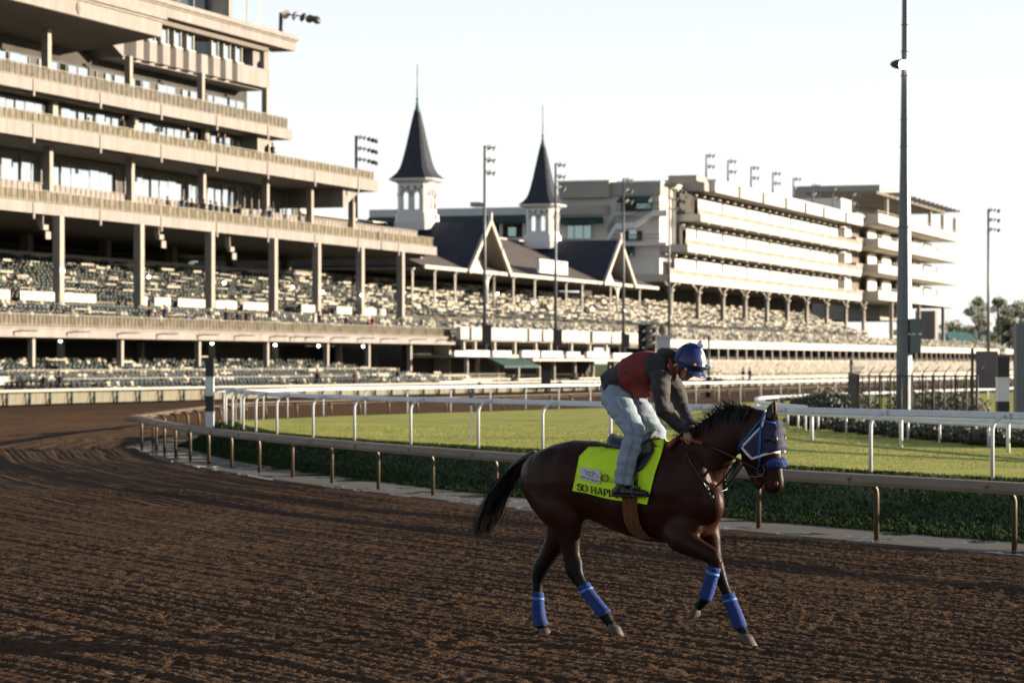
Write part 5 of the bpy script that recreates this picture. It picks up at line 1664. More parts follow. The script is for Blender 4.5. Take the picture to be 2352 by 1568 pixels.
# ------------------------------------------------------------------ screen, speakers, cabinet, pier
t = thing('screen_board', 'purplish flat screen on posts left of the striped pole at right', 'screen', dp(2268, 86, .3)); x, y = t.location.x, t.location.y
MB().box(x - .32, x + .32, y, y + .1, zd(892, 86), zd(806, 86)).build('panel', mat('purple_screen', (.10, .075, .11), .4, .25, 1.0), t)
for dx in (-.3, .3): MB().box(x + dx - .03, x + dx + .03, y + .11, y + .17, .3, zd(806, 86)).build('post', M['steel'], t)
MB().box(x - .5, x - .42, y - .05, y + .05, .3, zd(800, 86)).build('side_post', M['darkmetal'], t)


def horns(px, d_, z0, ys, label, sgn):
    t = thing('speaker_pole', label, 'speaker pole', dp(px, d_, z0)); x, y = t.location.x, t.location.y; sc = d_ / 6500
    g = MB(); g.tube([(x, y, z0), (x, y, zd(ys[0] - 8, d_))], 5 * sc, 8); g.build('pole', M['darkmetal'], t)
    for yy in ys:
        for dx in (-1.6, -.6):
            g = MB(); c = Vector((x + sgn * abs(dx) * 16 * sc, y - .1, zd(yy, d_)))
            g.loft([[c + Vector((sgn * k2 * 18 * sc, math.cos(a * .785) * r_ * sc, math.sin(a * .785) * r_ * sc - k2 * 6 * sc)) for a in range(8)] for k2, r_ in ((-.7, 4), (0, 7), (.6, 13), (.66, 13))]); g.build('horn', M['black'], t)
    return t


horns(1503, 150, 0, (752, 770, 790), 'black horn loudspeakers on a pole behind the rider helmet', -1)
horns(2336, 66, .5, (752, 778), 'black horn loudspeakers on a dark pole at the right edge', -1)
MB().box(dp(2345, 64).x - .1, dp(2345, 64).x + .35, 64, 64.4, .5, zd(742, 64)).build('x', M['steel']).name = 'equipment_cabinet'
tag(bpy.data.objects['equipment_cabinet'], 'grey upright equipment cabinet cut by the right edge', 'cabinet')
t = thing('gate_pier', 'pale square pier with a round ball finial behind the rider', 'pier', dp(1524, 170, 0)); x, y = t.location.x, t.location.y
MB().box(x - .42, x + .42, y, y + .84, 0, zd(776, 170)).build('shaft', M['greywall2'], t)
MB().box(x - .5, x + .5, y - .08, y + .92, zd(776, 170), zd(769, 170)).build('cap', M['greywall2'], t)
MB().ball((x, y + .42, zd(758, 170)), .30, 12, 8).build('ball', M['wallgreen'], t)
t = thing('speaker_bin', 'dark upright loudspeaker by the outer rail left of the rider', 'speaker', dp(1254, 206, 0)); x, y = t.location.x, t.location.y
MB().box(x - .35, x + .35, y, y + .6, .3, 1.7).build('cabinet', M['black'], t); MB().box(x - .12, x + .12, y + .2, y + .4, 0, .3).build('foot', M['darkmetal'], t); MB().box(x - .28, x + .3, y - .03, y, .5, 1.5).build('grille', M['darkmetal'], t)
t = thing('signal_post', 'thin dark post with a black base right of the rider helmet', 'post', dp(1628, 180, 0)); x, y = t.location.x, t.location.y
g = MB(); g.tube([(x, y, 0), (x, y, zd(770, 180))], .07, 6); g.build('shaft', M['darkmetal'], t); g = MB(); g.tube([(x, y, 0), (x, y, 1.25)], .2, 8); g.build('base_sleeve', M['black'], t)
for px, d_, lb in ((1082, 61.5, 'white panelled post standing before the near turf rail left of the rider'), (541, 78, 'white panelled post at the bend of the turf rail')):
    t = thing('rail_flag_post', lb, 'post', dp(px, d_, TURF_Z - .05)); x, y = t.location.x, t.location.y; z0 = zd(1028 if px > 600 else 1000, d_)
    MB().box(x - .02, x + .02, y - .02, y + .02, z0, zd(897 if px > 600 else 893, d_)).build('shaft', M['whiterail'], t)
    MB().box(x - .045, x + .045, y - .04, y + .04, zd(930 if px > 600 else 915, d_), zd(899 if px > 600 else 895, d_)).build('panel', M['steel'], t)
    MB().box(x - .06, x + .06, y - .05, y + .05, z0 - .1, z0 + .18).build('foot', M['whiterail'], t)

# ------------------------------------------------------------------ the horse
TH = rad(32.0)
EU = np.array([math.cos(TH), -math.sin(TH)]); EV = np.array([-math.sin(TH), -math.cos(TH)])
_p = gp(1240, 1450)
HO = np.array([_p.x, _p.y]) + 0.15 * EV            # ground point below the horse's spine, level with the planted hoof


def HL(px, py, v=0.0):
    """photo pixel -> horse frame (forward, left, up), on the plane v metres to the near side of its spine"""
    r = np.array([(px - CX) / F, 1.0])
    d = (v + HO @ EV) / (r @ EV)
    p = r * d - HO
    return Vector((float(p @ EU), -v, HC + (YH - py) / F * d))


def remesh(g, voxel, smooth, name, m, parent, off=(0, 0, 0), noise=None, shrink=None):
    me = g.mesh(name + '_raw', m, (0, 0, 0))
    bm = bmesh.new(); bm.from_mesh(me); bmesh.ops.recalc_face_normals(bm, faces=bm.faces); bm.to_mesh(me); bm.free()
    o = bpy.data.objects.new(name + '_raw', me); COL.objects.link(o)
    r = o.modifiers.new('r', 'REMESH'); r.mode = 'VOXEL'; r.voxel_size = voxel; r.use_smooth_shade = True
    if smooth:
        s = o.modifiers.new('s', 'SMOOTH'); s.factor = 0.5; s.iterations = smooth
    dg = bpy.context.evaluated_depsgraph_get()
    ev = o.evaluated_get(dg)
    out = bpy.data.meshes.new_from_object(ev)
    bpy.data.objects.remove(o); bpy.data.meshes.remove(me)
    out.name = name
    n_ = len(out.vertices)
    co = np.empty(n_ * 3, np.float32); out.vertices.foreach_get('co', co); co = co.reshape(-1, 3)
    if noise:
        nr = np.empty(n_ * 3, np.float32); out.vertices.foreach_get('normal', nr); nr = nr.reshape(-1, 3)
        co = co + nr * noise(co)[:, None]
    co = co - np.array(off, np.float32)
    out.vertices.foreach_set('co', co.astype(np.float32).ravel())
    out.materials.clear()
    for mm in (m if isinstance(m, (list, tuple)) else [m]): out.materials.append(mm)
    out.polygons.foreach_set('material_index', np.zeros(len(out.polygons), np.int32))
    out.polygons.foreach_set('use_smooth', np.ones(len(out.polygons), bool))
    out.update()
    ob = bpy.data.objects.new(name, out); COL.objects.link(ob); ob.parent = parent
    return ob


def body_rings(st, n=20, e=0.92):
    rings = []
    for t, b, hw in st:
        c = (t + b) / 2; a = (t - b) / 2
        ring = []
        for j in range(n):
            th = 2 * math.pi * j / n
            cs, sn = math.cos(th), math.sin(th)
            ring.append(c + a * (math.copysign(abs(cs) ** e, cs)) + Vector((0, 1, 0)) * hw * math.copysign(abs(sn) ** e, sn))
        rings.append(ring)
    return rings


def limb(g, pts, n=12, k_=1.0):
    """pts: (px, py, v, in-plane radius, lateral radius)"""
    P = [HL(a, b, v) for a, b, v, _, _ in pts]
    k = len(P); rings = []
    lat = Vector((0, 1, 0))
    for i in range(k):
        t = (P[min(i + 1, k - 1)] - P[max(i - 1, 0)]).normalized()
        l_ = (lat - t * lat.dot(t)).normalized()
        q = t.cross(l_).normalized()
        rings.append([P[i] + (q * pts[i][3] * math.cos(2 * math.pi * j / n) + l_ * pts[i][4] * math.sin(2 * math.pi * j / n)) * k_ for j in range(n)])
    g.loft(rings)
    return P


def cb(x, y):       # pixels of the leg close-up
    return (x * 0.3 + 1129, y * 0.3 + 1129)


horse = thing('horse', 'dark bay racehorse cantering right with blue leg wraps and blue eye hood', 'horse', (HO[0], HO[1], 0), -TH)

# coat: dark bay, black towards the lower legs, the muzzle and along the points
m, n, l, b = new_mat('bay_coat'); M['coat'] = m
tc = n.new('ShaderNodeTexCoord'); sx = n.new('ShaderNodeSeparateXYZ'); l.new(tc.outputs['Object'], sx.inputs[0])
nz = n.new('ShaderNodeTexNoise'); nz.inputs['Scale'].default_value = 5; nz.inputs['Detail'].default_value = 6; l.new(tc.outputs['Object'], nz.inputs['Vector'])
ad = n.new('ShaderNodeMath'); ad.operation = 'MULTIPLY_ADD'; ad.inputs[1].default_value = 0.22; l.new(nz.outputs[0], ad.inputs[0]); l.new(sx.outputs[2], ad.inputs[2])
cr = n.new('ShaderNodeValToRGB')
cr.color_ramp.elements[0].position = 0.62; cr.color_ramp.elements[0].color = (0.004, 0.003, 0.0028, 1)
cr.color_ramp.elements[1].position = 0.98; cr.color_ramp.elements[1].color = (0.027, 0.0072, 0.0033, 1)
l.new(ad.outputs[0], cr.inputs[0])
ns = n.new('ShaderNodeTexNoise'); ns.inputs['Scale'].default_value = 2.2; l.new(tc.outputs['Object'], ns.inputs['Vector'])
mx = n.new('ShaderNodeMix'); mx.data_type = 'RGBA'; mx.blend_type = 'MULTIPLY'; mx.inputs[0].default_value = 0.5
c2 = n.new('ShaderNodeValToRGB'); c2.color_ramp.elements[0].position = 0.35; c2.color_ramp.elements[0].color = (0.5, 0.45, 0.45, 1); c2.color_ramp.elements[1].position = 0.65
mzx = n.new('ShaderNodeMapRange'); mzx.inputs[1].default_value = 2.16; mzx.inputs[2].default_value = 2.34; l.new(sx.outputs[0], mzx.inputs[0])
mzz = n.new('ShaderNodeMapRange'); mzz.inputs[1].default_value = 1.52; mzz.inputs[2].default_value = 1.36; l.new(sx.outputs[2], mzz.inputs[0])
mzm = n.new('ShaderNodeMath'); mzm.operation = 'MULTIPLY'; l.new(mzx.outputs[0], mzm.inputs[0]); l.new(mzz.outputs[0], mzm.inputs[1])
mzc = n.new('ShaderNodeMix'); mzc.data_type = 'RGBA'; mzc.inputs[7].default_value = (0.007, 0.005, 0.0045, 1); l.new(mzm.outputs[0], mzc.inputs[0]); l.new(cr.outputs[0], mzc.inputs[6])
cr = mzc; cr_out = mzc.outputs[2]
l.new(ns.outputs[0], c2.inputs[0]); l.new(cr_out, mx.inputs[6]); l.new(c2.outputs[0], mx.inputs[7]); l.new(mx.outputs[2], b.inputs['Base Color'])
b.inputs['Roughness'].default_value = 0.46
b.inputs['Specular IOR Level'].default_value = 0.15
b.inputs['Sheen Weight'].default_value = 0.0
b.inputs['Sheen Tint'].default_value = (0.8, 0.35, 0.2, 1)
nb = n.new('ShaderNodeTexNoise'); nb.inputs['Scale'].default_value = 14; nb.inputs['Detail'].default_value = 5; l.new(tc.outputs['Object'], nb.inputs['Vector'])
bp = n.new('ShaderNodeBump'); bp.inputs['Strength'].default_value = 0.25; bp.inputs['Distance'].default_value = 0.02
l.new(nb.outputs[0], bp.inputs['Height']); l.new(bp.outputs[0], b.inputs['Normal'])
M['hair'] = mat('black_hair', (0.008, 0.007, 0.006), 0.45, 0.3, 30.0, spec=0.4)
M['hoof'] = mat('hoof_horn', (0.05, 0.037, 0.028), 0.6, 0.3, 25.0, 0.3)
M['wrap'] = mat('blue_wrap', (0.005, 0.026, 0.15), 0.85, 0.25, 18.0, 0.4, 60.0)
M['wrapband'] = mat('light_blue_tape', (0.05, 0.15, 0.38), 0.5, 0.1, 20.0)
M['leather'] = mat('black_leather', (0.010, 0.010, 0.012), 0.35, 0.2, 20.0, 0.15, 60.0)

TR = [((1204, 1084), (1207, 1122), .07), ((1216, 1056), (1222, 1150), .17), ((1240, 1034), (1246, 1182), .235), ((1275, 1018), (1278, 1196), .275),
      ((1320, 1009), (1318, 1198), .285), ((1368, 1012), (1356, 1192), .27), ((1416, 1024), (1402, 1212), .265), ((1462, 1026), (1450, 1232), .275),
      ((1505, 1017), (1497, 1245), .27), ((1546, 1009), (1546, 1250), .245), ((1585, 1012), (1590, 1246), .225), ((1618, 1032), (1628, 1228), .19), ((1640, 1075), (1648, 1200), .13), ((1652, 1110), (1656, 1170), .06)]
TRL = [(HL(*a), HL(*b_), w_) for a, b_, w_ in TR]
g = MB(); g.loft(body_rings(TRL))
NK = [((1530, 1014), (1632, 1175), .20), ((1572, 1000), (1648, 1150), .165), ((1604, 982), (1652, 1118), .13), ((1640, 957), (1662, 1088), .105), ((1672, 941), (1678, 1062), .09),
      ((1706, 935), (1694, 1044), .08), ((1738, 938), (1706, 1034), .075)]
g.loft(body_rings([(HL(*a), HL(*b_), w_) for a, b_, w_ in NK]))
HD = [((1742, 937), (1700, 1026), .07), ((1764, 942), (1703, 1044), .085), ((1784, 962), (1709, 1062), .105), ((1791, 995), (1720, 1076), .10), ((1793, 1030), (1735, 1088), .078),
      ((1795, 1062), (1748, 1096), .062), ((1798, 1088), (1755, 1108), .058), ((1802, 1108), (1757, 1122), .056), ((1801, 1122), (1764, 1131), .05), ((1792, 1131), (1774, 1134), .025)]
HDL = [(HL(*a), HL(*b_), w_) for a, b_, w_ in HD]
g.loft(body_rings(HDL))
# lower jaw and lip
limb(g, [(1712, 1050, 0, .05, .06), (1724, 1080, 0, .04, .045), (1735, 1102, 0, .036, .035), (1743, 1116, 0, .034, .034), (1747, 1122, 0, .02, .02)])
# cheeks
for sg in (-1, 1):
    g.ball(HL(1735, 1022, 0) + Vector((0, -sg * .062, 0)), (.10, .045, .12), 12, 8)
# muscle masses: shoulder, breast, haunch, stifle
for sg in (-1, 1):
    g.ball(HL(1586, 1125, sg * .135), (.17, .095, .30), 16, 10)
    g.ball(HL(1570, 1205, sg * .13), (.17, .085, .16), 16, 10)
    g.ball(HL(1632, 1158, sg * .095), (.115, .095, .16), 16, 10)
    g.ball(HL(1268, 1098, sg * .14), (.22, .125, .26), 16, 10)
    g.ball(HL(1330, 1060, sg * .12), (.20, .11, .13), 16, 10)
    g.ball(HL(1440, 1140, sg * .14), (.36, .135, .25), 16, 10)
# near hind (right)
hv = .13
nh = [(1268, 1120, hv, .215, .12), (1288, 1168, hv + .01, .18, .115), (1303, 1205, hv + .01, .125, .09), (*cb(590, 335), hv, .098, .075), (*cb(602, 410), hv, .078, .06), (*cb(612, 490), hv, .068, .05),
      (*cb(628, 555), hv, .074, .048), (*cb(634, 605), hv, .072, .046), (*cb(660, 660), hv, .054, .04), (*cb(698, 718), hv, .045, .036), (*cb(765, 810), hv, .040, .033), (*cb(840, 900), hv, .042, .035), (*cb(872, 945), hv, .047, .04), (*cb(905, 1000), hv, .036, .034), (*cb(925, 1035), hv, .042, .04)]
limb(g, nh, k_=1.15)
# far hind (left), planted
fv = -.14
fh = [(1285, 1120, fv, .20, .12), (1300, 1175, fv, .17, .11), (*cb(545, 270), fv, .135, .09), (*cb(500, 370), fv, .10, .075), (*cb(455, 450), fv, .078, .06), (*cb(410, 525), fv, .068, .05), (*cb(374, 585), fv, .068, .047), (*cb(360, 630), fv, .06, .044),
      (*cb(353, 690), fv, .045, .037), (*cb(354, 760), fv, .040, .034), (*cb(358, 870), fv, .040, .034), (*cb(364, 960), fv, .044, .037), (*cb(380, 1015), fv, .045, .04), (*cb(402, 1050), fv, .038, .036)]
limb(g, fh, k_=1.15)
# near fore (right), folded
nv = .16
nf = [(1545, 1185, nv - .05, .15, .06), (1560, 1222, nv - .01, .135, .08), (*cb(1455, 370), nv, .105, .08), (*cb(1545, 418), nv, .083, .066), (*cb(1635, 462), nv, .068, .054), (*cb(1700, 495), nv, .062, .05), (*cb(1715, 535), nv, .056, .046),
      (*cb(1704, 590), nv, .045, .04), (*cb(1680, 680), nv, .038, .034), (*cb(1650, 770), nv, .042, .036), (*cb(1632, 815), nv, .046, .04), (*cb(1598, 862), nv, .036, .034), (*cb(1568, 890), nv, .042, .04)]
limb(g, nf, k_=1.14)
# far fore (left), reaching
ov = -.15
of = [(1600, 1190, ov, .16, .10), (1622, 1220, ov, .115, .085), (*cb(1672, 360), ov, .085, .068), (*cb(1688, 440), ov, .070, .056), (*cb(1705, 520), ov, .060, .05), (*cb(1728, 590), ov, .058, .048), (*cb(1752, 650), ov, .050, .042),
      (*cb(1782, 730), ov, .040, .036), (*cb(1822, 820), ov, .038, .034), (*cb(1865, 930), ov, .040, .035), (*cb(1895, 1010), ov, .046, .04), (*cb(1922, 1060), ov, .036, .034), (*cb(1942, 1098), ov, .042, .04)]
limb(g, of, k_=1.14)
remesh(g, 0.0118, 24, 'body', M['coat'], horse, noise=lambda co: .014 * (vnoise(co[:, 0] * 6 + co[:, 1] * 3, co[:, 2] * 5) - .5) * np.clip((co[:, 2] - .6) * 3, 0, 1))


def hoof(c, toe, heel, v, top):
    """coronet centre, toe and heel on the sole (pixels), lateral offset"""
    C, T, K = HL(*c, v), HL(*toe, v), HL(*heel, v)
    S = (T + K) / 2; ax = (T - K) / 2; lat = Vector((0, 1, 0))
    ax2 = ax * 0.62
    r = MB(); n_ = 14
    rg = []
    for k, (cen, f, lw) in enumerate(((C + (C - S) * 0.12, 0.60, .037), (C, 0.70, .044), (C.lerp(S, 0.5), 0.86, .053), (S, 1.0, .060), (S - (C - S) * 0.03, .96, .057))):
        rg.append([cen + ax * f * math.cos(2 * math.pi * j / n_) + lat * lw * math.sin(2 * math.pi * j / n_) for j in range(n_)])
    r.loft(rg)
    return r.build('hoof', M['hoof'], horse, off=(0, 0, 0))


hoof(cb(938, 1020), cb(1012, 1104), cb(884, 1058), hv, 0)
hoof(cb(402, 1046), cb(462, 1090), cb(372, 1088), fv, 0)
hoof(cb(1565, 893), cb(1484, 1002), cb(1592, 948), nv, 0)
hoof(cb(1948, 1092), cb(2048, 1206), cb(1908, 1150), ov, 0)


def wrap(pts, band_at, nm='leg_wrap'):
    g = MB(); P = [HL(a, b_, v) for a, b_, v, _, _ in pts]
    C = resample(catmull(P, 6), 0.022)
    k = len(C); rings = []; lat = Vector((0, 1, 0)); nn_ = 14
    L0 = len(pts) - 1
    def rr(t):
        x = t * L0; i = min(int(x), L0 - 1); f = x - i
        return pts[i][3] * (1 - f) + pts[i + 1][3] * f, pts[i][4] * (1 - f) + pts[i + 1][4] * f
    for i in range(k):
        t = (C[min(i + 1, k - 1)] - C[max(i - 1, 0)]).normalized()
        l_ = (lat - t * lat.dot(t)).normalized(); q = t.cross(l_).normalized()
        ra, rb = rr(i / (k - 1))
        jig = 0.003 * (i % 2)
        rings.append([C[i] + t * 0.006 * math.cos(2 * math.pi * j / nn_) + q * (ra + jig) * math.cos(2 * math.pi * j / nn_) + l_ * (rb + jig) * math.sin(2 * math.pi * j / nn_) for j in range(nn_)])
    g.loft(rings)
    o = g.build(nm, M['wrap'], horse, off=(0, 0, 0))
    i0 = int(band_at * (k - 1)); g2 = MB()
    rg = []
    for i in (i0, i0 + 1):
        c_ = C[i]
        rg.append([c_ + (p - c_) * 1.05 for p in rings[i]])
    g2.loft(rg, cap=True); g2.build('wrap_tape', M['wrapband'], o, off=(0, 0, 0))


wrap([(*cb(700, 712), hv, .055, .046), (*cb(765, 808), hv, .053, .045), (*cb(835, 898), hv, .054, .046), (*cb(875, 945), hv, .056, .048)], .15)
wrap([(*cb(354, 762), fv, .049, .044), (*cb(358, 870), fv, .051, .045), (*cb(366, 965), fv, .056, .049), (*cb(383, 1028), fv, .062, .052)], .17)
wrap([(*cb(1706, 566), nv, .056, .05), (*cb(1685, 650), nv, .052, .046), (*cb(1655, 755), nv, .054, .047), (*cb(1632, 815), nv, .056, .05)], .17)
wrap([(*cb(1805, 780), ov, .054, .047), (*cb(1842, 870), ov, .053, .046), (*cb(1880, 965), ov, .055, .048), (*cb(1908, 1040), ov, .055, .05)], .2)


def strands(name, roots, n_, w_, m_, parent, seg=5, jit=0.02):
    g = MB()
    for _ in range(n_):
        path = roots()
        k = len(path)
        side = Vector((random.uniform(-1, 1), random.uniform(-1, 1), random.uniform(-.3, .3))).normalized()
        vs = []
        for i, p in enumerate(path):
            ww = w_ * (1 - i / (k - 1)) ** 0.6 + 0.0006
            vs += [p - side * ww, p + side * ww]
        g.add(vs, [(2 * i, 2 * i + 1, 2 * i + 3, 2 * i + 2) for i in range(k - 1)], smooth=True)
    return g.build(name, m_, parent, off=(0, 0, 0))


TAILP = catmull([HL(1226, 1046, 0), HL(1206, 1058, 0), HL(1180, 1080, 0), HL(1155, 1112, 0), HL(1138, 1152, 0), HL(1121, 1192, 0), HL(1107, 1222, 0)], 4)
TAILR = [0.035, 0.07, 0.115, 0.135, 0.13, 0.11, 0.07]


def tail_strand():
    a = random.uniform(0, 6.28); r_ = math.sqrt(random.random()); L = random.uniform(0.55, 1.0) if random.random() < .6 else random.uniform(.85, 1.06)
    K = 9; out = []
    wob = Vector((random.gauss(0, .018), random.gauss(0, .018), random.gauss(0, .018)))
    for i in range(K):
        t = L * i / (K - 1)
        x = min(t, 1.0) * (len(TAILP) - 1); j = min(int(x), len(TAILP) - 2)
        c = TAILP[j].lerp(TAILP[j + 1], x - j)
        if t > 1: c = c + (TAILP[-1] - TAILP[-3]) * (t - 1) * 4
        y = min(t, 1) * 6; q = min(int(y), 5); R_ = TAILR[q] * (1 - (y - q)) + TAILR[q + 1] * (y - q)
        ca = Vector((math.cos(a) * .8, math.sin(a) * .8, math.cos(a) * .55))
        out.append(c + ca * R_ * r_ + wob * (i / (K - 1)) ** 2 * 1.6)
    return out


strands('tail', tail_strand, 2400, 0.0032, M['hair'], horse)
g = MB(); g.tube([TAILP[0] + Vector((.03, 0, .01))] + TAILP[::4], [.035, .04, .05, .055, .05, .045, .035, .02][:len(TAILP[::4]) + 1], 8); g.build('tail_dock', M['hair'], horse, off=(0, 0, 0))
CREST = catmull([HL(1566, 1000, 0), HL(1604, 980, 0), HL(1640, 956, 0), HL(1672, 940, 0), HL(1706, 934, 0), HL(1735, 937, 0)], 6)


def mane_strand():
    x = random.random() * (len(CREST) - 1.001); j = int(x); c = CREST[j].lerp(CREST[j + 1], x - j) + Vector((0, random.gauss(0, .012), -.02))
    up = random.random()
    f = x / (len(CREST) - 1)
    big = 0.5 + 0.9 * math.exp(-((f - .58) / .25) ** 2)
    if up < 0.28:
        h = random.uniform(.015, .07) * big
        d = Vector((random.uniform(-.10, -.02), random.gauss(0, .03), h))
        return [c, c + d * .5 + Vector((-.005, 0, .008)), c + d, c + d * 1.15 + Vector((-.03, 0, -.012))]
    sd = -1 if random.random() < .35 else 1
    L = random.uniform(.08, .17)
    return [c, c + Vector((-.015, sd * .035, .018)), c + Vector((-.03, sd * .075, -L * .35)), c + Vector((-.04, sd * .092, -L * .8))]


strands('mane', mane_strand, 1700, 0.004, M['hair'], horse)


def fore_strand():
    c = HL(1776, 952, random.uniform(-.03, .03))
    d = Vector((random.uniform(.02, .05), random.gauss(0, .02), -random.uniform(.05, .10)))
    return [c + Vector((-.02, 0, .02)), c + Vector((.02, 0, .01)), c + d, c + d * 1.5]


strands('forelock', fore_strand, 90, 0.003, M['hair'], horse)
for sg in (1, -1):
    v = .05 * sg
    g = MB()
    tip = HL(1779, 921, v) if sg == 1 else HL(1772, 926, v)
    base = HL(1768, 962, v)
    axd = (tip - base)
    rg = []
    for t, r1, r2 in ((-.1, .03, .022), (.15, .042, .026), (.4, .046, .024), (.65, .036, .018), (.85, .02, .011), (1.0, .004, .003)):
        c = base + axd * t
        u_ = Vector((1, 0, -axd.x / max(axd.z, .01))).normalized()
        rg.append([c + u_ * r1 * math.cos(2 * math.pi * j / 10) + Vector((0, 1, 0)) * r2 * math.sin(2 * math.pi * j / 10) for j in range(10)])
    g.loft(rg)
    e = g.build('ear', M['coat'], horse, off=(0, 0, 0))
    g = MB(); c = base + axd * .12
    u_ = Vector((1, 0, -axd.x / max(axd.z, .01))).normalized()
    g.prism([base + axd * t + u_ * x + Vector((0, -sg * .024, 0)) for t, x in ((.05, -.012), (.35, -.02), (.92, 0), (.4, .026), (.1, .02))], (0, -sg * .004, 0))
    g.build('ear_hollow', M['hair'], e, off=(0, 0, 0))
M['nostril'] = mat('nostril', (0.10, 0.012, 0.008), 0.5)
for sg in (1, -1):
    g = MB(); g.ball(HL(1789, 1110, 0) + Vector((0, -sg * .046, 0)), (.018, .010, .024), 10, 6); g.build('nostril', M['nostril'], horse, off=(0, 0, 0))
    g = MB(); g.ball(HL(1776, 1006, 0) + Vector((0, -sg * .092, 0)), .024, 10, 8); g.build('eye', M['leather'], horse, off=(0, 0, 0))
g = MB(); g.ball(HL(1758, 1118, 0), (.022, .035, .035), 10, 6); g.build('mouth', mat('mouth_pink', (0.14, 0.04, 0.035), 0.4), horse, off=(0, 0, 0))


# ---- surfaces of the body for what lies on it
_U = np.array([((t.x + b_.x) / 2) for t, b_, _ in TRL]); _ZC = np.array([((t.z + b_.z) / 2) for t, b_, _ in TRL]); _ZA = np.array([((t.z - b_.z) / 2) for t, b_, _ in TRL]); _HW = np.array([w_ for _, _, w_ in TRL])


def trunk_v(u, z, e=0.92):
    c, a, h = np.interp(u, _U, _ZC), np.interp(u, _U, _ZA), np.interp(u, _U, _HW)
    x = min(abs((z - c) / a), 1.0)
    co = x ** (1 / e)
    v = h * (math.sqrt(max(1 - co * co, 0)) ** e)
    # the barrel mass widens the ribs
    mc = HL(1440, 1140, .14)
    q = 1 - ((u - mc.x) / .36) ** 2 - ((z - mc.z) / .25) ** 2
    if q > 0: v = max(v, .14 + .135 * math.sqrt(q))
    return v


def on_trunk(px, py, lift=.012):
    v = .27
    for _ in range(7):
        p = HL(px, py, v); v = 0.5 * v + 0.5 * (trunk_v(p.x, p.z) + lift)
    p = HL(px, py, v)
    return p


def head_v(px, py, lift=.006):
    v = .08
    for _ in range(8):
        p = HL(px, py, v)
        best = 0
        for i in range(len(HDL) - 1):
            pass
        C = [((t + b_) / 2, (t - b_) / 2, w_) for t, b_, w_ in HDL]
        # nearest station along the head
        d = [abs((p - c).dot(((C[min(i + 1, len(C) - 1)][0] - C[max(i - 1, 0)][0])).normalized())) for i, (c, a, w_) in enumerate(C)]
        i = int(np.argmin(d)); c, a, w_ = C[i]
        x = min(abs((p - c).dot(a) / a.length_squared), 0.97)
        nvv = w_ * math.sqrt(1 - x * x) + lift
        cq = HL(1735, 1022, 0)
        q = 1 - ((p.x - cq.x) / .105) ** 2 - ((p.z - cq.z) / .125) ** 2
        if q > 0: nvv = max(nvv, .062 + .047 * math.sqrt(q) + lift)
        v = .5 * v + .5 * nvv
    return HL(px, py, v)


def mirror(p):
    return Vector((p.x, -p.y, p.z))


def patch_both(name, grid, m, parent, thick=.006):
    """sheet given as grid rows on the near side, mirrored over the back to the far side; solid"""
    g = MB()
    rows = []
    for r in grid:                       # r runs from the spine down
        rows.append(list(reversed([mirror(p) for p in r])) + list(r))
    outer = rows
    inner = [[p + Vector((0, 0.0, 0)) - Vector((0, math.copysign(thick, p.y) if abs(p.y) > .05 else 0, thick if abs(p.y) <= .2 else 0)) for p in r] for r in rows]
    k = len(rows[0])
    n_ = len(rows)
    vs = [p for r in outer for p in r] + [p for r in inner for p in r]
    fs = []
    B = n_ * k
    for i in range(n_ - 1):
        for j in range(k - 1):
            a, b_, c, d = i * k + j, i * k + j + 1, (i + 1) * k + j + 1, (i + 1) * k + j
            fs.append((a, b_, c, d)); fs.append((B + d, B + c, B + b_, B + a))
    for i in range(n_ - 1):
        for j in (0, k - 1):
            a, d = i * k + j, (i + 1) * k + j
            fs.append((a, d, B + d, B + a))
    for j in range(k - 1):
        for i in (0, n_ - 1):
            a, d = i * k + j, i * k + j + 1
            fs.append((a, d, B + d, B + a))
    g.add(vs, fs, smooth=True)
    return g.build(name, m, parent, off=(0, 0, 0))


def ca(x, y):       # pixels of the horse-and-rider close-up
    return (x * 0.36 + 1081.9, y * 0.36 + 733.8)


M['lime'] = mat('lime_cloth', (0.62, 0.92, 0.02), 0.75, 0.08, 7.0, 0.35, 9.0, bdist=0.03)
M['ink'] = mat('black_ink', (0.012, 0.02, 0.012), 0.7)
M['patch'] = mat('pale_patch', (0.55, 0.53, 0.55), 0.7, 0.05, 20.0)

cloth = thing('saddle_cloth', 'bright lime green saddle cloth lettered SO HAPPY on the horse', 'saddle cloth', (HO[0], HO[1], 0), -TH)
# edges of the cloth in the photo: rear edge and front edge, from the spine down
rear = [(838, 780), (760, 800), (690, 868), (676, 940), (662, 1012), (645, 1090)]
front = [(1232, 762), (1228, 800), (1205, 880), (1170, 985), (1146, 1085), (1120, 1180)]


def edge_pt(E, t):
    x = t * (len(E) - 1); i = min(int(x), len(E) - 2); f = x - i
    return (E[i][0] + (E[i + 1][0] - E[i][0]) * f, E[i][1] + (E[i + 1][1] - E[i][1]) * f)


grid = []
NU, NVV = 26, 22
for i in range(NU + 1):
    f = i / NU; row = []
    for j in range(NVV + 1):
        t = j / NVV
        a, b_ = edge_pt(rear, t), edge_pt(front, t)
        x, y = a[0] + (b_[0] - a[0]) * f, a[1] + (b_[1] - a[1]) * f
        y += 10 * math.sin(f * math.pi) * (t ** 3) * 0.6 + 3.0 * math.sin(f * 9 + t * 3) * t
        p = on_trunk(*ca(x, y), lift=.018 + .006 * math.sin(f * 11 + 2 * t) * t)
        if j == 0:
            p = Vector((p.x, 0.0, np.interp(p.x, _U, _ZC + _ZA) + .02)); p.y = -0.004
        elif t < .22:
            s_ = t / .22
            top = Vector((p.x, 0, np.interp(p.x, _U, _ZC + _ZA) + .02))
            zmax = top.z - .10 * s_ ** 2
            p.z = min(p.z, zmax) if p.z > zmax else p.z
        row.append(p)
    grid.append(row)
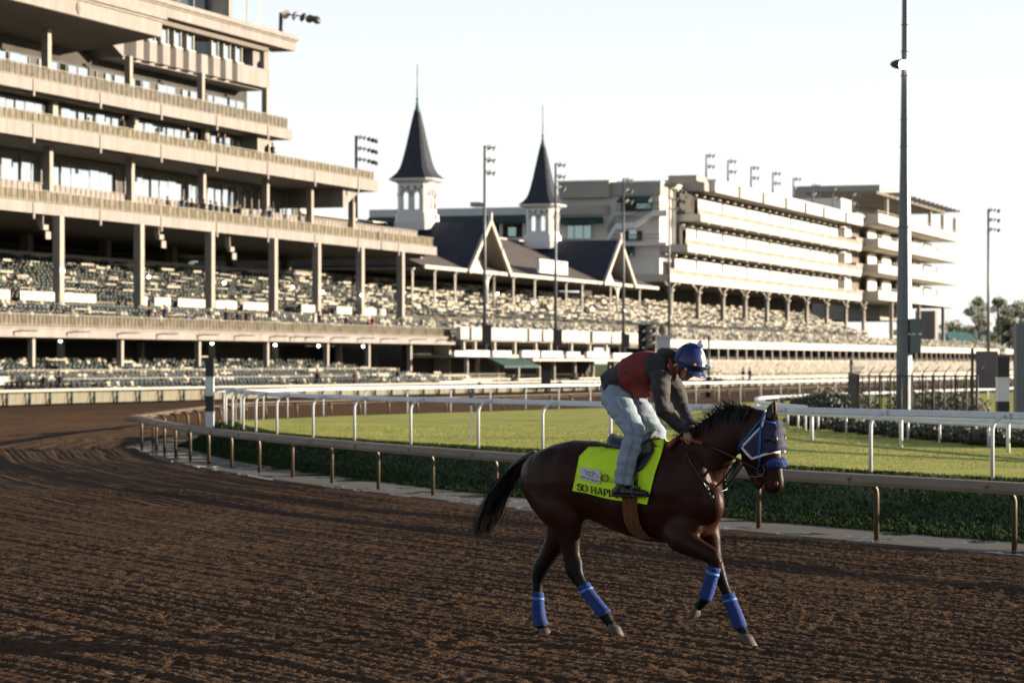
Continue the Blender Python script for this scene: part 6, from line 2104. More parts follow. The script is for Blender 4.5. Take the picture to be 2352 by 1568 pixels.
patch_both('cloth', grid, M['lime'], cloth)
GR = grid


def on_cloth(x, y, lift=.004):
    """close-up pixel -> point just above the cloth"""
    return on_trunk(*ca(x, y), lift=.026 + lift)


def stroke_mesh(polys, name, m, parent, lift=.004):
    """polys: 2d polygons in close-up pixels, triangulated finely enough to follow the cloth"""
    g = MB()
    for poly in polys:
        top = [on_cloth(x, y, lift) for x, y in poly]
        k = len(top)
        low = [p + Vector((0, .006, 0)) for p in top]
        g.add(top + low, [tuple(range(k)), tuple(range(2 * k - 1, k - 1, -1))] + [(i, i + k, (i + 1) % k + k, (i + 1) % k) for i in range(k)])
    return g.build(name, m, parent, off=(0, 0, 0))


def bar(x0, y0, x1, y1, w_):
    d = Vector((x1 - x0, y1 - y0)); nn_ = Vector((-d.y, d.x)).normalized() * w_ / 2
    return [(x0 + nn_.x, y0 + nn_.y), (x1 + nn_.x, y1 + nn_.y), (x1 - nn_.x, y1 - nn_.y), (x0 - nn_.x, y0 - nn_.y)]


def arcs(cx, cy, rx, ry, a0, a1, w_, n_=10):
    out = []
    for k in range(n_):
        p, q = rad(a0 + (a1 - a0) * k / n_), rad(a0 + (a1 - a0) * (k + 1) / n_)
        # heavier verticals, like a book face
        wp, wq = w_ * (.55 + .6 * abs(math.cos(p))), w_ * (.55 + .6 * abs(math.cos(q)))
        out.append([(cx + (rx + wp / 2) * math.cos(p), cy - (ry + wp / 2) * math.sin(p)), (cx + (rx + wq / 2) * math.cos(q), cy - (ry + wq / 2) * math.sin(q)),
                    (cx + (rx - wq / 2) * math.cos(q), cy - (ry - wq / 2) * math.sin(q)), (cx + (rx - wp / 2) * math.cos(p), cy - (ry - wp / 2) * math.sin(p))])
    return out


def letter(ch):
    """serif capitals on a unit box, y down, 0 = baseline"""
    W_, T_, s = .13, .07, .11
    def serif(x, y, h=.13): return bar(x - h, y, x + h, y, T_)
    if ch == 'S':
        return arcs(.30, -.74, .22, .22, 20, 270, W_) + arcs(.30, -.27, .24, .24, 90, -160, W_) + [bar(.53, -.66, .53, -.9, .06), bar(.06, -.1, .06, -.36, .06)], .62
    if ch == 'O':
        return arcs(.40, -.5, .34, .46, 0, 360, W_, 20), .84
    if ch == 'H':
        return [bar(.16, 0, .16, -1, W_), bar(.68, 0, .68, -1, W_), bar(.16, -.5, .68, -.5, T_)] + [serif(x, y) for x in (.16, .68) for y in (-.035, -.965)], .86
    if ch == 'A':
        return [bar(.10, 0, .42, -1, .075), bar(.42, -1, .72, 0, W_), bar(.22, -.34, .62, -.34, T_), serif(.10, -.035), serif(.72, -.035)], .86
    if ch == 'P':
        return [bar(.16, 0, .16, -1, W_), serif(.16, -.035), serif(.1, -.965, .1), bar(.16, -.965, .4, -.965, T_), bar(.16, -.46, .4, -.46, T_)] + arcs(.38, -.71, .22, .25, 90, -90, W_, 10), .70
    if ch == 'Y':
        return [bar(.40, 0, .40, -.45, W_), bar(.40, -.43, .10, -1, W_), bar(.40, -.43, .70, -1, .075), serif(.40, -.035), serif(.1, -.965), serif(.7, -.965)], .82
    return [], .36


def write_serif(txt, x0, y0, x1, y1, h, name):
    widths = [letter(c)[1] for c in txt]; tot = sum(widths)
    ux, uy = (x1 - x0) / tot, (y1 - y0) / tot
    pos = 0; polys = []
    for c, w_ in zip(txt, widths):
        for p in letter(c)[0]:
            polys.append([(x0 + ux * (pos + a), y0 + uy * (pos + a) + b_ * h) for a, b_ in p])
        pos += w_
    return stroke_mesh(polys, name, M['ink'], cloth, .006)


write_serif('SO HAPPY', 676, 1088, 945, 1142, 46, 'name_lettering')
# white badge with number, horse sketch and lettering
badge = [(700, 936), (828, 962), (820, 1050), (692, 1012)]


def bad(a, b_):
    t = (badge[0][0] + (badge[1][0] - badge[0][0]) * a, badge[0][1] + (badge[1][1] - badge[0][1]) * a)
    u_ = (badge[3][0] + (badge[2][0] - badge[3][0]) * a, badge[3][1] + (badge[2][1] - badge[3][1]) * a)
    return (t[0] + (u_[0] - t[0]) * b_, t[1] + (u_[1] - t[1]) * b_)


bg = MB(); NB = 8
vs = [on_cloth(*bad(i / NB, j / NB), .003) for j in range(NB + 1) for i in range(NB + 1)]
bg.add(vs, [(j * (NB + 1) + i, j * (NB + 1) + i + 1, (j + 1) * (NB + 1) + i + 1, (j + 1) * (NB + 1) + i) for j in range(NB) for i in range(NB)], smooth=True)
bo = bg.build('badge', M['patch'], cloth, off=(0, 0, 0))


def font_polys(txt):
    cu = bpy.data.curves.new('t', 'FONT'); cu.body = txt; cu.resolution_u = 3
    o = bpy.data.objects.new('t', cu); COL.objects.link(o)
    dg = bpy.context.evaluated_depsgraph_get(); me = bpy.data.meshes.new_from_object(o.evaluated_get(dg))
    V = [v.co.copy() for v in me.vertices]; Fs = [tuple(p.vertices) for p in me.polygons]
    bpy.data.objects.remove(o); bpy.data.curves.remove(cu); bpy.data.meshes.remove(me)
    mx_ = max(v.x for v in V); mn = min(v.x for v in V); my = max(v.y for v in V); mb_ = min(v.y for v in V)
    return [((v.x - mn) / (mx_ - mn), (v.y - mb_) / (my - mb_)) for v in V], Fs


def font_on(txt, fn, name, m, parent, lift=.006):
    V, Fs = font_polys(txt)
    g = MB(); g.add([on_cloth(*fn(a, b_), lift) for a, b_ in V], Fs)
    return g.build(name, m, parent, off=(0, 0, 0))


M['greyink'] = mat('grey_ink', (0.16, 0.14, 0.15), 0.7)
M['redink'] = mat('red_ink', (0.35, 0.02, 0.03), 0.7)
font_on('152', lambda a, b_: bad(.30 + .38 * a, .62 - .36 * b_), 'badge_number', M['greyink'], bo)
font_on('KENTUCKY', lambda a, b_: bad(.05 + .50 * a, .90 - .15 * b_), 'badge_lettering', M['ink'], bo)
font_on('DERBY', lambda a, b_: bad(.66 + .30 * a, .90 - .15 * b_), 'badge_lettering', M['greyink'], bo)
rp = [[(bad(.605, .83)[0] + 5 * math.cos(a * .785), bad(.605, .83)[1] + 5 * math.sin(a * .785)) for a in range(8)]]
stroke_mesh(rp, 'badge_rose', M['redink'], bo, .006)
stroke_mesh([bar(*bad(.16, .22), *bad(.42, .30), 2.5), bar(*bad(.42, .30), *bad(.62, .22), 2.5), bar(*bad(.62, .22), *bad(.92, .50), 2.5), bar(*bad(.92, .50), *bad(.74, .62), 2.0), bar(*bad(.2, .34), *bad(.36, .38), 2)], 'badge_sketch', M['greyink'], bo, .006)
# round emblem with W over R, and the start of two words beside it
stroke_mesh(arcs(853, 1010, 20, 24, 0, 360, 5, 18), 'emblem_ring', M['ink'], cloth, .006)
font_on('W', lambda a, b_: (843 + 18 * a, 1010 - 14 * b_ + 3 * a), 'emblem_letter', M['ink'], cloth)
font_on('R', lambda a, b_: (848 + 14 * a, 1027 - 14 * b_ + 3 * a), 'emblem_letter', M['ink'], cloth)
font_on('WI', lambda a, b_: (884 + 22 * a, 1020 - 12 * b_ + 4 * a), 'stable_lettering', M['ink'], cloth)
font_on('RA', lambda a, b_: (880 + 26 * a, 1036 - 11 * b_ + 5 * a), 'stable_lettering', M['ink'], cloth)

# ------------------------------------------------------------------ saddle and girth
sad = thing('saddle', 'small black leather exercise saddle under the rider', 'saddle', (HO[0], HO[1], 0), -TH)
M['sadtop'] = mat('worn_blue_leather', (0.045, 0.055, 0.075), 0.35, 0.2, 15.0)


def zt(u): return float(np.interp(u, _U, _ZC + _ZA))


g = MB()
u0, u1 = HL(*ca(862, 770), .1).x, HL(*ca(1170, 770), 0).x
rg = []
for k in range(9):
    t = k / 8; u_ = u0 + (u1 - u0) * t
    wdt = .15 * (1 - .5 * t) * (1 if k else .7); hgt = zt(u_) + .045 + .05 * (abs(t - .45) * 1.7) ** 2
    rg.append([Vector((u_, wdt * math.cos(2 * math.pi * j / 12), hgt + .028 * math.sin(2 * math.pi * j / 12) - .06 * abs(math.cos(2 * math.pi * j / 12)) ** 2)) for j in range(12)])
g.loft(rg); g.build('seat', M['sadtop'], sad, off=(0, 0, 0))
fl = [(1142, 740), (1172, 792), (1168, 835), (1140, 890), (1095, 950), (1050, 985), (1010, 960), (1000, 880), (1030, 800), (1090, 750)]
for sg in (1, -1):
    g = MB(); rg = []
    cxx, cyy = sum(x for x, _ in fl) / len(fl), sum(y for _, y in fl) / len(fl)
    for f_, lf in ((1.0, .028), (1.0, .040), (.75, .046), (.45, .05), (.15, .052), (.02, .052)):
        rg.append([on_trunk(*ca(cxx + (x - cxx) * f_, cyy + (y - cyy) * f_), lf) for x, y in fl])
    if sg == -1: rg = [[mirror(p) for p in r] for r in rg]
    g.loft(rg, smooth=True)
    g.build('saddle_flap', M['leather'], sad, off=(0, 0, 0))
    p1 = on_trunk(*ca(1050, 900), .06); p2 = HL(*ca(1052, 1060), .345)
    if sg == -1: p1, p2 = mirror(p1), mirror(p2)
    g = MB(); g.tube([p1, (p1 + p2) / 2, p2], (.016), 6); g.build('stirrup_leather', M['leather'], sad, off=(0, 0, 0))
    q = HL(*ca(1050, 1095), .345)
    if sg == -1: q = mirror(q)
    g = MB(); g.tube([p2, q + Vector((0, -.065 * 1, .03)), q + Vector((0, -.06, -.03)), q + Vector((0, 0, -.045)), q + Vector((0, .06, -.03)), q + Vector((0, .065, .03)), p2], .008, 6, cap=False)
    g.build('stirrup', M['steel'], sad, off=(0, 0, 0))
M['fleece'] = mat('tan_fleece', (0.12, 0.045, 0.014), 0.95, 0.3, 40.0, 0.8, 90.0)
g = MB(); rows = []
gl = [(1010, 1090), (1011, 1150), (1014, 1220), (1026, 1290), (1052, 1345), (1090, 1385), (1130, 1400)]
for i, (x, y) in enumerate(gl):
    hwid = 48 if i < 4 else (44, 40, 36)[i - 4]
    rows.append([on_trunk(*ca(x + dx * hwid, y + dx * (-6 if i > 3 else 0)), .02 + .02 * math.cos(dx * 1.4)) for dx in (-1, -.6, 0, .6, 1)])
rows.append([Vector((p.x, 0, p.z - .02)) for p in rows[-1]])
full = rows + [[mirror(p) for p in r] for r in reversed(rows[:-1])]
g.loft(full, closed=False, cap=False)
g.build('girth', M['fleece'], sad, off=(0, 0, 0))

# ------------------------------------------------------------------ hood, bridle, reins
hood = thing('blinker_hood', 'navy blue blinker hood with white edging on the horse face', 'hood', (HO[0], HO[1], 0), -TH)
M['navy'] = mat('navy_mesh', (0.009, 0.011, 0.045), 0.7, 0.2, 40.0, 0.3, 120.0)
M['edging'] = mat('white_edging', (0.62, 0.60, 0.64), 0.6, 0.1, 40.0)
M['bluestrap'] = mat('blue_strap', (0.010, 0.07, 0.26), 0.5, 0.15, 20.0)


def cd(x, y): return (x * 0.192 + 1580.5, y * 0.192 + 884.4)


topl = [(1000, 330), (1050, 420), (1085, 520), (1098, 640), (1104, 720), (1106, 800)]
botl = [(918, 318), (886, 480), (770, 600), (640, 745), (765, 882), (900, 832)]
grid = []
for i in range(16):
    t = i / 15
    a, b_ = edge_pt(topl, t), edge_pt(botl, t)
    row = []
    for j in range(11):
        f = j / 10
        x, y = a[0] + (b_[0] - a[0]) * f, a[1] + (b_[1] - a[1]) * f
        p = head_v(*cd(x, y), .012)
        if j == 0: p = Vector((p.x + .012, -0.003, p.z + .004))
        elif j == 1: p = Vector((p.x + .006, max(p.y, -.075), p.z))
        row.append(p)
    grid.append(row)
patch_both('hood_fabric', grid, M['navy'], hood, .004)
tl = [(925, 300), (905, 420), (885, 490), (830, 545), (660, 720), (640, 745), (700, 815), (765, 880), (830, 858), (900, 832), (1000, 806), (1106, 796)]
for sg in (1, -1):
    pts = [head_v(*cd(x, y), .020) for x, y in tl]
    if sg == -1: pts = [mirror(p) for p in pts]
    g = MB(); g.tube(pts, (.011), 6); g.build('edging', M['edging'], hood, off=(0, 0, 0))
    c = head_v(*cd(1035, 650), .012)
    if sg == -1: c = mirror(c)
    g = MB(); g.ball(c - Vector((.008, 0, 0)), (.036, .019, .044), 12, 8); g.build('eye_cup', M['leather'], hood, off=(0, 0, 0))

bri = thing('bridle', 'blue bridle with fleece noseband, bit and brown reins', 'bridle', (HO[0], HO[1], 0), -TH)
for sg in (1, -1):
    mm = (lambda p: p) if sg == 1 else mirror
    for nm, pl, r_, lf in (('cheek_strap', [(905, 330), (868, 500), (858, 640), (850, 800), (850, 965)], .010, .026), ('throat_strap', [(900, 380), (800, 500), (690, 640), (620, 720), (600, 790)], .011, .014), ('brow_strap', [(890, 420), (960, 440), (1050, 455)], .009, .022)):
        g = MB(); g.tube([mm(head_v(*cd(x, y), lf)) for x, y in pl], r_, 6); g.build(nm, M['bluestrap'], bri, off=(0, 0, 0))
    c = mm(head_v(*cd(868, 1015), .02)); R_ = .034
    g = MB(); g.tube([c + Vector((R_ * math.cos(a * math.pi / 8), 0, R_ * math.sin(a * math.pi / 8))) for a in range(17)], .0055, 6, cap=False); g.build('bit_ring', M['steel'], bri, off=(0, 0, 0))
    g = MB(); g.tube([mm(head_v(*cd(x, y), .015)) for x, y in ((720, 1085), (800, 1095), (890, 1080))], .007, 6); g.build('curb_chain', M['steel'], bri, off=(0, 0, 0))
g = MB(); c = HL(*cd(1060, 935), 0)
rg = []
for k in range(18):
    a = math.pi * 2 * k / 18
    pass
pts = []
for a in range(-5, 6):
    t = a / 5
    pts.append(HL(*cd(1120 - 130 * abs(t) ** 1.5, 925 + 20 * abs(t)), 0) + Vector((0, -.085 * math.sin(t * 1.4), 0)))
rr_ = [.022, .036, .040, .042, .044, .044, .044, .042, .040, .036, .022]
g.tube(pts, rr_, 12)
o = remesh(g, .008, 2, 'noseband', M['wrap'], bri, noise=lambda co: (RNG.random(len(co)) - .5) * .008)
g = MB(); g.tube([head_v(*cd(965, 945), .012), head_v(*cd(905, 955), .012), head_v(*cd(850, 975), .016)], .008, 6); g.build('noseband_strap', M['leather'], bri, off=(0, 0, 0))
M['rubber'] = mat('brown_rubber', (0.16, 0.045, 0.02), 0.6, 0.2, 30.0)
handN = HL(*ca(1385, 745), .09)
for sg in (1, -1):
    mm = (lambda p: p) if sg == 1 else mirror
    bit = mm(head_v(*cd(868, 1030), .025))
    a_ = mm(HL(*ca(1395, 768), .10)); b_ = mm(HL(*ca(1480, 792), .115)); c_ = mm(HL(*ca(1600, 840), .125)); d_ = mm(HL(*ca(1700, 890), .115))
    g = MB(); g.tube([b_, c_, d_, bit], (.011), 6); r_ = g.build('rein', M['leather'], bri, off=(0, 0, 0))
    g = MB(); g.tube([mm(HL(*ca(1340, 757), .10)), a_, b_], [(.018, .018)] * 3, 6); g.build('rein_grip', M['rubber'], r_, off=(0, 0, 0))
    g = MB(); g.tube([mm(on_trunk(*ca(1345, 775), .03)) if sg == 1 else mirror(on_trunk(*ca(1345, 775), .03)), mm(HL(*ca(1400, 900), .20)), mm(HL(*ca(1460, 1010), .20)), mm(HL(*ca(1520, 1105), .15))], .010, 6); g.build('breast_strap', M['leather'], bri, off=(0, 0, 0))
    g = MB(); g.tube([mm(HL(*ca(1520, 1105), .10)), mm(HL(*ca(1600, 1030), .08)), mm(HL(*ca(1690, 910), .08)), d_], .009, 6); g.build('martingale_fork', M['leather'], bri, off=(0, 0, 0))
g = MB(); g.tube([HL(*ca(1335, 755), .06), HL(*ca(1300, 768), .10), HL(*ca(1255, 812), .17)], .02, 6); g.build('rein_end', M['rubber'], bri, off=(0, 0, 0))
g = MB(); g.prism([HL(*ca(x, y), .06) for x, y in ((1700, 895), (1728, 940), (1650, 1010), (1625, 1040))], (0, .01, 0)); g.build('bib_leather', M['leather'], bri, off=(0, 0, 0))
g = MB(); g.tube([HL(*ca(1520, 1108), .13), HL(*ca(1580, 1100), .0), HL(*ca(1630, 1085), -.06), HL(*ca(1640, 1050), -.08), HL(*ca(1600, 1010), -.04)], .009, 6); g.build('breast_ring_strap', M['leather'], bri, off=(0, 0, 0))
g = MB(); g.tube([HL(*ca(1520, 1112), .15), HL(*ca(1530, 1170), .14), HL(*ca(1505, 1230), .14)], .010, 6); g.build('chest_strap', M['leather'], bri, off=(0, 0, 0))
for x, y in ((1510, 1080), (1522, 1112), (1540, 1130)):
    g = MB(); g.ball(HL(*ca(x, y), .165), .014, 8, 6); g.build('buckle', M['steel'], bri, off=(0, 0, 0))

# ------------------------------------------------------------------ the rider
def cc(x, y): return (x * 0.2761 + 1298.3, y * 0.2761 + 752.6)


RB = HL(*cc(430, 560), 0)
rider = thing('person', 'rider in blue helmet, red vest, grey hoodie and jeans leaning over the horse neck', 'person',
              (HO[0] + EU[0] * RB.x, HO[1] + EU[1] * RB.x, RB.z - .2), -TH)
ROFF = (RB.x, 0, RB.z - .2)
M['skin'] = mat('skin', (0.34, 0.165, 0.105), 0.5, 0.12, 25.0)
M['denim'] = mat('light_denim', (0.22, 0.275, 0.345), 0.85, 0.14, 9.0, 0.4, 14.0, bdist=0.03)
M['hoodie'] = mat('charcoal_hoodie', (0.026, 0.023, 0.027), 0.8, 0.2, 8.0, 0.45, 12.0, bdist=0.035)
M['vest'] = mat('red_vest', (0.15, 0.013, 0.009), 0.8, 0.15, 10.0, 0.3, 18.0)
M['helmet'] = mat('blue_silk', (0.006, 0.018, 0.115), 0.35, 0.08, 12.0, 0.05)
M['silkwhite'] = mat('white_silk', (0.68, 0.68, 0.74), 0.4)
M['boot'] = mat('black_boot', (0.008, 0.009, 0.012), 0.4, 0.3, 18.0)
M['yellow'] = mat('tan_strap', (0.55, 0.33, 0.08), 0.6)


def rl(g, pts, n=12):
    return limb(g, [(*cc(a, b_), v, r1, r2) for a, b_, v, r1, r2 in pts], n)


def wrinkle(amp, fx, fz):
    def f(co):
        return (amp * (vnoise(co[:, 0] * fx + 11, co[:, 2] * fz + co[:, 1] * fx) - .5) + amp * .6 * (vnoise(co[:, 0] * fx * 2.3, co[:, 2] * fz * 2.1 + co[:, 1] * 7) - .5))
    return f


R_ARM = [(800, 392, .19), (792, 520, .25), (815, 690, .26), (900, 772, .20), (990, 852, .12)]
L_ARM = [(850, 420, -.19), (930, 545, -.24), (962, 655, -.24), (1010, 740, -.18), (1050, 812, -.10)]
R_LEG = [(405, 560, .10), (480, 690, .20), (575, 862, .30), (545, 990, .325), (505, 1130, .335), (478, 1300, .345)]
L_LEG = [(440, 560, -.10), (620, 690, -.20), (760, 890, -.29), (760, 1000, -.32), (720, 1130, -.335), (690, 1300, -.345)]

# continuous body under the clothes
g = MB()
rl(g, [(405, 545, 0, .10, .14), (440, 490, 0, .10, .13), (540, 425, 0, .11, .145), (690, 385, 0, .12, .16), (795, 345, 0, .10, .14), (860, 318, 0, .062, .065), (925, 325, 0, .058, .062), (960, 320, 0, .07, .07)])
for A_, rs_ in ((R_ARM, (.06, .052, .042, .036, .028)), (L_ARM, (.06, .052, .042, .036, .028))):
    rl(g, [(a, b_, v, r_, r_) for (a, b_, v), r_ in zip(A_, rs_)])
for A_, rs_ in ((R_LEG, (.08, .075, .055, .05, .04, .035)), (L_LEG, (.08, .075, .055, .05, .04, .035))):
    rl(g, [(a, b_, v, r_, r_) for (a, b_, v), r_ in zip(A_, rs_)])
for sx_, v in ((0, .345), (212, -.345)):
    rl(g, [(450 + sx_, 1360, v, .035, .035), (560 + sx_, 1365, v, .033, .036), (660 + sx_, 1372, v, .02, .03)])
# head: skull, face, jaw, nose, brow, ears
hc = HL(*cc(1005, 290), 0)
g.ball(hc, (.100, .077, .105), 14, 10)
rl(g, [(1010, 300, 0, .085, .072), (1000, 360, 0, .07, .062), (990, 400, 0, .055, .05), (978, 428, 0, .034, .034)])
rl(g, [(1040, 352, 0, .020, .016), (1052, 385, 0, .017, .016), (1049, 402, 0, .018, .018), (1038, 408, 0, .010, .014)])
rl(g, [(1018, 418, 0, .016, .024), (1008, 430, 0, .015, .022)])
for sg in (-1, 1):
    g.ball(HL(*cc(1042, 345), sg * .03), (.016, .024, .012), 8, 6)
    g.ball(HL(*cc(985, 395), sg * .048), (.035, .02, .03), 8, 6)
    g.ball(HL(*cc(940, 310), sg * .078), (.020, .012, .032), 8, 6)


def hand(g, wx, wy, v, sg):
    """closed hand round the rein: palm, four curled fingers of different length, thumb from the side of the palm"""
    w_ = HL(*cc(wx, wy), v); p = HL(*cc(wx + 28, wy + 42), v)
    d = (p - w_).normalized()
    g.tube([w_ - d * .02, w_ + d * .02, w_ + d * .05, w_ + d * .085], [(.024, .030), (.026, .036), (.026, .041), (.020, .038)], 10, up=(0, 1, 0))
    lat = Vector((0, 1, 0)); q = d.cross(lat).normalized()
    if q.x < 0: q = -q
    side = (lat * -sg)
    for k, (o_, L) in enumerate(((-.030, .9), (-.010, 1.0), (.010, .95), (.029, .78))):
        # knuckles run across the top of the fist
        k0 = w_ + d * .078 + lat * o_ * 1.0
        k1 = k0 + d * .030 * L + q * .006
        k2 = k1 + d * .006 * L - q * .030 * L
        k3 = k2 - d * .026 * L - q * .010 * L
        g.tube([k0, k1, k2, k3], [.0105, .0100, .0092, .0080], 7)
    t0 = w_ + d * .03 - lat * sg * .034
    t1 = t0 + d * .030 - lat * sg * .010 - q * .016
    t2 = t1 + d * .026 - q * .014 + lat * sg * .012
    g.tube([t0, t1, t2], [.0125, .0110, .0085], 7)


hand(g, 992, 855, .12, 1)
hand(g, 1052, 815, -.10, -1)
remesh(g, 0.0065, 3, 'body', M['skin'], rider, ROFF)

# jeans
g = MB()
rl(g, [(372, 560, 0, .10, .145), (405, 545, 0, .14, .175), (445, 500, 0, .13, .165)])
for (A_, rs_) in ((R_LEG, ((.125, .12), (.108, .105), (.088, .085), (.080, .074), (.078, .07), (.082, .07))), (L_LEG, ((.125, .12), (.10, .10), (.085, .085), (.075, .074), (.075, .07), (.078, .07)))):
    rl(g, [(a, b_, v, r_[0], r_[1]) for (a, b_, v), r_ in zip(A_, rs_)], 14)
remesh(g, 0.011, 3, 'jeans', M['denim'], rider, ROFF, wrinkle(.015, 9, 24))
# seams and pocket
g = MB()
pts = [HL(*cc(x, y), v) for x, y, v in ((408, 530, .245), (470, 680, .315), (570, 860, .392), (548, 990, .405), (505, 1130, .41), (482, 1310, .418))]
g.tube(catmull(pts, 4), .0035, 4); g.build('seam', mat('seam_thread', (0.13, 0.17, 0.24), 0.9), rider, off=ROFF)
# hoodie
TOR = [(395, 500, 0, .135, .175), (440, 470, 0, .145, .18), (540, 420, 0, .155, .185), (690, 378, 0, .165, .20), (790, 345, 0, .135, .185), (850, 318, 0, .085, .10), (880, 312, 0, .07, .08)]
g = MB(); rl(g, TOR, 16)
for (A_, rs_) in ((R_ARM, (.095, .076, .060, .051, .043)), (L_ARM, (.095, .074, .059, .050, .043))):
    rl(g, [(a, b_, v, r_, r_) for (a, b_, v), r_ in zip(A_, rs_)], 12)
g.ball(HL(*cc(835, 255), 0), (.075, .11, .085), 12, 8)
g.ball(HL(*cc(870, 235), 0), (.05, .095, .065), 12, 8)
remesh(g, 0.0105, 3, 'hoodie', M['hoodie'], rider, ROFF, wrinkle(.017, 11, 20))
for A_, sg in ((R_ARM, 1), (L_ARM, -1)):
    a, b_ = A_[-2], A_[-1]
    p, q = HL(*cc(a[0], a[1]), a[2]), HL(*cc(b_[0], b_[1]), b_[2])
    d = (q - p).normalized(); g = MB(); g.tube([q - d * .03, q + d * .012, q + d * .02], [.05, .048, .040], 12); g.build('cuff', M['hoodie'], rider, off=ROFF)
# vest
g = MB()
rl(g, [(538, 428, 0, .162, .195), (560, 418, 0, .176, .205), (620, 398, 0, .185, .212), (690, 378, 0, .186, .216), (745, 360, 0, .17, .208), (772, 352, 0, .15, .18)], 18)
vst = remesh(g, 0.012, 2, 'vest', M['vest'], rider, ROFF, wrinkle(.010, 14, 14))


def strap(name, pts, w_, m_, parent, r2=.008):
    g = MB(); P = [HL(*cc(x, y), v) for x, y, v in pts]
    g.tube(P, [(w_, r2)] * len(P), 8); return g.build(name, m_, parent, off=ROFF)


for y_ in (0, 1):
    g = MB(); x0 = 505 + 55 * y_; yy = 340 - 22 * y_
    P = [HL(*cc(x, y), v) for x, y, v in ((x0, yy, .150), (x0 + 38, yy - 26, .150), (x0 + 30, yy + 28, .182), (x0 - 8, yy + 40, .182))]
    g.prism([P[0], P[1], P[2], P[3]], (0, -.03, 0)); g.build('vest_panel', M['black'], vst, off=ROFF)
strap('vest_seam', ((520, 470, .205), (600, 450, .218), (700, 430, .225)), .004, M['black'], vst, .003)
strap('vest_seam', ((560, 560, .19), (640, 540, .205), (715, 520, .21)), .004, M['black'], vst, .003)
# boots
for sx_, v in ((0, .345), (212, -.345)):
    g = MB()
    rl(g, [(478 + sx_, 1255, v, .055, .05), (472 + sx_, 1310, v, .052, .048), (462 + sx_, 1345, v, .05, .047)])
    rl(g, [(405 + sx_, 1362, v, .034, .036), (450 + sx_, 1358, v, .046, .042), (540 + sx_, 1362, v, .042, .045), (630 + sx_, 1372, v, .032, .046), (688 + sx_, 1378, v, .016, .03)])
    remesh(g, .009, 2, 'boot', M['boot'], rider, ROFF)
    g = MB(); rl(g, [(398 + sx_, 1392, v, .013, .036), (470 + sx_, 1394, v, .014, .04), (580 + sx_, 1397, v, .012, .044), (690 + sx_, 1396, v, .010, .03)]); g.build('boot_sole', M['black'], rider, off=ROFF)
# helmet: silk-covered shell with white front panels, peak, goggles, straps
ctr = HL(*cc(1026, 296), 0)
upv = Vector((math.sin(rad(24)), 0, math.cos(rad(24)))); fw = Vector((math.cos(rad(24)), 0, -math.sin(rad(24)))); lt = Vector((0, 1, 0))
g = MB(); n_ = 32
rings = []
lv = [(-.22, .97), (-.10, 1.0), (0, 1.0), (.17, .985), (.34, .94), (.5, .866), (.64, .768), (.77, .638), (.88, .475), (.96, .28), (.995, .1), (1.0, .01)]
for h_, r_ in lv:
    rings.append([ctr + upv * h_ * .168 + fw * r_ * .138 * math.cos(2 * math.pi * j / n_) + lt * r_ * .115 * math.sin(2 * math.pi * j / n_) for j in range(n_)])
vs = [p for r in rings for p in r]; fs = []; mi = []
for i in range(len(rings) - 1):
    for j in range(n_):
        k = (j + 1) % n_
        g.add([rings[i][j], rings[i][k], rings[i + 1][k], rings[i + 1][j]], [(0, 1, 2, 3)], 1 if (j in (0, 31)) and i > 1 else 0, True)
hm = g.build('helmet', [M['helmet'], M['silkwhite']], rider, off=ROFF)
bm = bmesh.new(); bm.from_mesh(hm.data); bmesh.ops.remove_doubles(bm, verts=bm.verts, dist=1e-5); bm.to_mesh(hm.data); bm.free()
g = MB()
pk = []
for rr_, dz in ((1.0, 0.0), (1.24, -.012), (1.30, -.022), (1.24, -.026), (1.0, -.016)):
    pk.append([ctr + upv * (-.028 + dz) + fw * (rr_ if abs(a) < 1.2 else 1.0) * .138 * math.cos(a) * (1 if abs(a) < .9 else 1) + lt * (1 + (rr_ - 1) * math.cos(a)) * .115 * math.sin(a) for a in [x * .1 for x in range(-11, 12)]])
g.loft(pk, closed=False, cap=False); g.build('peak', M['helmet'], hm, off=ROFF)
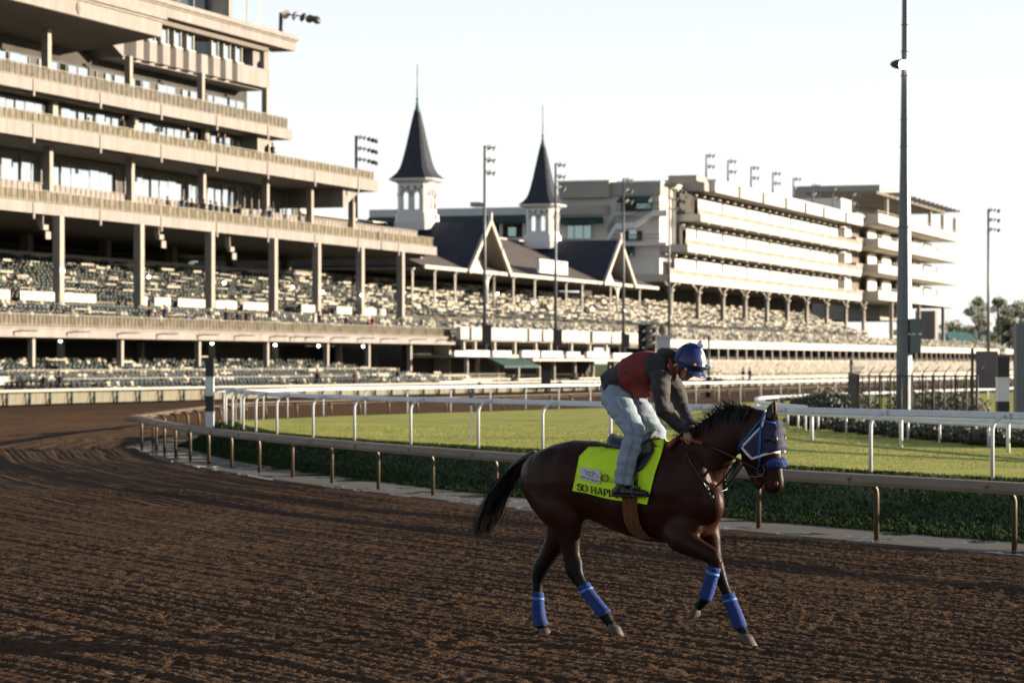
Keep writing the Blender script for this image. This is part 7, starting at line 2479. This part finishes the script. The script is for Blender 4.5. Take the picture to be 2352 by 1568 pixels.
g = MB(); g.ball(ctr + upv * .182 + fw * .042, .033, 12, 8)
remesh(g, .006, 1, 'pompom', M['silkwhite'], rider, ROFF, noise=lambda co: (RNG.random(len(co)) - .5) * .006)
g = MB(); g.tube([ctr + upv * (.004 + .018 * math.cos(2 * math.pi * j / 24)) + fw * .142 * math.cos(2 * math.pi * j / 24) + lt * .119 * math.sin(2 * math.pi * j / 24) for j in range(25)], [(.006, .013)] * 25, 6, cap=False); g.build('goggle_strap', M['black'], hm, off=ROFF)
g = MB(); g.tube([ctr + upv * .156 * math.sin(math.pi * j / 12) - fw * .055 + lt * .107 * math.cos(math.pi * j / 12) for j in range(13)], .006, 6); g.build('helmet_band', M['black'], hm, off=ROFF)
g = MB()
for k, (h0, f0) in enumerate(((.026, .150), (-.036, .118))):
    pts = [ctr + upv * h0 + fw * (f0 + .01) * math.cos(a) + lt * (.122 - .012 * k) * math.sin(a) for a in [x * .16 for x in range(-6, 7)]]
    g.tube(pts, [(.014, .010)] + [(.030, .014)] * 11 + [(.014, .010)], 8)
g.build('goggles', M['darkglass'], hm, off=ROFF)
M['brass'] = mat('brass', (0.55, 0.34, 0.10), 0.35, metal=0.8)
for x, y in ((1075, 308), (1002, 346)):
    g = MB(); g.ball(HL(*cc(x, y), .122), (.013, .005, .013), 10, 6); g.build('goggle_stud', M['brass'], hm, off=ROFF)
g = MB(); g.tube([HL(*cc(x, y), v) for x, y, v in ((905, 318, .10), (935, 300, .098), (965, 330, .09), (930, 352, .092))], .012, 6); g.build('ear_strap', M['yellow'], rider, off=ROFF)
g = MB(); g.tube([HL(*cc(x, y), v) for x, y, v in ((950, 300, .085), (948, 380, .075), (972, 436, .03), (975, 440, -.03))], .006, 6); g.build('chin_strap', M['black'], rider, off=ROFF)
g = MB(); g.tube(catmull([HL(*cc(x, y), v) for x, y, v in ((870, 260, .085), (890, 330, .105), (905, 400, .08), (900, 430, 0))], 4), .018, 6); g.build('scarf', M['vest'], rider, off=ROFF)
